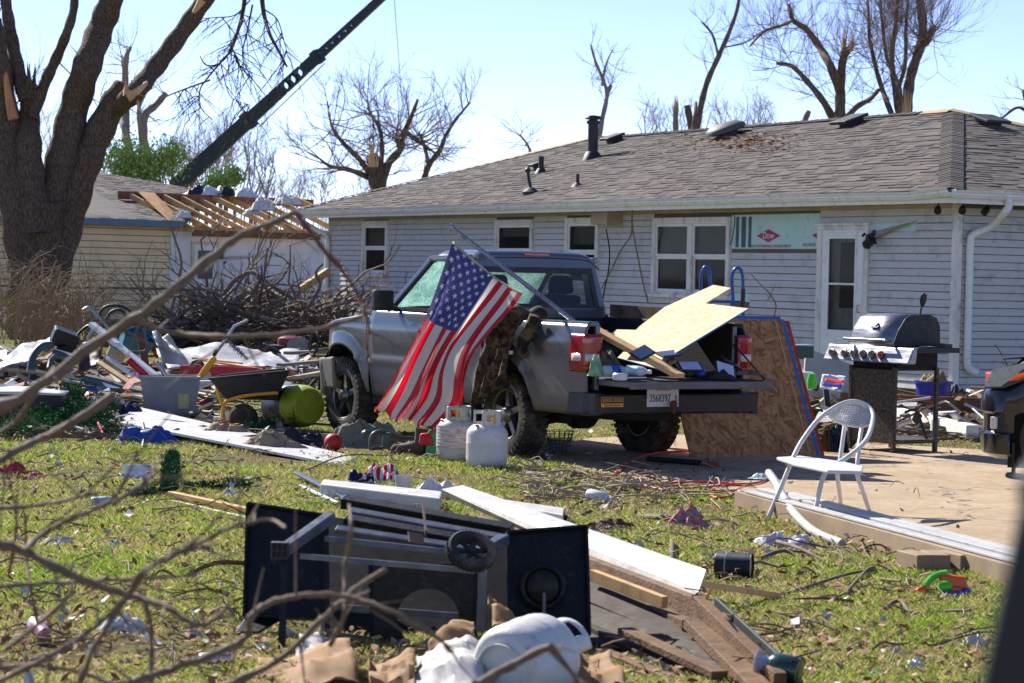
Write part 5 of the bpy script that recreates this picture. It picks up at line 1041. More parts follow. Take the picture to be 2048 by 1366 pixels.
# frayed fly end
b=MB(); rnd=random.Random(3)
for k in range(170):
    v=rnd.uniform(.35,1); p=FS(0,v); b.tube([p,p+V(rnd.uniform(-.025,-.003),rnd.gauss(0,.006),rnd.uniform(-.02,.006))],.0011,3,cap=False)
for k in range(60):
    u=rnd.random(); p=FS(u,1); b.tube([p,p+V(rnd.gauss(0,.01),0,rnd.uniform(-.03,-.005))],.0015,3,cap=False)
b.build('frayed_threads',mfr,fl,kind='stuff')
# ================================================ things strewn left of the truck
def obox(name,m,p0,p1,w,h,label,cat,group=None,bevel=.003,up=(0,0,1)):
    return MB().beam(p0,p1,w,h,up=up).build(name,m,label=label,cat=cat,group=group,bevel=bevel)
def otube(name,m,pts,r,label,cat,group=None,n=8): return MB().tube(smoothpts(pts,5),r,n).build(name,m,label=label,cat=cat,group=group,smooth=60)
# ---- storage bin with bats
bp=G(340,834); bin_=thing('storage_bin','grey plastic storage bin full of baseball bats','bin',bp,.12); mbin=mat('grey bin plastic','#8e9396','#83888b',4,.5,dirt='#6f6a60',ds=5,da=.3)
def tap(b,w0,d0,w1,d1,z0,z1): return b.add([(-w0,-d0,z0),(w0,-d0,z0),(w0,d0,z0),(-w0,d0,z0),(-w1,-d1,z1),(w1,-d1,z1),(w1,d1,z1),(-w1,d1,z1)],[(0,3,2,1),(0,1,5,4),(1,2,6,5),(2,3,7,6),(3,0,4,7)])
b=MB(); tap(b,.245,.17,.295,.21,.0,.385); b.build('body',mbin,bin_,solid=.008,bevel=.02)
b=MB(); w,d=.305,.22
for (x0,y0,x1,y1) in ((-w,-d,w,-d+.03),(-w,d-.03,w,d),(-w,-d+.03,-w+.03,d-.03),(w-.03,-d+.03,w,d-.03)): b.span((x0,y0,.385),(x1,y1,.425))
b.build('rim',mbin,bin_,bevel=.008)
for x in (-.16,.02,.17): MB().hexa([V(x-.02,-.178,.02),V(x+.02,-.178,.02),V(x+.02,-.165,.02),V(x-.02,-.165,.02),V(x-.02,-.217,.37),V(x+.02,-.217,.37),V(x+.02,-.2,.37),V(x-.02,-.2,.37)]).build('rib',mbin,bin_)
b=MB(); b.add([V(.08,-.190,.10),V(.19,-.190,.10),V(.19,-.207,.25),V(.08,-.207,.25)],[(0,1,2,3)]); b.build('label',mat('yellowed label','#b9b070','#cfc99a',30,.6),bin_,solid=.003)
def bat(pts,r0,r1,m,grip,lab):
    p0,p1=[Vector(p) for p in pts]; t=thing('baseball_bat',lab,'bat',p0,group='bats in the storage bin'); d=p1-p0; L=d.length
    MB().lathe([(0,0),(r0*.8,.005),(r0,.03),(r0,L*.35),(r1,L*.7),(r1,L)],14,ax=d).build('barrel',m,t,smooth=60); MB().lathe([(r1*1.05,L*.8),(r1*1.1,L*.98),(r1*1.9,L*.99),(r1*1.9,L)],12,ax=d).build('grip',grip,t,smooth=50)
Yb=bp.y
mrd=mat('glossy red','#c01522','#a8101c',6,.3); myl=mat('yellow plastic','#e0a41e','#cf9116',6,.35); msv=mat('silver bat','#a9adb3','#94989f',6,.25,.7)
bat((A(255,718,Yb-.05),A(345,800,Yb+.05)),.036,.016,mrd,mblk,'red baseball bat leaning out of the bin'); bat((A(430,714,Yb),A(372,790,Yb+.05)),.034,.016,myl,mblk,'yellow plastic bat sticking out of the bin'); bat((A(312,722,Yb+.1),A(356,790,Yb+.1)),.024,.014,msv,mat('blue wrap','#2b3f9a',None,8,.6),'silver baseball bat between red and yellow bats'); bat((A(258,740,Yb+.06),A(330,790,Yb+.06)),.02,.016,mat('blue bat','#27358c','#d8d8e0',30,.4),mblk,'blue and white wrapped bat handle low in the bin')
# ---- wheelbarrow
wp=G(492,862); wb=thing('wheelbarrow','black tub wheelbarrow with yellow frame beside the storage bin','wheelbarrow',wp); Yw=wp.y
def wl(x,y,dy=0): return A(x,y,Yw+dy)-wp
mtub=mat('black tub plastic','#191b20','#22242a',9,.5,dirt='#3b362e',ds=7,da=.35); b=MB()
top=[wl(420,758,-.28),wl(578,742,-.2),wl(572,738,.3),wl(440,752,.3)]; bot=[wl(452,797,-.18),wl(552,800,-.14),wl(548,796,.2),wl(462,792,.2)]
b.add(top+bot,[(4,5,6,7),(0,1,5,4),(1,2,6,5),(2,3,7,6),(3,0,4,7)]); b.build('tub',mtub,wb,solid=.012,bevel=.03)
MB().tube(top+[top[0]],.014,8).build('tub_rim',mtub,wb); mfy=mat('yellow frame tube','#d99a1c','#c4881a',9,.4)
for dy,nm in ((-.2,0),(.2,1)): MB().tube(smoothpts([wl(553,786+nm*2,dy),wl(500,790,dy),wl(466,797,dy),wl(450,806,dy),wl(446,828,dy),wl(455,850,dy),wl(478,850,dy)],5),.017,8).build('frame_tube',mfy,wb,smooth=60)
MB().tube([wl(553,786,-.2),wl(553,788,.2)],.017,8).build('cross_tube',mfy,wb); MB().tube(smoothpts([wl(432,768,-.22),wl(440,800,-.2),wl(452,822,-.2)],4),.015,8).build('brace',mfy,wb)
MB().lathe([(.05,-.04),(.12,-.045),(.145,-.02),(.145,.02),(.12,.045),(.05,.04)],20,wl(487,838,.0),(.3,1,.1)).build('wheel',mrub,wb,smooth=40); MB().span((-.28,-.05,-.0),(-.1,.1,.06)).build('red_bracket',mat('faded red','#b03a40',None,6,.6),wb)
# ---- inflatable lime and black drum
dp=G(580,862); dr=thing('lime_drum','lime green and black drum shaped bag lying beside the truck wheel','drum',dp); ax=(A(632,812,23.5)-A(545,812,24.1)).normalized(); c=A(590,812,23.8)-dp; R=.205
mdk=mat('black drum vinyl','#17191f','#20222a',7,.4); mlm=mat('lime drum vinyl','#a3ae26','#8d9720',5,.5,dirt='#7a7440',ds=7,da=.33)
MB().lathe([(0,-.36),(.16,-.35),(R,-.28),(R*1.02,-.02),(R,.04)],28,c,ax).build('black_half',mdk,dr,smooth=True); MB().lathe([(R,.04),(R*.98,.16),(R*.86,.24),(R*.80,.26),(.02,.275)],28,c,ax).build('lime_half',mlm,dr,smooth=50)
up=V(0,-.25,1); up=(up-ax*up.dot(ax)).normalized(); nn=ax.cross(up); nn=nn if nn.y<0 else -nn; q=c+ax*.17+(nn*.93-up*.36).normalized()*R*.985
text('VISTA',.075,'lettering',mk,dr,q,up,-ax*1.0 if up.cross(-ax).dot(nn)>0 else ax,ext=.002); text('BREEZE',.06,'lettering',mk,dr,q+ax*.055-nn*.012,up,-ax if up.cross(-ax).dot(nn)>0 else ax,ext=.002)
# ---- plastic sheeting
mps=mat('milky plastic sheet','#b9b6b0','#a9a6a0',2,.35,alpha=.9,bump=.01,bs=8,dirt='#a99e8e',ds=3,da=.3)
def sheet(lab,px,Y0,Y1,seed,amp=.05,m=None,name='plastic_sheet',cat='plastic sheet',fold=None,nu=34,nv=20):
    (x0,y0),(x1,y1),(x2,y2),(x3,y3)=px; c=[A(x0,y0,Y1),A(x1,y1,Y1),A(x2,y2,Y0),A(x3,y3,Y0)]; c=[V(p.x,p.y,max(p.z,.02)) for p in c]
    b=patch(c,fold or (lambda u,v:.06*math.sin(u*9+seed)*math.sin(v*4+seed)),nu,nv,amp,2.6,seed); b.v=[(x,y,max(z,.012)) for x,y,z in b.v]; return b.build(name,m or mps,label=lab,cat=cat,smooth=30,solid=.004)
sheet('crumpled milky plastic sheeting spread behind the storage bin',[(312,688),(600,700),(595,738),(335,742)],31,34,1); sheet('torn peak of milky plastic sheeting rising left of the sheeting',[(306,658),(335,672),(400,730),(325,740)],31.5,32,2,.03)
sheet('white plastic sheet draped over rubble at the left edge',[(-20,715),(100,668),(104,690),(-10,745)],30,33,3,.05)
# ---- assorted pieces in the left rubble
obox('white_trim_board',whitec,A(187,650,28.5),A(318,756,28),.10,.03,'long white trim board slanting over the left rubble','board'); obox('white_trim_board',whitec,A(215,715,28.2),A(268,752,28),.07,.03,'short white trim board below the long slanting one','board')
obox('white_trim_board',mat('printed white trim','#d3d6da','#b6bcc6',25,.4),A(183,648,28.6),A(235,690,28.3),.09,.05,'printed white carton end at the top of the slanting trim','box')
mteal=mat('teal plastic','#1c6b80','#185f72',4,.4); t=thing('teal_crate','teal plastic crate tipped in the left rubble','crate',A(266,694,30.5),.4); b=MB(); tap(b,.16,.12,.19,.15,-.02,.2); b.build('crate_body',mteal,t,solid=.01); MB().ring((0,0,.2),.17,.012,n=4).build('crate_rim',mteal,t); t.rotation_euler=(.5,.25,.4)
# black machine heap: an engine block with box, pipes
mm_=mat('greasy black metal','#1f1f20','#2d2b2a',8,.45,.4,dirt='#4b4238',ds=6,da=.3); t=thing('toppled_engine','toppled black small engine with frame in the left rubble','engine',A(150,715,29.5)); 
MB().box((-.13,0,.22),(.30,.26,.20),Euler((.2,.35,.3)).to_matrix()).build('air_box',mm_,t,bevel=.02); MB().lathe([(0,-.1),(.1,-.08),(.11,.04),(.05,.1),(0,.1)],16,(-.12,-.1,.05),(.5,-.7,.4)).build('engine_block',mm_,t,smooth=40); b=MB(); b.tube(smoothpts([(-.2,0,.0),(0,.05,.25),(.15,.05,.38),(.3,0,.33)],5),.018,8); b.build('frame_tube',mm_,t); b=MB(); b.tube(smoothpts([(.1,-.05,-.05),(.14,0,.2),(.2,.05,.34)],5),.014,8); b.build('control_lever',mat('silver tube','#b4b7ba',None,6,.3,.8),t); MB().box((.12,0,.1),(.2,.2,.14),Euler((.1,-.5,.2)).to_matrix()).build('housing',mm_,t,bevel=.02)
otube('metal_hook',mat('galvanised hook','#a0a7a6',None,6,.4,.6),[A(166,620,31),A(178,615,31),A(192,628,31),(A(215,655,31)),A(235,680,31)],.02,'bent grey metal rail curling above the rubble','rail')
for i,pts in enumerate(([(198,634),(205,618),(222,611),(245,613),(262,625)],[(212,640),(222,624),(240,620),(256,632)])): otube('rubber_hose',mblk,[A(x,y,32+i*.3) for x,y in pts],.02,('upper','lower')[i]+' ribbed black hose arching in front of the fence','hose','arched hoses')
mrust=mat('rusty brown metal','#4e342a','#66443a',7,.7); b=patch([A(160,695,28.4),A(202,690,28.6),A(198,735,28.2),A(158,738,28.2)],lambda u,v:.05*math.sin(u*5),12,12,.03,6,4); b.build('leather_panel',mat('cracked brown leather','#3f2a26','#523632',9,.6),label='cracked dark brown leather panel under the white trim',cat='panel',smooth=True,solid=.02)
MB().lathe([(.09,0),(.1,.02),(.11,.22),(.115,.24),(.105,.24),(.1,.03),(0,.02)],20,A(216,738,28.4),(.5,.2,1)).build('cream_bucket',mat('stained cream plastic','#a89c7c','#8d8060',5,.6),label='stained cream bucket lying in the left rubble',cat='bucket',smooth=40)
otube('brown_post',mrust,[A(276,665,29.5),A(284,690,29.5),A(292,735,29.5)],.045,'rusty brown post leaning behind the bats','post'); otube('chair_frame',mgal,[A(288,657,29.4),A(292,700,29.3),A(250,702,29.2),A(240,700,29.1)],.015,'grey tubular chair frame behind the bats','chair frame')
mpvc=mat('slate blue pipe','#41545f','#37474f',5,.5)
otube('plastic_pipe',mpvc,[A(172,758,26.8),A(215,768,26.7),A(250,780,26.6),A(288,790,26.5)],.055,'slate blue plastic pipe lying left of the storage bin','pipe','plastic pipes'); otube('plastic_pipe',mpvc,[A(60,745,28),A(66,715,28.1),A(82,694,28.2),A(104,690,28.3)],.045,'curved slate blue pipe hoop in the left rubble','pipe','plastic pipes'); otube('plastic_pipe',mpvc,[A(98,738,27.9),A(102,722,28),A(112,712,28)],.035,'short slate blue pipe elbow beside the hoop','pipe','plastic pipes'); otube('plastic_pipe',mpvc,[A(105,705,28.5),A(130,712,28.5),A(160,722,28.4)],.05,'grey pipe under the toppled engine','pipe','plastic pipes')
b=MB(); b.span((-.35,-.2,0),(.3,.2,.16)); b.build('white_tray',mat('bluish white enamel','#c2c8d2','#b0b7c4',5,.35),label='bluish white enamel tray at the left edge of the rubble',cat='tray',bevel=.02,loc=G(40,765)+V(0,0,.05),rot=(.1,.12,.1))
# black tote at left edge
tp=G(40,858); t=thing('black_tote','large dark tote with white lid at the left edge','tote',tp,.1); mto=mat('dark navy plastic','#1a1c24','#22242d',5,.4); b=MB(); tap(b,.36,.22,.40,.25,0,.34); b.build('body',mto,t,bevel=.04,solid=.01); b=MB(); b.grid(lambda u,v:V(lerp(-.42,.42,u),lerp(-.28,.28,v),.34+.05*math.sin(math.pi*u)*math.sin(math.pi*v)),12,8); b.build('lid',mat('white lid','#d0d0cc','#bdbdb8',4,.5),t,smooth=True,solid=.015); MB().box((.40,-.26,.2),(.04,.01,.05)).build('latch',mcapw,t)
heap('blue_bag',mat('bright blue nylon','#2a63b8','#1f52a0',5,.5),G(40,852),.19,.12,.13,seed=11,label='bright blue nylon bag in front of the dark tote',cat='bag'); heap('purple_jacket',mat('dark purple cloth','#2f2a55','#26224a',5,.9),G(255,850),.22,.2,.2,seed=12,amp=.5,label='dark purple jacket dropped left of the storage bin',cat='jacket')
# toppled dolly, red box
t=thing('red_wagon','red wooden wagon bed with loose slats behind the bats','wagon',A(448,752,29.5),-.12); b=MB(); b.span((-.48,-.25,-.05),(.45,-.21,.12)); b.span((-.48,.21,-.05),(.45,.25,.12)); b.span((-.48,-.21,-.05),(-.44,.21,.12)); b.span((-.47,-.21,-.05),(.44,.21,-.03)); b.build('wagon_bed',mrd,t,bevel=.01); MB().beam((-.3,-.1,.19),(.5,-.2,.1),.05,.02).build('slat',mlum,t); MB().beam((-.4,.05,.2),(.2,.1,.15),.05,.02).build('slat',mlum,t); MB().ring((-.27,-.2,.1),.08,.02,(.2,1,.2)).build('hoop',mblk,t)
# bicycle lying in the plastic
bk_=thing('bicycle','overturned grey bicycle with black saddle right of the plastic sheeting','bicycle',G(500,770)); bo_=bk_.location.copy(); mbk=mat('silver bike paint','#b8bcc4','#a3a7b0',6,.3,.5)
for p,q_ in (((470,650),(422,722)),((470,652),(495,640)),((445,672),(495,718)),((422,722),(415,735)),((560,712),(590,735))): MB().tube([A(p[0],p[1],29.3)-bo_,A(q_[0],q_[1],29.2)-bo_],.017,8).build('frame_tube',mbk,bk_)
b=MB(); b.tube([A(420,725,29.1)-bo_,A(432,700,29.2)-bo_],.024,8); b.build('grip',mblk,bk_); text('HARK',.1,'lettering',mk,bk_,A(470,697,29.15)-bo_,(A(495,718,29.1)-A(445,672,29.1)),(.6,0,.7),ext=.002)
s0=A(546,700,28.6)-bo_; b=MB(); b.lathe([(0,-.11),(.055,-.09),(.065,-.03),(.04,.05),(.018,.13),(0,.14)],14,s0,(-.7,-.2,.45),sc=(1,.55)); b.build('saddle',mblk,bk_,smooth=True); b=MB(); b.tube([s0,A(576,722,28.5)-bo_],.014,8); b.build('seat_post',mbk,bk_)
b=MB(); b.ring(A(628,686,30)-bo_,.15,.018,(-.9,-.4,.1)); b.build('tyre',mrub,bk_)
# lawn mower
lm=thing('lawn_mower','red and black push lawn mower in front of the brush pile','mower',A(565,712,36)); b=MB(); b.span((-.26,-.22,.08),(.26,.22,.16)); b.build('deck',mm_,lm,bevel=.03); b=MB(); b.lathe([(.15,.16),(.16,.2),(.15,.26),(.06,.3),(0,.3)],18,(.08,0,0)); b.build('engine_cover',mat('faded engine red','#8e2530','#7a1e29',5,.5),lm,smooth=50)
for x,y,r in ((-.25,-.26,.1),(.22,-.26,.14),(-.25,.26,.1),(.22,.26,.14)): MB().lathe([(.02,-.025),(r*.6,-.03),(r,-.02),(r,.02),(r*.6,.03),(.02,.025)],18,(x,y,r),(0,1,0)).build('wheel',mat('grey mower wheel','#8f8b84','#6c6862',7,.6) if x>0 else mrub,lm,smooth=40)
b=MB(); b.tube([(-.26,-.18,.15),(-.8,-.2,.35)],.012,6); b.tube([(-.26,.18,.15),(-.8,.2,.35)],.012,6); b.tube([(-.8,-.2,.35),(-.8,.2,.35)],.012,6); b.build('handle',mm_,lm)
otube('steel_pole',mgal,[A(600,712,30),A(640,700,30.3),A(660,698,30.5)],.02,'grey pole lying left of the truck bumper','pole')
for i,(a_,c_,w_,mm,lb) in enumerate((((575,706,31),(660,702,32),.12,mat('weathered grey board','#8c8478','#756d62',4,.8),'weathered grey board behind the truck bumper'),((560,730,29),(650,722,30),.1,MATS['weathered grey board'],'second weathered grey board nearer the truck bumper'),((590,755,27.5),(648,745,28),.07,mat('birch bark','#b9a78c','#9a8568',8,.8),'pale birch pole beside the truck bumper'))): obox('grey_board',mm,A(*a_),A(*c_),w_,.04,lb,'board','boards by the truck bumper')
# artificial tree sections
mndl=mat('dark fake pine needles','#2c5a33','#21482a',6,.9,spec=.1); mndl2=mat('sunlit fake pine needles','#46753a','#37622f',6,.9,spec=.1)  # second needle green is a lightened copy, sunlight put into the colour
def pine(name,lab,arms,seed,m,dens=190,nl=.045):
    r=random.Random(seed); o=Vector(arms[0][0]); o=V(o.x,o.y,0); t=thing(name,lab,'artificial tree',o,group='artificial tree pieces'); b=MB(); s=MB()
    for (p,q_,R) in arms:
        p=Vector(p)-o;q_=Vector(q_)-o; s.tube([p,q_],.008,5); L=(q_-p).length
        for k in range(int(dens*max(.3,L*2))):
            u=r.random(); c=p.lerp(q_,u)+V(r.gauss(0,R*.5),r.gauss(0,R*.5),r.gauss(0,R*.42)); c.z=max(c.z,.01); d=V(r.gauss(0,1),r.gauss(0,1),r.gauss(.2,1)).normalized()
            for j in range(7):
                e_=(d+V(r.gauss(0,.6),r.gauss(0,.6),r.gauss(0,.6))).normalized(); w_=e_.orthogonal().normalized()*.0035; b.add([c-w_,c+w_,c+e_*nl*r.uniform(.7,1.3)],[(0,1,2)])
    s.build('wire_stem',mund,t); b.build('needles',m,t)
pine('artificial_tree','dark green artificial tree section left of the purple jacket',[(G(120,868)+V(0,0,.1),G(225,850)+V(0,0,.2),.16),(G(95,872)+V(0,0,.08),G(150,835)+V(0,0,.26),.13),(G(170,872)+V(0,0,.08),G(235,880)+V(0,0,.1),.13)],1,mndl,330)
pine('artificial_tree','brighter artificial tree section at the left edge of the yard',[(G(-10,880)+V(0,0,.08),G(110,878)+V(0,0,.1),.13),(G(20,870)+V(0,0,.1),G(80,868)+V(0,0,.16),.11)],2,mndl2,300)
pine('artificial_tree','loose artificial pine sprig lying in the open grass',[(G(262,1000)+V(0,0,.03),G(350,990)+V(0,0,.05),.05),(G(335,985)+V(0,0,.05),G(345,925)+V(0,0,.06),.045),(G(370,985)+V(0,0,.03),G(500,980)+V(0,0,.04),.055)],3,mndl,260,.035)
pine('artificial_tree','dark pine clump under the wheelbarrow',[(G(478,872)+V(0,0,.05),G(560,866)+V(0,0,.1),.1)],4,mndl,260)
MB().tube(smoothpts([G(205,880)+V(0,0,.05),G(196,878)+V(0,0,.14),G(210,882)+V(0,0,.02)],5),.014,8).build('red_ribbon',mrd,label='red ribbon bow hanging in the artificial tree',cat='ribbon')
# long white panel
c4=[G(268,842)+V(0,0,.14),G(240,868)+V(0,0,.10),G(684,934)+V(0,0,.02),G(712,918)+V(0,0,.02)]; slab('long_white_plank',[c4[0],c4[3],c4[2],c4[1]],.02,mat('chalky white panel','#bdbdbb','#b0b0ad',4,.55,dirt='#8c867c',ds=8,da=.33),'long white panel lying across the grass below the storage bin','panel')
otube('wire_loop',whitec,[G(190,875)+V(0,0,.03),G(230,866)+V(0,0,.14),G(275,865)+V(0,0,.16),G(287,882)+V(0,0,.08),G(283,902)+V(0,0,.01)],.006,'thin white wire looping over the blue camp chair','wire')
t=thing('camp_chair','folded blue camp chair with dark poles under the white panel','chair',G(300,890)); co_=t.location.copy()
heap('seat_cloth',mat('royal blue nylon','#1d4fa8','#173f8c',5,.6),V(-.05,.1,0),.32,.16,.14,seed=14,amp=.6,parent=t)
for x0,y0,x1,y1 in ((292,878,362,884),(296,884,360,898),(300,880,345,892)): MB().tube([A(x0,y0,22)-co_,A(x1,y1,21.7)-co_],.011,8).build('pole',mm_,t)
# canvas
mcan=mat('beige canvas','#8f8168','#7d7059',5,.9,dirt='#5e5443',ds=6,da=.3); mcan2=mat('grey green canvas','#7b7a68','#6b6a5a',5,.9,dirt='#9a8d70',ds=5,da=.35)
heap('canvas_tarp',mcan2,G(735,893),.44,.24,.25,rz=.1,seed=21,amp=.55,sc=4,n=44,label='bulging grey green canvas tarp under the flag',cat='tarp'); heap('canvas_tarp',mcan,G(450,880),.34,.16,.12,rz=-.3,seed=22,amp=.7,sc=5,n=36,label='beige canvas folded behind the long white panel',cat='tarp'); heap('canvas_tarp',mcan,G(555,903),.36,.15,.14,rz=-.2,seed=23,amp=.7,sc=5,n=36,label='beige canvas bundle right of the folded one',cat='tarp')
heap('dark_tarp',mat('black plastic film','#15161a','#1f2126',5,.35),G(600,893),.36,.2,.14,seed=24,amp=.7,label='black plastic film between drum and canvas',cat='tarp')
MB().lathe([(.078*math.sin(math.pi*k/12),-.078*math.cos(math.pi*k/12)) for k in range(13)],24,G(666,903)+V(0,0,.076)).build('red_ball',mat('matte red rubber','#b3202a','#9c1a24',7,.6),label='red rubber ball under the canvas edge',cat='ball',smooth=True)
for i,x in enumerate((641,652,662)): heap('cloth_scrap',mcapw,G(x,912),.05,.03,.04,seed=30+i,label=('left','middle','right')[i]+' white rag scrap below the red ball',cat='rag',n=14)
# grey tool
t=thing('string_trimmer','grey green string trimmer lying in front of the canvas','trimmer',G(770,903)); to_=t.location.copy(); mtr=mat('grey green plastic','#4e5f5e','#43524f',6,.5); W_=lambda x,y,z:G(x,y+0,0)-to_+V(0,0,z)
MB().tube(smoothpts([W_(742,905,.02),W_(742,905,.12),W_(752,905,.17),W_(775,903,.16),W_(800,902,.11),W_(832,900,.10)],5),.02,8).build('handle',mtr,t,smooth=60); MB().box(W_(772,904,.09),(.07,.05,.16),Euler((0,.12,0)).to_matrix()).build('body',mtr,t,bevel=.015); MB().tube([W_(742,905,.03),W_(775,904,.04)],.015,8).build('guard',mtr,t); MB().box(W_(771,898,.05),(.03,.02,.07)).build('label',mcapw,t); MB().lathe([(0,0),(.03,.01),(.04,.04),(.02,.07)],10,W_(722,902,.14),(1,0,.2)).build('nozzle',mtr,t)
# boots
mbt=mat('muddy brown boot leather','#4a3d31','#5b4b3c',9,.8,dirt='#2d251e',ds=9,da=.4)
def boot(p,rz,lab,tilt=(0,0)):
    t=thing('work_boot',lab,'boot',p,group='pair of work boots',rot=(tilt[0],tilt[1],rz)); b=MB(); b.lathe([(.052,.0),(.055,.05),(.05,.1),(.056,.16),(.058,.185),(.05,.18)],14,(-.07,0,.05),(-.12,0,1)); b.build('shaft',mbt,t,smooth=60); b=MB(); b.grid(lambda u,v:V(lerp(-.13,.17,u),math.cos(v*math.pi)*(.05+.006*math.sin(u*6))*(1-.35*max(0,u-.75)/.25),.035+math.sin(v*math.pi)*lerp(.11,.055,min(1,u*1.3))*(1 if u<.97 else .5)),14,10); b.build('foot',mbt,t,smooth=True,solid=.006)
    b=MB(); b.prism([(-.14,-.045),(.1,-.055),(.165,-.035),(.185,0),(.165,.035),(.1,.055),(-.14,.045)],.035); b.build('sole',mrub,t,bevel=.006); b=MB()
    for k in range(4): b.tube([(-.02+k*.022,-.03,.115-k*.012),(-.02+k*.022,.03,.115-k*.012)],.004,5)
    b.build('laces',mk,t)
boot(G(822,911),2.9,'left brown work boot standing by the green toy'); boot(G(846,912),-.25+math.pi*1.05,'right brown work boot lying against the green toy',(.35,0))
MB().ring(G(858,905)+V(0,0,.12),.045,.014,(.5,-.8,.3)).build('rubber_loop',mblk,label='black rubber loop on the toy and boots',cat='loop')
# green toy
t=thing('toy_tractor','green and red plastic toy tractor next to the propane tanks','toy',G(868,915)); mgt=mat('toy green','#1c9a5c','#178a50',5,.35); mrt=mat('toy red','#c3202c','#ad1a26',5,.35)
MB().hexa([V(-.07,-.08,.02),V(.12,-.08,.0),V(.12,.1,.0),V(-.07,.1,.02),V(-.06,-.06,.22),V(.11,-.06,.26),V(.11,.1,.26),V(-.06,.1,.22)]).build('body',mgt,t,bevel=.025); MB().hexa([V(-.13,-.09,.11),V(.0,-.1,.1),V(.0,.02,.1),V(-.13,.02,.11),V(-.12,-.07,.2),V(-.02,-.07,.21),V(-.02,.02,.21),V(-.12,.02,.2)]).build('hood',mrt,t,bevel=.02)
for x,y in ((-.02,-.02),(.10,.0)): 
    e_=thing('wheel',None,None,(x,y,.27)); e_.parent=t; MB().lathe([(.0,-.03),(.055,-.03),(.06,0),(.055,.03),(0,.03)],18,ax=(.1,.2,1)).build('tyre',mblk,e_,smooth=40); MB().lathe([(.0,.031),(.03,.034),(0,.036)],14,ax=(.1,.2,1)).build('hub',myl,e_)
# ---- propane tanks
mtk=mat('chipped white tank paint','#d2d0cb','#c5c3bd',6,.4,dirt='#77695a',ds=16,da=.30,bump=.002,bs=40); mtk2=mat('greyed tank paint','#b5b5ad','#a3a49b',5,.5,dirt='#7d7468',ds=9,da=.4); mbr_=mat('brass valve','#9a8250','#7d683c',9,.35,.8)
def propane(p,rz,lab,m,s=1,wrap=None,rot=None):
    t=thing('propane_tank',lab,'propane tank',p,rz,'propane tanks by the truck wheel',rot=rot); R=.165*s
    pr=[(0,.012),(.09*s,.012),(.12*s,.02)]+[(R*(.72+.28*math.sin(a)),.09*s-.07*s*math.cos(a)) for a in [k*math.pi/12 for k in range(1,7)]]+[(R,.19*s),(R+.002,.2*s),(R+.002,.208*s),(R,.218*s),(R,.27*s)]+[(R*(math.cos(a)**.8)*.86+R*.14*math.cos(a),.27*s+.10*s*math.sin(a)) for a in [k*math.pi/14 for k in range(1,7)]]+[(0,.372*s)]
    MB().lathe(pr,40,).build('shell',m,t,smooth=60); MB().lathe([(.105*s,0),(.105*s,.03*s),(.1*s,.03*s),(.1*s,0)],28,ring=True).build('foot_ring',m,t)
    b=MB(); n=26; a0=-.2; a1=5.0
    def cu(u,v): a=lerp(a0,a1,u)-math.pi/2-.3; r=(.108-.0*v)*s; return V(r*math.cos(a),r*math.sin(a),(.34+.12*v)*s)
    vs=[];fs=[]; NU,NV=44,8
    b.grid(cu,NU,NV); keep=[]
    for j in range(NV):
        for i in range(NU):
            k=j*NU+i; u=i/NU; hole=(2<=j<=5 and (3<=i<=8 or 15<=i<=20 or 33<=i<=38))
            if not hole: keep.append(b.f[k])
    b.f=keep; b.build('collar',m,t,smooth=50,solid=.006*s); b=MB(); b.lathe([(.02,.0),(.022,.05),(.014,.06),(.014,.09)],12,(0,0,.36*s)); b.lathe([(.012,0),(.016,.05),(.022,.05),(.022,.075),(0,.075)],12,(0,-.0,.42*s),(.2,-1,.1)); b.lathe([(.03,.0),(.03,.014)],8,(0,.0,.455*s)); b.build('valve',mbr_,t,smooth=40); MB().box((.045*s,-.1*s,.40*s),(.02,.006,.08)).build('warning_tag',my,t); MB().box((-.09*s,-.10*s,.345*s),(.03,.006,.018),Euler((.6,0,-.5)).to_matrix()).build('red_tag',mrd,t)
    if wrap:
        b=MB(); b.grid(lambda u,v:V(math.cos(lerp(2.6,5.6,u))*(R+.004+.002*math.sin(v*40)),math.sin(lerp(2.6,5.6,u))*(R+.004+.002*math.sin(v*40+u*9)),lerp(.13,.30,v)*s),26,24); b.build('shrink_sleeve',wrap,t,smooth=30)
    return t
def m_wrap():
    t=NT('peeling printed sleeve'); p=t.pos((1,1,9)); c=t.ramp(t.noise(14,5,p),[(.4,hexc('#c9c6c0')),(.52,hexc('#b7b4ae')),(.58,hexc('#b5524e')),(.64,hexc('#a9a6a0'))]); t.col(c); t.b.inputs['Roughness'].default_value=.5; return t.m
propane(G(973,938),.1,'front white propane tank with chipped paint by the rear wheel',mtk,1.0); propane(G(913,925),-.4,'rear greyish propane tank with peeling printed sleeve',mtk2,1.0,m_wrap())
# litter of the wrecked left area: too many scraps to count
mix=[('#b9b2a4','pale grey'),('#8a6b4a','brown'),('#d6d3cc','white'),('#5c5348','dark'),('#a99b84','tan')]
rnd=random.Random(77)
for ci,(hx,nm) in enumerate(mix):
    b=MB()
    for k in range(210):
        y=rnd.uniform(690,880); x=rnd.uniform(-20,640) if y<845 else rnd.uniform(0,560); 
        if y<845 and y>800 and x>430: x-=200
        p=G(x,y+40*(1-(y-690)/200)) if y<760 else G(x,y); L=rnd.uniform(.06,.42); w_=rnd.uniform(.015,.10); a_=rnd.uniform(0,3.14); tl=rnd.gauss(0,.25); z=rnd.random()**2*.22*(1 if y<830 else .3)+.02
        R_=Euler((rnd.gauss(0,.4),tl,a_)).to_matrix(); b.box(p+V(0,0,z),(L,w_,rnd.uniform(.006,.03)),R_)
    b.build('rubble_scraps',mat('scrap '+nm,hx,None,5,.8),label='%s scraps of boards and plastic strewn through the left rubble'%nm,cat='scraps',kind='stuff')

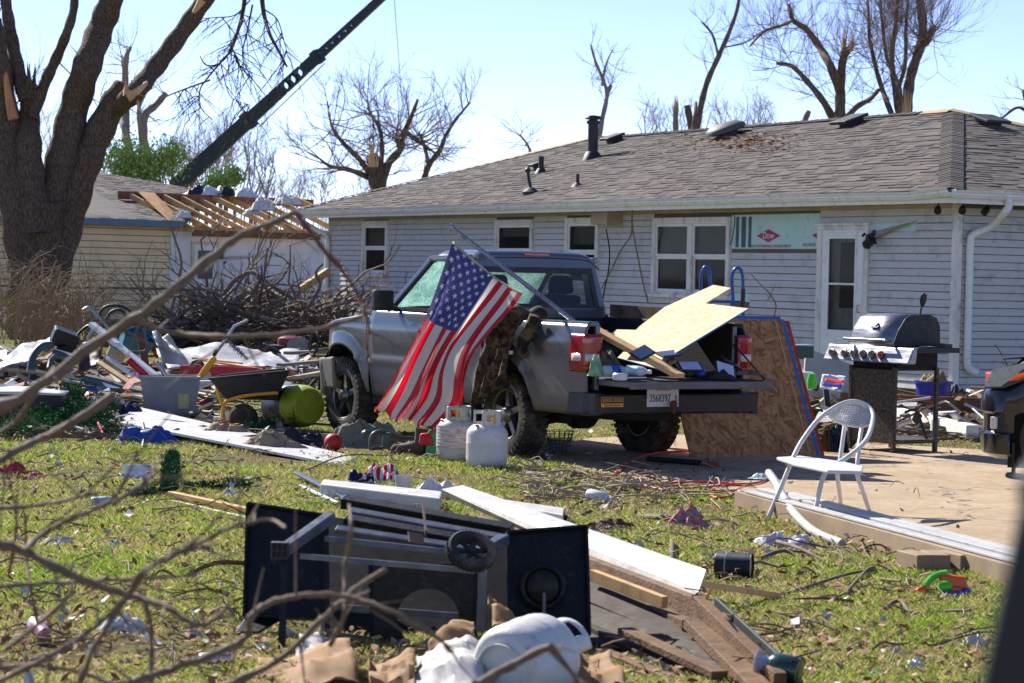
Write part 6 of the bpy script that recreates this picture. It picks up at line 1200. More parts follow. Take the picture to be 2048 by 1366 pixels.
for ci,(hx,nm) in enumerate((('#8e2a2e','red'),('#2a4a7c','blue'),('#23262b','black'),('#a88a5c','long wooden'),('#c9c4ba','long pale'))):
    b=MB(); lg=nm.startswith('long')
    for k in range(34 if lg else 70):
        y=rnd.uniform(705,835); x=rnd.uniform(-20,640)
        if y>795 and x>420: x-=230
        p=G(x,y+35*max(0,(770-y)/70)); R_=Euler((rnd.gauss(0,.35),rnd.gauss(0,.22),rnd.uniform(0,3.14))).to_matrix(); z=rnd.random()**2*.3+.03
        if lg: b.box(p+V(0,0,z),(rnd.uniform(.5,1.5),rnd.uniform(.04,.1),rnd.uniform(.015,.035)),R_)
        else:
            w=rnd.uniform(.04,.13); h_=rnd.uniform(.03,.1); q0=[R_@V(sx*w*(1+.4*rnd.random()),sy*h_*(1+.4*rnd.random()),rnd.gauss(0,.02)) for sx,sy in ((-1,-1),(0,-1),(1,-1),(1,1),(0,1),(-1,1))]; b.add([p+V(0,0,z)+q_ for q_ in q0],[(0,1,4,5),(1,2,3,4)])
    b.build('rubble_scraps',mat('scrap '+nm,hx,None,5,.75),label='%s pieces strewn through the left rubble'%nm,cat='scraps',kind='stuff')
# ================================================ overturned black grill cart in the foreground
gp=G(830,1292); gc=thing('overturned_grill','black gas grill cart lying on its back in the foreground','grill',gp); GY=10.35
def gl(x,y,dy=0): return A(x,y,GY+dy)-gp
mgb=mat('satin black enamel','#0e0e0f','#161616',6,.45,spec=.3,dirt='#3b3833',ds=26,da=.34,bump=.002,bs=50); mge=mat('worn grey steel edge','#6a7078','#4d5259',12,.35,.5,dirt='#6e5a44',ds=10,da=.3); mgi=mat('dark inside','#0d0c0c','#141312',9,.8,dirt='#241f1a',ds=9,da=.3)  # last one: near-black inside colour, also painting shade in slots and gutter mouth
def panel(name,px,dy,th,m,rim=0,par=gc,bevel=.006):
    q=[gl(x,y,d) for (x,y),d in zip(px,dy)]; N=(q[1]-q[0]).cross(q[3]-q[0]).normalized(); N=N if N.y<0 else -N; b=MB(); n=len(q)
    b.add(q+[p-N*th for p in q],[tuple(range(n)),tuple(range(2*n-1,n-1,-1))]+[(k,n+k,n+(k+1)%n,(k+1)%n) for k in range(n)]); o=b.build(name,m,par,bevel=bevel)
    if rim:
        b=MB()
        for k in range(n): b.beam(q[k]+N*rim*.5,q[(k+1)%n]+N*rim*.5,.012,rim,up=N)
        b.build('panel_rim',mgb,o)
    return o
panel('side_shelf',[(497,1010),(652,1034),(648,1240),(490,1235)],(.35,.3,.15,.15),.02,mgb,.03); panel('shelf_lip',[(490,1234),(560,1238),(520,1262),(470,1262)],(.15,.15,-.05,-.05),.012,mgb)
rs=panel('side_shelf',[(1014,1068),(1172,1056),(1178,1272),(1018,1275)],(.1,.15,-.05,-.1),.02,mgb,.03)
c=gl(1086,1172,-.03)+V(0,-.012,0); MB().ring(c,.085,.012,(0,-1,.1),28,8).build('burner_ring',mgb,rs,smooth=True); MB().lathe([(.075,0),(.06,.012),(0,.014)],24,c+V(0,.01,0),(0,-1,.1)).build('burner_bowl',mgb,rs,smooth=50); MB().tube([c+V(.004,-.05,-.02),c+V(.006,-.05,-.12)],.008,8).build('burner_pipe',mge,rs)
panel('back_wall',[(640,1030),(1020,1070),(1020,1310),(640,1300)],(.75,.65,.1,.1),.015,mgi)
for (p0,p1,w,h,m) in (((686,1003,.6),(1025,1062,.35),.06,.05,mgb),((700,1022,.45),(1005,1076,.25),.05,.022,mge),((690,1038,.3),(1000,1092,.15),.06,.03,mgb),((672,1058,.2),(985,1104,.1),.05,.02,mge)):
    MB().beam(gl(p0[0],p0[1],p0[2]),gl(p1[0],p1[1],p1[2]),w,h,up=(0,-.3,1)).build('cart_rail',m,gc,bevel=.004)
for p0,p1,w,h in (((558,1108,-.25),(662,1034,.15),.045,.045),((958,1106,-.2),(1010,1078,.0),.045,.045)): MB().beam(gl(*p0),gl(*p1),w,h).build('leg',mge,gc,bevel=.004)
f=MB(); q=gl(560,1101,-.27); f.box(q,(.07,.05,.07)); fo_=f.build('foot_cap',mblk,gc,bevel=.004)
for i in range(3):
    for j in range(2): MB().box(q+V(-.021+.021*i,-.026,-.013+.03*j),(.014,.004,.022)).build('foot_slot_shade',mgi,fo_)  # thin dark blocks stand in for the shade inside the slots
for p0,p1 in (((650,1077,.05),(940,1108,-.05)),((600,1112,-.2),(950,1142,-.2))): MB().beam(gl(*p0),gl(*p1),.018,.022).build('cross_bar',mge,gc)
for p0,p1,w in (((571,1112,-.2),(563,1300,-.3),.028),((966,1140,-.15),(960,1262,-.15),.035),((652,1044,.2),(655,1262,.1),.02),((742,1130,.1),(745,1300,-.05),.02)): MB().beam(gl(*p0),gl(*p1),w,.03,up=(0,1,0)).build('upright',mgb if w!=.035 else mge,gc)
# bottom panel with the tank hole
b=MB(); cx,cy=856,1236; n=28; R0=62; vs=[]
for dy in (-.1,-.085):
    for k in range(n):
        a=2*math.pi*k/n+.11; ca,sa=math.cos(a),math.sin(a); m_=min((955-cx if ca>0 else cx-748)/max(abs(ca),1e-6),(1305-cy if sa>0 else cy-1128)/max(abs(sa),1e-6)); vs.append(gl(cx+ca*m_,cy+sa*m_,dy))
    for k in range(n): a=2*math.pi*k/n+.11; vs.append(gl(cx+R0*math.cos(a),cy+R0*.95*math.sin(a),dy))
fs=[]
for k in range(n): k2=(k+1)%n; fs+=[(k,k2,n+k2,n+k),(2*n+k,3*n+k,3*n+k2,2*n+k2),(n+k,n+k2,3*n+k2,3*n+k),(k,2*n+k,2*n+k2,k2)]
b.add(vs,fs); b.build('base_panel',mgb,gc)
wc=gl(942,1102,-.32); wx=V(.22,-.62,.75); e_=thing('wheel',None,None,wc); e_.parent=gc
MB().lathe([(.065,-.022),(.09,-.024),(.1,-.016),(.1,.016),(.09,.024),(.065,.022)],32,ax=wx,ring=True).build('tyre',mrub,e_,smooth=40); b=MB(); b.lathe([(.016,-.02),(.02,.0),(.018,.02),(0,.022)],14,ax=wx); Q=wx.to_track_quat('Z','Y').to_matrix()
for k in range(6): a=k*math.pi/3; b.beam(Q@V(.015*math.cos(a),.015*math.sin(a),0),Q@V(.068*math.cos(a),.068*math.sin(a),0),.016,.012,up=wx)
b.build('rim',mblk,e_); b=MB()
for k in range(36): a=2*math.pi*k/36; er=Q@V(math.cos(a),math.sin(a),0); b.box(er*.1,(.008,.034,.008),Matrix((er,wx.normalized(),er.cross(wx.normalized()))).transposed())
b.build('tread',mrub,e_)
MB().beam(gl(846,1008,.2),gl(852,1068,0),.035,.008,up=(1,0,0)).build('strap',mat('rusty strap','#3c2b25','#523a30',12,.7),gc); MB().box(gl(832,1076,-.05),(.07,.05,.006),Euler((.9,.2,.5)).to_matrix()).build('rusty_plate',mat('rusty plate','#7a5a48','#8d6d58',14,.7),gc)
for p0,p1 in (((660,1214,.3),(960,1236,.2)),((660,1270,.0),(745,1282,-.05))): MB().beam(gl(*p0),gl(*p1),.02,.03).build('inner_strip',mge,gc)
# ================================================ torn eave section: white fascia on framing
mvin=mat('dirty white fascia','#c0beb8','#b3b1aa',5,.5,dirt='#8a8276',ds=8,da=.34); mscf=mat('scuffed white vinyl','#bfbeb9','#b1b0aa',5,.5,dirt='#857e72',ds=9,da=.34)
ea=thing('eave_section','long torn eave section with white fascia over brown framing','eave wreckage',G(1300,1330)); eo=ea.location.copy()
def el(x,y,Y): return A(x,y,Y)-eo
q=[el(884,978,14.6),el(925,970,14.75),el(1412,1139,10.55),el(1396,1184,10.35)]
b=MB(); n_=(q[1]-q[0]).cross(q[3]-q[0]).normalized(); n_=n_ if n_.z<0 else -n_; b.add(q+[p+n_*.012 for p in q],[(0,1,2,3),(7,6,5,4),(0,4,5,1),(1,5,6,2),(2,6,7,3),(3,7,4,0)]); b.build('fascia_board',mvin,ea)
q2=[el(884,979,14.6),el(1396,1185,10.35),el(1372,1204,10.4),el(890,992,14.6)]; b=MB(); b.add(q2,[(0,1,2,3)]); b.build('fascia_return',mat('grimy vinyl return','#9d968a','#857d70',9,.6,dirt='#5b5348',ds=9,da=.4),ea,solid=.008)
mfrm=mat('brown framing lumber','#7d5c3a','#6a4c2f',7,.8,dirt='#43301f',ds=11,da=.42,bump=.006,bs=50,stretch=(.5,1,1.6),detail=7)
for p0,p1,w,h in (((960,1050,13.4),(1392,1218,10.2),.045,.10),((1000,1090,13.),(1388,1250,10.15),.10,.045),((1150,1160,11.2),(1380,1262,10.2),.05,.09)): MB().beam(el(*p0),el(*p1),w,h).build('framing_board',mfrm,ea,bevel=.004)
for p0,p1,w,h,m in (((1392,1212,10.2),(1560,1372,9.25),.05,.10,mfrm),((1388,1246,10.1),(1520,1380,9.2),.09,.045,mfrm),((1430,1222,10.25),(1592,1372,9.3),.014,.12,mat('dark green sheathing','#2c3330','#3b433f',9,.6)),((1180,1250,10.5),(1400,1366,9.5),.10,.04,mat('dark rotten board','#3d2a1c','#2e2016',7,.8))): MB().beam(el(*p0),el(*p1),w,h).build('end_board',m,ea,bevel=.004)
for k in range(6):
    u=k/6; p0=el(1168,1165,10.9).lerp(el(1180,1330,10.1),u); p1=el(1390,1245,10.2).lerp(el(1520,1385,9.2),u); MB().beam(p0+V(0,0,jit(.01)),p1+V(jit(.05),jit(.05),jit(.02)-.03),.09,.018,up=(0,-.6,.8)).build('sheathing_plank',MATS['dark rotten board'],ea,bevel=.003)
rq=random.Random(14)
for k in range(26):
    u=rq.random(); p=el(1396,1190,10.3).lerp(el(1575,1362,9.3),u)+V(rq.gauss(0,.02),rq.gauss(0,.04),rq.gauss(.0,.03)); MB().beam(p,p+V(rq.gauss(.05,.07),rq.gauss(-.04,.06),rq.gauss(.0,.05)),.012,.006,w1=.002).build('splinter',mfrm if k%2 else mlum,ea)
for p0,p1,w,h,m in (((1185,1150,10.8),(1330,1205,10.35),.03,.05,mlum),((1250,1262,10.1),(1440,1350,9.4),.07,.03,mfrm),((1200,1300,10.),(1380,1372,9.3),.06,.02,mfrm)): MB().beam(el(*p0),el(*p1),w,h).build('broken_board',m,ea,bevel=.003)
obox('wood_strip',mlum,A(1396,1166,11.4),A(1560,1192,11.9),.02,.03,'split pale lath lying by the paint can','lath')
# white box gutter and trims behind the grill
b=MB(); b.hexa([*[G(x,y)+V(0,0,z) for z in (.02,.11) for x,y in ((640,1000),(880,1030),(884,1016),(646,990))]]); b.build('white_gutter',mscf,label='white box gutter length lying behind the black grill',cat='gutter',bevel=.01)
b=MB(); b.hexa([*[G(x,y)+V(0,0,z) for z in (.02,.10) for x,y in ((1000,1040),(1126,1062),(1128,1048),(1010,1030))]]); t=b.build('white_gutter',mscf,label='white box gutter end with a dark open mouth',cat='gutter',bevel=.008); 
c_=(G(1126,1062)+G(1128,1048))/2; MB().box(c_+V(.012,-.0,.06),(.012,.30,.065)).build('gutter_mouth_shade',mgi,t)  # added dark block paints the shade of the open end
obox('metal_trim',mge,G(592,962)+V(0,0,.06),G(694,1012)+V(0,0,.05),.05,.015,'thin grey metal trim behind the black grill','trim','metal trims'); obox('metal_trim',whitec,G(602,980)+V(0,0,.03),G(676,1016)+V(0,0,.03),.03,.015,'thin white trim beside the grey one','trim','metal trims')
heap('food_wrapper',mat('white printed wrapper','#d9d4cc','#c9b9a2',7,.4),G(868,998),.19,.12,.12,seed=41,amp=.7,label='white printed food wrapper behind the black grill',cat='wrapper'); heap('red_wrapper',mat('red and white wrapper','#b3202c','#d8d4d0',12,.4),G(905,994),.11,.07,.09,seed=42,amp=.8,label='red and white wrapper by the white fascia end',cat='wrapper')
MB().lathe([(.05,0),(.062,.11),(.058,.11),(.047,.006),(0,.006)],20,G(806,985)+V(0,0,.01)).build('plastic_cup',mat('frosted cup','#c9c9c5','#bdbdb9',9,.3,alpha=.7),label='frosted plastic cup standing left of the wrapper',cat='cup',smooth=40)
MB().tube([G(772,1010)+V(0,0,.1),G(816,1018)+V(0,0,.09)],.022,10).build('white_tube',mcapw,label='short white tube on the gutter behind the grill',cat='tube')
# patriotic scarf bundle
def m_check():
    t=NT('red white striped cloth'); p=t.obj((1,1,1)); w=t.n('TexWave'); w.inputs['Scale'].default_value=7; w.inputs['Distortion'].default_value=4; t.l(p,w.inputs['Vector']); c=t.ramp(w.outputs['Fac'],[(.47,hexc('#b21a24')),(.53,hexc('#dcd6cf'))]); t.col(c); t.b.inputs['Roughness'].default_value=.9; return t.m
def m_stars():
    t=NT('navy star cloth'); p=t.obj(); v=t.n('TexVoronoi'); v.inputs['Scale'].default_value=26; t.l(p,v.inputs['Vector']); t.col(t.mix(t.ramp(v.outputs['Distance'],[(.25,(1,1,1)),(.33,(0,0,0))]),hexc('#1b1d38'),hexc('#d3d3dc'))); t.b.inputs['Roughness'].default_value=.9; return t.m
heap('striped_cloth',m_check(),G(766,964),.17,.15,.13,seed=43,amp=.5,n=36,label='red and white striped cloth bundle in the grass',cat='cloth'); heap('starred_cloth',m_stars(),G(722,972),.13,.12,.11,seed=44,amp=.5,n=32,label='navy cloth with white stars beside the striped bundle',cat='cloth')
# ================================================ smaller yard things
obox('yellow_trim',mat('golden laminate trim','#c79a4e','#b58840',5,.5),G(342,1003)+V(0,0,.05),G(500,1038)+V(0,0,.05),.05,.035,'golden perforated trim left of the grill','trim'); obox('white_lath',mat('cream lath','#c9bda2',None,5,.6),G(345,1010)+V(0,0,.018),G(500,1046)+V(0,0,.018),.03,.03,'cream lath under the golden trim','trim')
heap('red_cloth',mat('red felt','#b0293c','#9c2335',5,.9),G(20,952),.2,.12,.1,seed=45,amp=.5,label='red felt cloth lying at the left edge',cat='cloth'); heap('pink_cloth',mat('pinkish felt','#c24a5c','#b0404f',5,.9),G(62,955),.14,.09,.04,seed=46,amp=.6,label='pinkish felt scrap beside the red cloth',cat='cloth')
t=thing('open_carton','small open white and blue carton in the grass','carton',G(272,962),.3); b=MB(); tap(b,.1,.07,.11,.08,0,.05); b.build('carton_body',mat('carton white','#d3d6dc','#9fb4d6',14,.5),t,solid=.004); MB().box((.02,.08,.08),(.2,.004,.07),Euler((.5,0,0)).to_matrix()).build('carton_flap',MATS['carton white'],t)
def can(p,rz,lab,m,grp='drink cans',r=.033,L=.122,tilt=0):
    t=thing('drink_can',lab,'can',p,group=grp,rot=(math.pi/2-tilt,0,rz)); MB().lathe([(r*.8,0),(r,.008),(r*.97,.05),(r,L*.9),(r*.82,L),(r*.78,L-.004),(0,L-.004)],22).build('can_body',m,t,smooth=40); MB().lathe([(r*.82,L),(r*.84,L+.003),(r*.78,L+.003)],18).build('can_rim',mge,t); return t
def m_can():
    t=NT('printed drink can'); p=t.obj(); c=t.ramp(t.noise(24,2,p),[(.45,hexc('#d6cbb0')),(.55,hexc('#b8323a')),(.62,hexc('#c9c4bc'))]); t.col(c); t.b.inputs['Roughness'].default_value=.3; t.b.inputs['Metallic'].default_value=.5; return t.m
mcan_=m_can(); can(G(460,1338)+V(0,0,.034),-1.25,'printed drink can lying left of the cardboard',mcan_); can(G(90,1290)+V(0,0,.036),-2.5,'crushed red and white can at the lower left',mat('red white can','#b5303c','#d8d0c8',30,.35,.4),tilt=.35)
MB().lathe([(.03,0),(.035,.01),(.035,.12),(.02,.15),(.012,.16)],16,G(182,1016)+V(0,0,.035),(1,.2,.05)).build('foam_bottle',mat('pale blue plastic','#aebcc0',None,7,.5),label='pale bluish bottle lying in the left grass',cat='bottle',smooth=40)
t=thing('spray_bottle','white plastic bottle lying right of the fascia in the grass','bottle',G(1176,1006)+V(0,0,.05)); ax=V(.85,-.55,-.12); MB().lathe([(.045,0),(.05,.01),(.05,.13),(.03,.155),(.022,.16)],20,ax=ax).build('body',mat('scuffed white plastic','#d5d4d0','#c7c5be',18,.5,dirt='#7d776c',ds=22,da=.3),t,smooth=40); MB().lathe([(.026,.158),(.026,.185),(0,.185)],14,ax=ax).build('cap',mcapw,t)
heap('colourful_bag',mat('rainbow woven cloth','#b02a7c','#1f6f9c',26,.9,dirt='#d99a1a',ds=34,da=.45),G(1376,1054),.14,.1,.12,seed=47,amp=.6,label='rainbow coloured woven bag in the grass before the pad',cat='bag')
MB().prism([(-.1,-.06),(.05,-.09),(.12,-.02),(.07,.09),(-.06,.1)],.025,o=G(1312,1040)+V(0,0,.005)).build('paving_slab',mat('grey slab','#77736a','#868177',8,.9),label='broken grey slab beside the rainbow bag',cat='slab',bevel=.005)
# paint can
t=thing('paint_can','dark paint can lying on its side in the right grass','paint can',G(1432,1158)+V(0,0,.072)); ax=V(1,-.28,0).normalized(); MB().lathe([(.068,0),(.07,.004),(.07,.18),(.072,.185),(.066,.185),(.066,.17)],28,ax=ax).build('body',mat('dark can print','#1d232a','#262c33',8,.35,.3),t,smooth=40); MB().lathe([(.066,.168),(.066,.172),(0,.172)],24,ax=ax).build('lid',mat('dried paint','#b3a078','#c4b48d',9,.7),t); MB().lathe([(.0705,.05),(.0708,.058)],28,ax=ax).build('label_band',mat('pale dots','#8d939a',None,60,.5),t)
heap('white_cloth',mat('dirty white cloth','#c9c6d0','#b5b1ba',6,.9,dirt='#8d8478',ds=9,da=.3),G(1570,1095),.22,.13,.07,rz=-.2,seed=48,amp=1.0,label='dirty white cloth spread in the grass below the chair',cat='cloth')
# squirt gun
t=thing('water_gun','orange green and blue plastic water gun in the grass','toy gun',G(1885,1194),.0); mo=mat('toy orange','#e8641a','#d95a16',5,.35); mgn=mat('toy lime','#58c22a','#4bb022',5,.35); mbu=mat('toy blue','#2438b0','#1e309c',5,.35)
MB().hexa([V(-.02,-.03,.06),V(.125,-.035,.04),V(.125,.03,.04),V(-.02,.03,.06),V(-.015,-.02,.115),V(.11,-.02,.105),V(.11,.02,.105),V(-.015,.02,.115)]).build('body',mo,t,bevel=.012); MB().lathe([(.012,0),(.022,.01),(.022,.05),(.016,.07)],12,(-.07,0,.045),(-.8,-.25,-.3)).build('nozzle',mo,t,smooth=40); MB().lathe([(0,-.045),(.026,-.03),(.032,0),(.026,.03),(0,.045)],14,(.0,-.04,.055),(1,.1,.1)).build('water_tank',mgn,t,smooth=True); MB().tube(smoothpts([(-.09,-.01,.05),(-.06,0,.09),(-.02,.01,.11),(.02,.0,.12)],4),.018,8).build('barrel',mgn,t,smooth=True)
MB().tube(smoothpts([(-.02,-.07,.02),(.05,-.08,.025),(.11,-.06,.03),(.115,-.01,.04),(.06,-.02,.045)],5),.017,10).build('grip_loop',mbu,t,smooth=True); MB().box((.05,-.05,.045),(.04,.03,.02)).build('trigger',mo,t,bevel=.006)
# gas cylinder with lantern mount
t=thing('camp_stove_cylinder','dark green gas cylinder with clear blue cap at the lower middle','gas cylinder',A(1566,1336,9.35)); ax=V(.85,-.45,-.12).normalized(); MB().lathe([(.04,-.05),(.052,-.035),(.054,.0),(.054,.05),(.048,.066),(.02,.07)],24,ax=ax).build('cylinder',mat('dark green enamel','#16362c','#1c4034',5,.25,coat=.5),t,smooth=50); MB().lathe([(.03,-.09),(.03,-.05)],18,ax=ax).build('blue_cap',mat('clear blue plastic','#7f9fd0','#a8c0e2',8,.15,alpha=.75),t,smooth=40); MB().lathe([(.045,-.105),(.05,-.1),(.045,-.09)],20,ax=ax).build('clear_flange',mat('clear grey plastic','#aab4bc',None,8,.15,alpha=.6),t,smooth=40)
# foreground propane tank
d=V(.55,.82,.10).normalized(); t=propane(A(1000,1312,8.9),0,'white propane tank lying in the cardboard at the bottom',mtk,.97); t['group']=''; del t['group']; t.rotation_euler=d.to_track_quat('Z','Y').to_euler(); t.location=A(1050,1325,9.05)-d*.16
# cardboard
mcb1=mat('brown cardboard','#94714a','#80603c',5,.85,dirt='#7d5e3c',ds=6,da=.3); mcb2=mat('greyish wet carton','#a9a6a4','#c4c0ba',6,.8,dirt='#7d776f',ds=5,da=.35)
def card(lab,px,Ys,m,seed,amp=.025):
    c=[A(x,y,Y) for (x,y),Y in zip(px,Ys)]; c=[V(p.x,p.y,max(p.z,.01)) for p in c]; b=patch(c,lambda u,v:.03*math.sin(u*4+seed)+.015*math.sin(v*9),18,14,amp,8,seed); b.v=[(x,y,max(z,.008)) for x,y,z in b.v]; return b.build('cardboard_piece',m,label=lab,cat='cardboard',group='torn cardboard',smooth=25,solid=.006)
card('torn brown cardboard at the bottom left of the grill',[(515,1300),(700,1290),(720,1370),(505,1372)],(9.6,9.6,9.0,9.0),mcb1,1); card('greyish folded carton left of the white tank',[(830,1300),(958,1282),(975,1385),(815,1385)],(9.3,9.2,8.8,8.8),mcb2,2); card('brown cardboard flap standing behind the greyish carton',[(880,1265),(938,1228),(950,1290),(845,1310)],(9.5,9.55,9.3,9.3),mcb1,3); card('pale torn cardboard sheet under the grill',[(600,1275),(720,1300),(700,1340),(590,1340)],(9.9,9.7,9.4,9.5),mcb2,4); card('brown cardboard curl behind the white tank',[(975,1195),(1060,1235),(1180,1290),(985,1260)],(9.9,9.8,9.5,9.6),mcb1,5,.03); card('brown cardboard sheet right of the white tank',[(1130,1262),(1220,1310),(1260,1385),(1150,1385)],(9.5,9.4,9.0,9.0),mcb1,6); card('crumpled brown cardboard between the cartons',[(735,1310),(830,1300),(830,1380),(740,1380)],(9.3,9.3,8.9,8.9),mcb1,7,.04)
heap('white_paper',mat('white crumpled paper','#d6d2ca','#c6c1b6',7,.8),G(245,1268),.12,.09,.06,seed=52,amp=.9,label='white crumpled paper in the lower left grass',cat='paper'); heap('white_paper',MATS['white crumpled paper'],G(120,1090),.1,.06,.04,seed=53,amp=.9,label='torn white paper in the left grass',cat='paper')
t=heap('paper_cup',mat('teal white paper','#bcd0cc','#4aa6b0',9,.6),G(232,1098),.05,.035,.05,seed=54,amp=.5,n=16,label='small teal and white paper scrap in the left grass',cat='paper'); heap('plastic_wrap',mat('clear crinkled plastic','#c4c3bb','#a9a79d',9,.3,alpha=.8),G(1945,1300),.07,.05,.06,seed=55,amp=.7,label='crinkled clear plastic at the lower right',cat='plastic'); heap('teal_wrap',mat('teal plastic scrap','#2f9ab0','#6cc0cc',9,.4),G(1752,1358),.05,.035,.03,seed=56,amp=.8,label='teal plastic scrap at the bottom right',cat='plastic'); heap('tissue',mcapw,G(1828,1345),.05,.04,.05,seed=57,amp=.9,label='white tissue near the bottom right',cat='tissue'); heap('crumpled_plastic',mcapw,G(462,990),.06,.04,.05,seed=58,amp=.4,label='white plastic lid in the pine sprig',cat='lid')
heap('orange_scrap',mat('orange scrap','#d0532a',None,7,.6),G(385,1092),.045,.02,.02,seed=59,n=14,label='orange scrap in the left grass',cat='scrap'); heap('brown_leafy_scrap',mleafb,G(392,1196),.05,.025,.03,seed=60,n=14,label='brown curled scrap left of the grill',cat='scrap')
b=MB(); pts=smoothpts([G(380,1160)+V(0,0,.03),G(430,1150)+V(0,0,.06),G(490,1146)+V(0,0,.05)],5); b.tube(pts,.012,4); b.build('rusty_strap',mat('rusty steel strap','#7d4a30','#6b3e28',8,.6),label='rusty steel strap running under the grill',cat='strap')
MB().box(G(1205,960)+V(0,0,.02),(.12,.03,.03),Euler((0,0,.5)).to_matrix()).build('orange_clip',mat('orange plastic','#d9541e',None,8,.5),label='orange plastic clip in the twigs before the pad',cat='clip',bevel=.006)
# ================================================ foreground twigs of a bush near the camera
mtw=mat('near twig bark','#6b5747','#7f6a57',40,.8,bump=.001,bs=200); mtr_=mat('reddish young twig','#6a4232','#7d5240',40,.8)
FB_=[('thick diagonal branch crossing the left third of the view',[(-40,832),(60,788),(190,690),(330,592),(420,517),(485,470),(592,426)],.0135,.007,5.2,mtw),
('reddish twig hanging from the tip of the diagonal branch',[(592,426),(640,490),(698,560),(735,640),(732,700)],.006,.003,5.2,mtr_),
('pale horizontal branch in front of the brush pile',[(250,630),(300,652),(355,666),(450,674),(560,668),(650,655),(742,626)],.007,.005,5.8,mtw),
('grey branch stub in front of the artificial tree',[(228,790),(170,830),(110,864),(50,893),(-20,932)],.010,.008,5.5,mtw),
('thin fork under the diagonal branch at the left edge',[(112,735),(70,790),(30,845),(-10,870)],.006,.004,5.3,mtw),
('dark branch running down from the left edge over the grass',[(-20,1083),(50,1104),(140,1150),(250,1188),(330,1212),(385,1248),(420,1245),(456,1212)],.010,.004,5.0,mtw),
('forked twig rising over the left grass',[(48,1103),(88,1066),(150,1036),(218,1003),(250,962),(275,900)],.006,.003,5.0,mtw),
('short twig crossing the forked twig',[(226,1006),(270,978),(310,946)],.004,.003,5.0,mtw),
('long curved twig from the bottom left to the grill',[(-10,1366),(90,1318),(170,1268),(250,1200),(275,1152),(330,1120),(400,1085),(470,1052),(540,1040),(572,1056)],.006,.003,4.8,mtw),
('slim twig across the left grass',[(-10,1018),(80,1010),(160,994),(200,985)],.005,.003,5.2,mtw),
('steep twig at the bottom left',[(150,1400),(190,1292),(258,1192),(305,1130),(365,1105),(425,1090)],.006,.003,4.9,mtw),
('arched branch in front of the black grill',[(245,1372),(330,1342),(420,1312),(490,1276),(502,1236),(540,1206),(620,1190),(700,1195),(790,1226),(860,1266),(905,1304)],.0085,.004,5.0,mtw),
('straight twig slanting up over the grill base',[(430,1380),(555,1322),(640,1242),(720,1172),(772,1138)],.007,.005,5.1,mtw),
('thick twig over the white tank at the bottom',[(950,1372),(1020,1332),(1102,1292)],.010,.007,5.0,mtw),('twig bending down over the white tank',[(1102,1292),(1125,1320),(1165,1372)],.006,.004,5.0,mtw),
('low twig along the left grass',[(-10,1176),(90,1166),(270,1158),(395,1150)],.005,.003,5.2,mtw),
('pale upright twig at the lower left',[(302,1372),(303,1262),(290,1205),(268,1165)],.005,.004,5.3,mtw),
('upright twig before the grill frame',[(660,1290),(688,1230),(690,1140),(702,1060),(698,1010)],.006,.003,5.2,mtw),
('reddish upright shoot at the left edge',[(18,1150),(32,1060),(28,1000),(10,930)],.004,.002,5.4,mtr_),('dark thin shoot in the left grass',[(75,1250),(62,1180),(52,1110),(52,1030)],.004,.002,5.6,mtr_),
('bottom left twig near the corner',[(-20,1340),(60,1330),(160,1345),(240,1372)],.005,.003,5.0,mtw),('slanting twig over the crushed can',[(10,1300),(60,1262),(120,1210),(150,1180)],.005,.003,5.1,mtw)]
rnd=random.Random(31)
for lb,pts,r0,r1,Y,m in FB_:
    P_=[A(x,y,Y+jit(.08)) for x,y in pts]; o=P_[0].copy(); t=thing('bush_branch',lb,'branch',o,group='near bush branches'); w=smoothpts([p-o for p in P_],6); n=len(w); MB().tube([p+V(rnd.gauss(0,r0*.12),0,rnd.gauss(0,r0*.12)) for p in w],[lerp(r0,r1,k/(n-1))*(1+.16*math.sin(k*2.3)+(.45 if k%7==3 else 0)*rnd.random()) for k in range(n)],8).build('stem',m,t,smooth=60)
    b=MB()
    for k in range(max(3,n//5)):
        i=rnd.randrange(2,n-1); dv=(w[i]-w[i-1]).normalized(); L=rnd.uniform(.03,.2); d=(dv*.6+V(rnd.gauss(0,.7),rnd.gauss(0,.4),rnd.gauss(.1,.7))).normalized(); b.tube([w[i],w[i]+d*L*.5+V(0,0,rnd.gauss(0,.006)),w[i]+d*L],[.0028,.0012],5)
    b.build('side_shoots',m,t,kind='stuff')
# near edge of the car the picture was taken from
pts=[(2056,938),(2034,962),(2033,990),(2040,1012),(2012,1132),(1986,1250),(1950,1410),(2260,1410),(2260,938)]
b=MB(); q=[A(x,y,1.25) for x,y in pts]; n=len(q); b.add(q+[p+V(.02,.09,0) for p in q],[tuple(range(n)),tuple(range(2*n-1,n-1,-1))]+[(k,n+k,n+(k+1)%n,(k+1)%n) for k in range(n)]); b.build('car_mirror_post',mat('matte black trim','#0d0e10','#131416',5,.5),label='blurred black car pillar close to the camera at the lower right corner',cat='car pillar',bevel=.012)
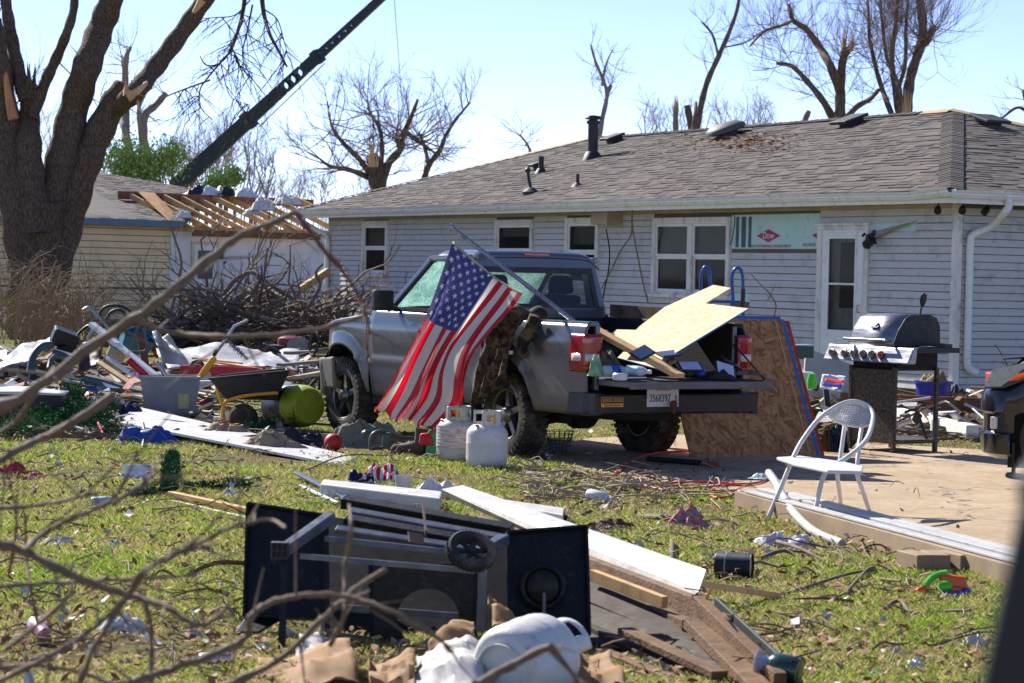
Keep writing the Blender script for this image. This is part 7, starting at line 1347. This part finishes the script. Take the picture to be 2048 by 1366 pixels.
# ================================================ sticks, leaves and paper on the ground
def yard():
    while True:
        k=random.uniform(1/30.,1/8.8); Y=1/k; x=random.uniform(-40,2000); X=(x-1024)/F*Y
        if inpoly(np.array(X),np.array(Y),padxy) and random.random()<.93: continue
        return (X,Y,0.)
leaf=[(-1,0,0),(-.3,.45,.12),(.5,.35,.05),(1,0,.1),(.4,-.4,.0),(-.4,-.42,.1)]
scatter_mesh('dead_leaves',mleafb,3200,leaf,yard,(.012,.05),(.012,.034),'dead brown leaves scattered over the yard','leaves',.5)
scatter_mesh('pale_leaves',mat('pale dead leaves','#b39a74','#9a8260',8,.85),2600,leaf,yard,(.012,.05),(.01,.03),'pale dead leaves scattered over the yard','leaves',.5)
scatter_mesh('paper_bits',mat('white litter','#cfcbc2','#bdb9b0',8,.7),420,[(-1,-.6,0),(.9,-.5,.2),(1,.6,0),(-.8,.7,.15)],yard,(.015,.05),(.01,.035),'tiny white litter bits in the grass','litter',.5)
def sticks(name,lab,n,reg,L,r,m,seed):
    q=random.Random(seed); b=MB()
    for k in range(n):
        p=Vector(reg(q)); a=q.uniform(0,6.283)
        if inpoly(np.array(p.x),np.array(p.y),padxy) and p.y<21.5 and q.random()<.85: continue
        l=q.uniform(*L); d=V(math.cos(a),math.sin(a)*1.,0); rr=q.uniform(*r); z0=q.uniform(.015,.06); bend=q.gauss(0,.12)
        pts=[p+V(0,0,z0),p+d*l*.35+V(-d.y,d.x,0)*bend*l+V(0,0,z0+q.uniform(0,.04)),p+d*l*.7+V(-d.y,d.x,0)*bend*l*.6+V(0,0,z0+q.uniform(0,.05)),p+d*l+V(0,0,max(.01,z0+q.gauss(0,.03)))]; b.tube(smoothpts(pts,2),[rr,rr*.5],4)
        if q.random()<.5: e=pts[2]; a2=a+q.choice((-.6,.6)); b.tube([e,e+V(math.cos(a2),math.sin(a2),.1)*l*.3],[rr*.6,rr*.3],4)
    b.build(name,m,label=lab,cat='twigs',kind='stuff')
def rg(x0,x1,y0,y1): return lambda q:G(q.uniform(x0,x1),q.uniform(y0,y1))
mtwl=mat('pale dead twigs','#a8957d','#8f7c66',15,.85)
sticks('ground_twigs','thin dead twigs littering the whole lawn',800,lambda q:G(q.uniform(-20,1980),540+1/q.uniform(1/830.,1/340.)),(.06,.3),(.0015,.005),mtwl,1); sticks('ground_twigs','mat of broken twigs between the truck and the pad edge',190,rg(1030,1480,940,1010),(.1,.5),(.003,.008),mtwl,2); sticks('ground_twigs','dark twigs in the right grass near the paint can',60,rg(1250,1960,1040,1340),(.1,.45),(.003,.008),mtwig,3); sticks('ground_twigs','dark twigs in the lower left grass',80,rg(0,520,900,1330),(.08,.35),(.003,.007),mtwig,4); sticks('ground_twigs','fine sticks among the rubble by the house',260,rg(1560,2048,800,890),(.2,1.0),(.004,.012),mtwig,5); sticks('ground_twigs','sticks lying through the left rubble',240,rg(0,680,740,890),(.3,1.3),(.004,.014),mtwig,6)
scatter_mesh('bark_mulch',mat('dark mulch','#6b5640','#7d6850',9,.9),480,[(-1,-.3,0),(1,-.25,.1),(.9,.3,0),(-.9,.28,.1)],lambda:tuple(G(random.gauss(1230,120),random.gauss(975,22))),(.006,.04),(.015,.045),'dark bark mulch and leaf litter in front of the pad','mulch',.5)
# branches one can pick out
for lb,pts,r in (('long grey branch lying across the right grass',[(1215,1238),(1330,1228),(1450,1222),(1560,1200),(1700,1170),(1780,1145)],.012),('forked branch in the grass above the water gun',[(1540,1090),(1600,1118),(1680,1140),(1740,1162),(1800,1186)],.012),('pale curved branch at the lower right',[(1770,1230),(1800,1226),(1835,1248),(1870,1234),(1940,1246)],.011),('branch rising past the paint can to the pad lumber',[(1690,1200),(1735,1160),(1755,1140),(1730,1110),(1712,1070)],.009),('long stick reaching over the twig mat to the pad',[(1215,1020),(1262,965),(1300,925),(1308,910)],.007),('upright thin twig at the pad edge',[(1400,1000),(1430,960),(1444,930)],.006),('grey branch by the paint can',[(1520,1128),(1570,1122),(1612,1130)],.014),('thin branch lying over the white panel end',[(612,948),(690,925),(780,912),(860,905)],.007),('broken stub standing by the fascia',[(1342,1130),(1344,1105),(1340,1090)],.016)):
    b=MB(); b.tube(smoothpts([G(x,y)+V(0,0,.03+.03*math.sin(i*2)) for i,(x,y) in enumerate(pts)],5),[r,r*.55],7); b.build('fallen_branch',mtwig,label=lb,cat='branch',group='fallen branches in the yard',smooth=60)
# soil mound
heap('soil_mound',mat('crumbly dark soil','#4d3b2a','#5f4a35',14,.95,bump=.02,bs=40),G(1225,1062),.22,.16,.06,seed=63,amp=.8,label='small mound of dark soil right of the fascia',cat='soil')
# ================================================ pad edge lumber
l0=G(1474,1018); l1=G(2070,1190); ld=(l1-l0).normalized(); ln=V(-ld.y,ld.x,0)
mpt=mat('treated lumber','#a08a6c','#8c765a',4,.75,dirt='#7d5c3a',ds=7,da=.3,stretch=(1,1,.6))
obox('pad_beam',mpt,l0+V(0,0,.06),l1+V(0,0,.06),.04,.12,'long brown beam standing on edge along the pad','beam','beams along the pad'); obox('pad_beam',mpt,l0+ln*.06+ld*.1+V(0,0,.065),l1+ln*.06+V(0,0,.065),.04,.12,'second beam behind the front one along the pad','beam','beams along the pad')
obox('white_strip',mscf,l0+ln*.03+ld*.15+V(0,0,.132),l1+ln*.05+V(0,0,.132),.07,.015,'white vinyl strip lying on the pad beams','trim','white strips on the beams'); obox('white_strip',mscf,l0+ln*.16+ld*.05+V(0,0,.135),l1+ln*.16+V(0,0,.135),.09,.02,'second white strip with a channel on the pad side','trim','white strips on the beams'); obox('white_strip',mvin,l0+ln*.27+ld*.3+V(0,0,.11),l1+ln*.27+V(0,0,.11),.06,.06,'rear cream plank beside the white strips','trim','white strips on the beams'); obox('gap_shade_strip',mund,l0+ln*.215+ld*.3+V(0,0,.11),l1+ln*.215+V(0,0,.11),.03,.02,'added dark strip for the shaded gap between white trims','trim')  # last strip is added dark material for the shade between the trims
for i,(x0,x1) in enumerate(((1796,1842),(1842,1876),(1880,1925))):
    a=G(x0,1140); c=G(x1,1152); p=(a+c)/2; d=(c-a).normalized(); MB().box(p+ln*.03+V(0,0,.06),((c-a).length*.92,.10,.10),Matrix.Rotation(math.atan2(d.y,d.x)+jit(.1),3,'Z')).build('timber_block',mpt,label=('left','middle','right')[i]+' short timber block against the pad beam',cat='block',group='timber blocks',bevel=.006)
otube('bent_trim',mvin,[G(1536,1010)+V(0,0,.22),G(1552,1022)+V(0,0,.18),G(1580,1048)+V(0,0,.1),G(1625,1078)+V(0,0,.05),G(1684,1094)+V(0,0,.02)],.028,'bent white trim strip hanging off the beams under the chair','trim')
heap('broken_plastic',mat('pale teal shards','#b5cfc8','#d0d8d4',12,.4),G(1525,1000)+V(0,0,.15),.1,.05,.03,seed=70,amp=1.,label='pale broken plastic shards on the beam end',cat='shards')
# ================================================ white metal chair
ch=thing('metal_chair','white metal chair with perforated round back at the pad edge','chair',G(1640,1052)); cho=ch.location.copy(); mch=mat('white chair paint','#d8d7d2','#cbc9c3',8,.4,dirt='#8a8074',ds=12,da=.24)
def cl_(x,y,Y): return A(x,y,Y)-cho
hoop=[(1533,1043,15.95),(1560,980,16.0),(1584,921,16.08),(1606,879,16.2),(1640,836,16.45),(1683,808,16.7),(1717,804,16.85),(1743,821,16.8),(1744,849,16.6),(1730,883,16.2),(1696,913,15.9),(1657,939,15.7),(1644,962,15.62),(1633,1010,15.55),(1622,1060,15.5)]
MB().tube(smoothpts([cl_(*p) for p in hoop],5),.0155,10).build('hoop_frame',mch,ch,smooth=60)
for pts in (((1690,846,16.75),(1680,920,16.6),(1675,948,16.55),(1679,985,16.7),(1682,1016,16.9)),((1724,850,16.75),(1717,900,16.55),(1715,948,16.45),(1728,990,16.5),(1741,1030,16.6))): MB().tube(smoothpts([cl_(*p) for p in pts],5),.0145,10).build('rear_leg',mch,ch,smooth=60)
sp=[(1553,914),(1600,911),(1690,923),(1727,932),(1724,942),(1655,940),(1592,927)]; b=MB(); q=[G(x,y,.40)-cho for x,y in sp]; n=len(q); b.add(q+[p-V(0,0,.022) for p in q],[tuple(range(n)),tuple(range(2*n-1,n-1,-1))]+[(k,n+k,n+(k+1)%n,(k+1)%n) for k in range(n)]); b.build('seat',mch,ch,bevel=.008)
# perforated back: strip net between hoop top and lower rail
up_=smoothpts([cl_(*p) for p in ((1655,826,16.55),(1683,810,16.7),(1717,806,16.83),(1741,822,16.8),(1743,847,16.62))],6); lo_=smoothpts([cl_(*p) for p in ((1655,828,16.53),(1672,842,16.62),(1695,850,16.68),(1722,853,16.66),(1742,849,16.62))],6); N_=len(up_)
def bk2(u,v):
    i=u*(N_-1); k=min(int(i),N_-2); return up_[k].lerp(up_[k+1],i-k).lerp(lo_[k].lerp(lo_[k+1],i-k),v)
b=MB(); nu,nv=24,12
for i in range(1,nu): b.tube([bk2(i/nu,j/8) for j in range(9)],.0042,4,cap=False)
for j in range(1,nv): b.tube([bk2(i/24,j/nv) for i in range(25)],.0042,4,cap=False)
b.build('perforated_back',mch,ch); MB().tube(lo_,.010,8).build('back_rail',mch,ch,smooth=60)
# ================================================ standing grill
go=G(1786,906,PZ); gr=thing('gas_grill','stainless and black gas grill standing on the pad by the door','grill',go,math.atan2(-.83,.55)); mst_=mat('smudged stainless','#9c9d9f','#838486',3,.33,.85,dirt='#7a7265',ds=5,da=.32,bump=.0005,bs=8,stretch=(1,1,6)); mdu=mat('dusty black panel','#221f1c','#2d2925',10,.6,dirt='#7a6c58',ds=45,da=.40)
pr=[(.0,.94),(.0,.985),(.05,1.09),(.13,1.195),(.20,1.225),(.42,1.23),(.50,1.20),(.54,1.13),(.55,.95)]
lid=[]
b=MB(); vs=[V(x,y,z) for x in (-.62,-.03) for y,z in pr]; k=len(pr); b.add(vs,[(i,i+1,k+i+1,k+i) for i in range(k-1)]); L_=b.build('lid',mst_,gr,smooth=30,solid=.006)
for x in (-.63,-.03): MB().prism([(y-.003 if y<.3 else y+.003,z+.004) for y,z in pr],.012,o=(x,0,0),ux=(0,1,0),uy=(0,0,1)).build('lid_end',mblk,L_,bevel=.004)
MB().tube(smoothpts([(-.60,-.02,1.0),(-.60,-.075,1.0),(-.55,-.08,1.0),(-.1,-.08,1.0),(-.05,-.075,1.0),(-.05,-.02,1.0)],4),.013,10).build('handle',mst_,L_,smooth=60); MB().box((-.34,.055,1.115),(.10,.012,.035),Euler((-.9+math.pi/2,0,0)).to_matrix() if False else Euler((-.95,0,0)).to_matrix()).build('badge',mge,L_,bevel=.003); MB().lathe([(.03,0),(.02,.01),(0,.012)],14,(-.34,.07,1.135),(0,-.7,.6)).build('badge_flame',mge,L_)
# tilted control panel with knobs
b=MB(); X0,X1=-.87,.27; b.hexa([V(X0,-.10,.80),V(X1,-.10,.80),V(X1,.0,.80),V(X0,.0,.80),V(X0,-.03,.94),V(X1,-.03,.94),V(X1,.02,.94),V(X0,.02,.94)]); cp=b.build('control_panel',mst_,gr,bevel=.012)
nn=V(0,-.89,.45)
for i,x in enumerate((-.77,-.60,-.475,-.35,-.235,-.11)):
    c=V(x,-.078,.868); kb=thing('knob',None,None,c); kb.parent=gr; m=mat('dull knob','#8d8a86','#6c6965',12,.4,.5) if i<5 else mat('red knob','#b04a52',None,9,.5); MB().lathe([(.038,0),(.036,.01),(.022,.014),(.02,.035),(0,.037)],16,ax=nn).build('knob_body',m,kb,smooth=40); MB().box(nn*.036,(.012,.03,.012),nn.to_track_quat('Z','Y').to_matrix()).build('knob_bar',m,kb)
MB().span((-.60,.03,.73),(-.02,.53,.94)).build('firebox',mgi,gr,bevel=.01); MB().span((.0,.02,.90),(.27,.52,.945)).build('side_shelf',mblk,gr,bevel=.006); MB().span((-.86,.02,.90),(-.64,.52,.945)).build('side_shelf',mblk,gr,bevel=.006); MB().box((.14,.42,.965),(.14,.14,.03),Euler((0,.06,.3)).to_matrix()).build('rusty_pan',mrust,gr)
MB().span((-.57,-.005,.09),(-.02,.012,.735)).build('front_panel',mdu,gr); MB().span((-.57,-.008,.36),(-.02,-.005,.364)).build('panel_seam',mgi,gr)
for x,y in ((-.0,.0),(-.0,.5),(-.58,.5),(-.58,.0)): MB().span((x-.018,y-.018,0),(x+.018,y+.018,.76)).build('leg',mdu,gr,bevel=.004)
MB().span((-.6,-.0,.08),(.02,.52,.115)).build('bottom_shelf',mdu,gr,bevel=.004); MB().tube(smoothpts([(-.02,.15,.36),(-.02,.28,.37),(-.0,.36,.2),(0,.4,.12)],4),.012,6).build('tank_bracket',mblk,gr)
e_=thing('wheel',None,None,(-.66,.06,.085)); e_.parent=gr; MB().lathe([(.05,-.02),(.08,-.02),(.085,0),(.08,.02),(.05,.02)],20,ax=(1,0,0),ring=True).build('tyre',mrub,e_,smooth=40); MB().lathe([(.05,-.012),(.012,-.016),(.012,.016),(.05,.012)],16,ax=(1,0,0)).build('rim',malloy,e_)
MB().beam((-.25,.5,1.2),(-.2,.48,1.30),.015,.02).build('brush_handle',mblk,gr); MB().lathe([(0,-.07),(.02,-.05),(.034,0),(.03,.05),(0,.075)],12,(-.18,.48,1.36),(.3,-.1,1),sc=(1,.5)).build('brush_head',mblk,gr,smooth=True)
# ================================================ things between grill and house
heap('trash_bag',mat('glossy black bag','#101114','#18191c',8,.18),G(1662,902,PZ)+V(0,0,.0),.16,.16,.22,seed=80,amp=.6,n=36,power=2.5,label='glossy black trash bag behind the leaning boards',cat='bag')
obox('white_post',whitec,G(1795,850)+V(0,0,.12),G(1945,884)+V(0,0,.1),.13,.13,'white square porch post lying behind the grill','post',bevel=.012); obox('white_post',whitec,G(1612,842)+V(0,0,.12),G(1700,858)+V(0,0,.08),.12,.1,'white post piece lying left of the grill','post',bevel=.012)
obox('brown_plank',mlumd,G(1680,826)+V(0,0,.16),G(1998,836)+V(0,0,.14),.05,.16,'long reddish brown plank behind the grill','plank')
obox('teal_edge_board',mat('pale teal edging','#7fa8a4',None,6,.5),G(1800,846)+V(0,0,.1),G(2000,852)+V(0,0,.1),.03,.02,'thin pale teal edging below the brown plank','trim'); heap('dark_insulation',mund,G(1905,858),.9,.4,.12,seed=81,amp=.8,n=40,label='dark sodden insulation under the brown plank',cat='insulation'); heap('brown_insulation',mat('brown fibre','#7d5a3c','#94704c',12,.95),G(1960,812),.6,.25,.16,seed=82,amp=.9,n=36,label='brown fibre insulation against the end wall',cat='insulation'); heap('brown_insulation',MATS['brown fibre'],G(1700,826),.3,.2,.14,seed=83,amp=.9,n=30,label='brown fibre clump left of the grill cart',cat='insulation')
b=patch([A(1612,696,30.6),A(1742,745,30.8),A(1738,800,30.2),A(1605,790,30.)],lambda u,v:0,6,6,.01,2,3); b.build('cabinet_door',mat('cream board','#bdb5a3','#ada48f',4,.6,dirt='#8a7d66',ds=6,da=.3),label='cream board leaning against the house under the door',cat='panel',solid=.03)
t=thing('green_box','dark green metal box end behind the leaning boards','box',A(1598,700,29.5),.3); MB().span((-.14,-.12,-.09),(.14,.12,.05)).build('shell',mat('dark green metal','#2c4038','#38524a',5,.5),t,bevel=.008); MB().span((-.15,-.13,.05),(.15,.13,.065)).build('lid_rim',mat('pale blue rim','#9fb4b8',None,5,.4),t)
MB().lathe([(.08,0),(.09,.16),(.085,.17),(.095,.17),(.095,.2),(.0,.205)],20,A(1610,762,27.5)+V(0,0,-.1)).build('white_jar',mcapw,label='white lidded jar by the leaning boards',cat='jar',smooth=40); MB().lathe([(.05,0),(.06,.08),(.04,.16),(0,.17)],14,A(1624,768,27.3)+V(0,0,-.05)).build('green_bottle',mgn,label='lime green bottle beside the white jar',cat='bottle',smooth=40)
c=[A(1645,748,27),A(1692,752,27.1),A(1684,782,26.6),A(1640,775,26.6)]; t=thing('snack_bag','white orange and blue printed snack bag left of the grill','bag',c[3]); cc=[p-c[3] for p in c]
patch(cc,lambda u,v:.05*math.sin(math.pi*u)*math.sin(math.pi*v),12,12,.015,9,4).build('bag_skin',mcapw,t,smooth=True,solid=.01)
def sub(u0,u1,v0,v1,m,nm): a=lambda u,v:cc[0].lerp(cc[1],u).lerp(cc[3].lerp(cc[2],u),v)+V(0,-.07,.01); patch([a(u0,v0),a(u1,v0),a(u1,v1),a(u0,v1)],lambda u,v:.01*math.sin(math.pi*u),8,4,.006,9,4).build(nm,m,t,smooth=True,solid=.003)
sub(.12,.95,.30,.55,mat('orange print','#d9481a',None,8,.4),'orange_band'); sub(.05,.9,.60,.8,mat('blue print','#2448a8',None,8,.4),'blue_band')
t=thing('blue_tub','blue plastic tub of junk behind the grill','tub',A(1866,800,30)); MB().lathe([(.18,-.02),(.22,.2),(.235,.2),(.235,.23),(.215,.23),(.2,.02),(0,.02)],24).build('tub_shell',mat('royal blue plastic','#2c3aa0','#24308c',5,.4),t,smooth=40); heap('junk',mat('straw junk','#8f7d55','#6f6040',20,.9),V(0,0,.2),.2,.2,.12,seed=84,amp=.8,parent=t); MB().lathe([(.12,0),(.14,.14),(.12,.14)],18,(.02,-.25,-.08)).build('red_pot',mrd,t,smooth=40)
heap('black_machine',mm_,A(1912,806,31)+V(0,0,-.1),.22,.18,.32,seed=85,amp=.5,n=24,power=3,label='small black appliance at the foot of the downspout',cat='appliance')
t=thing('red_cabinet','red box with dark open front at the right edge by the wall','box',A(2020,790,29.5),.1); MB().span((-.22,-.02,.0),(-.1,.3,.26)).build('red_side',mat('faded red panel','#b23c3c','#9c3232',5,.5),t,bevel=.02); MB().span((-.1,0,.0),(.4,.3,.02)).build('base',mund,t); MB().span((-.1,.26,.02),(.4,.3,.26)).build('back',mund,t); MB().span((-.225,-.025,.26),(-.08,.02,.28)).build('top_edge',mcapw,t)
for lb,pts,r in (('thin reddish branch poking up at the right wall',[(2048,790),(2020,740),(1998,700),(1988,690)],.010),('thin branch crossing the red box',[(2048,750),(2010,728),(1985,722)],.007),('sapling twig standing before the siding right of the window',[(1545,640),(1552,612),(1540,588),(1524,572),(1502,548)],.010),('pale fork of the sapling twig',[(1535,600),(1546,580),(1550,568)],.006)): MB().tube(smoothpts([A(x,y,29.5) for x,y in pts],4),[r,r*.5],6).build('wall_branch',mtwig,label=lb,cat='branch',group='branches against the wall')
rnd=random.Random(91)
for ci,(hx,nm) in enumerate((('#8a6b4a','brown'),('#cfcac0','pale'),('#4a4038','dark'))):
    b=MB()
    for k in range(110):
        p=G(rnd.uniform(1560,2060),rnd.uniform(800,880)); R_=Euler((rnd.gauss(0,.4),rnd.gauss(0,.3),rnd.uniform(0,3.1))).to_matrix(); b.box(p+V(0,0,rnd.random()**2*.2+.02),(rnd.uniform(.06,.5),rnd.uniform(.02,.1),rnd.uniform(.006,.03)),R_)
    b.build('rubble_scraps',mat('house scrap '+nm,hx,None,5,.8),label='%s scraps of boards piled along the house wall'%nm,cat='scraps',kind='stuff')
# ================================================ on the pad
mor=mat('orange red cord','#c4321e','#b02a18',9,.5); rnd=random.Random(8)
otube('extension_cord',mor,[G(x,y,PZ+.01) for x,y in ((1225,952),(1270,918),(1320,905),(1390,902))],.009,'red extension cord snaking under the truck shadow','cord','red extension cords'); otube('extension_cord',mor,[G(x,y,PZ+.012) for x,y in ((1530,955),(1548,946),(1525,962),(1490,968),(1440,965),(1380,964),(1345,966),(1330,972),(1350,978),(1400,975),(1460,970),(1505,972))],.009,'looped red extension cord at the pad edge','cord','red extension cords'); otube('extension_cord',mor,[G(x,y,PZ+.014) for x,y in ((1285,970),(1330,980),(1390,984),(1450,981),(1485,985),(1440,996),(1420,990))],.009,'second loop of red extension cord nearer the grass','cord','red extension cords')
t=thing('shovel','dark long handled tool with orange tip lying in the truck shadow','tool',G(1295,925,PZ)); MB().tube([V(0,0,.03),G(1405,934,PZ)-G(1295,925,PZ)+V(0,0,.03)],.022,8).build('handle',mm_,t); MB().tube([G(1405,934,PZ)-G(1295,925,PZ)+V(0,0,.03),G(1440,938,PZ)-G(1295,925,PZ)+V(0,0,.03)],.02,8).build('tip',mat('dull orange','#a04a28',None,6,.6),t)
t=thing('wire_basket','wire basket standing by the rear truck wheel','basket',G(1118,908)); b=MB()
for k in range(7): b.ring((0,0,.02+.03*k),.075+.008*k,.003,n=20,m=4)
for k in range(16): a=2*math.pi*k/16; b.tube([(.075*math.cos(a),.075*math.sin(a),.02),(.123*math.cos(a),.123*math.sin(a),.2)],.003,4)
b.build('wires',mge,t)
for i,(x,y) in enumerate(((1075,928),(1098,916))): heap('bluish_litter',mat('bluish paper','#b5bada','#cfd2e4',12,.6),G(x,y),.05,.03,.03,seed=90+i,amp=1.,n=14,label=('near','far')[i]+' bluish paper scrap behind the rear truck wheel',cat='paper')
# ================================================ dark car at the right edge
cdir=V(-.965,.26,0).normalized(); cl0=V(-cdir.y,cdir.x,0); cl0=cl0 if cl0.y<0 else -cl0            # facing left; its left side faces the camera
CO=A(1972,905,19.6); CO.z=0; car=thing('parked_car','dark car whose front corner shows at the right edge','car',CO,math.atan2(cdir.y,cdir.x)); mcar=mat('glossy dark car paint','#15181c','#1b1e23',4,.22,.2,coat=.4,dirt='#3a3a38',ds=8,da=.25)
def plan(u):   # nose centre -> corner -> along the left side
    P_=[V(.10,-.85,0),V(.09,-.5,0),V(.05,-.22,0),V(-.06,-.06,0),V(-.25,.0,0),V(-.5,.03,0),V(-1.0,.04,0),V(-2.0,.04,0),V(-3.6,.03,0)]; return P_
PP=smoothpts(plan(0),6); zz=[(.17,-.10),(.21,-.02),(.36,0.),(.38,-.03),(.52,-.03),(.54,-.005),(.66,-.01),(.74,-.05),(.82,-.12),(.90,-.24),(.94,-.4)]
b=MB(); n=len(PP); vs=[]
for z,ins in zz:
    for i,p in enumerate(PP):
        t_=(PP[min(i+1,n-1)]-PP[max(i-1,0)]).normalized(); nrm=V(-t_.y,t_.x,0); nrm=nrm if nrm.dot(V(.3,1,0))>0 else -nrm; f=1 if i<n*.42 else max(.15,1-(i-n*.42)/6); hz=z+(max(0,(.0-p.x))*.10 if z>.6 else 0); vs.append(p+nrm*ins*f+V(0,0,hz))
wcx=-.58; fs=[]
for j in range(len(zz)-1):
    for i in range(n-1):
        q=[j*n+i,j*n+i+1,(j+1)*n+i+1,(j+1)*n+i]; c=sum((vs[k] for k in q),V(0,0,0))/4
        if math.hypot(c.x-wcx,c.z-.34)<.39 and c.y>-.3: continue
        fs.append(tuple(q))
b.add(vs,fs); b.build('body',mcar,car,smooth=50,solid=.01)
b=MB(); b.add([V(.0,-.85,.95),V(-.1,-.2,.95),V(-.5,-.12,1.0),V(-3.6,-.12,1.2),V(-3.6,-.85,1.25)],[(0,1,2,3,4)]); b.build('hood',mcar,car,solid=.01)
MB().span((-3.5,-.9,.2),(-.98,-.14,.75)).build('engine_bay',mund,car)
hl=[V(.035,-.17,.72),V(-.11,.005,.735),V(-.55,.035,.915),V(-.36,-.02,.945),V(-.03,-.16,.86)]; b=MB(); b.add(hl,[(0,1,2,3,4)]); hlo=b.build('headlight',mat('smoked lens','#4a5258','#3a4248',14,.75,0,spec=.15),car,solid=.03); b=MB(); b.add([V(-.16,.02,.785),V(-.24,.035,.80),V(-.54,.05,.93),V(-.32,-.03,.925)],[(0,1,2,3)]); b.build('turn_signal',mat('orange lens','#e06a1a','#d05a12',9,.2),hlo,solid=.01)
b=MB(); b.hexa([V(.02,-.5,.16),V(-.42,.01,.16),V(-.42,-.1,.16),V(-.1,-.5,.16),V(.06,-.5,.24),V(-.42,.035,.27),V(-.42,-.1,.27),V(-.1,-.5,.24)]); b.build('lower_lip',mat('grey plastic lip','#5b5b58','#6c6b66',6,.6),car,bevel=.015); MB().box((-.05,-.09,.45),(.03,.06,.10),Euler((0,0,.9)).to_matrix()).build('fog_lamp',mlw,car,bevel=.01)
e_=thing('wheel',None,None,(wcx,-.10,.33)); e_.parent=car; MB().lathe([(.21,-.09),(.27,-.1),(.32,-.09),(.33,-.05),(.33,.05),(.32,.09),(.27,.1),(.21,.09)],36,ax=(0,1,0),ring=True).build('tyre',mrub,e_,smooth=40); b=MB(); b.lathe([(.21,-.08),(.215,.085),(.2,.08),(.2,-.08)],30,ax=(0,1,0),ring=True); b.lathe([(.05,.04),(.04,.08),(0,.085)],14,ax=(0,1,0))
for k in range(10): a=2*math.pi*k/10; er=V(math.cos(a),0,math.sin(a)); b.beam(er*.04+V(0,.06,0),er*.205+V(0,.07,0),.022,.02,up=(0,1,0))
b.build('rim',malloy,e_,smooth=30); MB().span((wcx-.42,-.14,.1),(wcx+.42,-.12,.8)).build('wheel_well',mund,car); MB().span((wcx+.36,-.2,.05),(wcx+.38,-.0,.3)).build('mud_flap',mund,car)

# ================================================ loose stuff on the neighbour's open roof
mins=mat('grey white insulation','#cfcac2','#e2ded6',9,.95,bump=.03,bs=14)
for i,(x,y,r,lb) in enumerate(((525,421,.34,'large'),(575,409,.30,'right'),(370,436,.2,'left'),(505,429,.22,'small'))): heap('insulation_clump',mins,toN(A(x,y,66.6)),r*1.3,r,r*.8,seed=200+i,amp=1.0,n=24,parent=nb)
for i,(x,y,mm) in enumerate(((392,392,'#1e2733'),(428,391,'#d4d8dc'),(460,393,'#1c2430'),(487,394,'#cfd3d8'),(412,393,'#28384c'))): heap('torn_tarp',mat('tarp '+mm,mm,None,6,.5),toN(A(x,y,70.2)),.45,.35,.22,seed=210+i,amp=1.1,n=24,parent=nb)
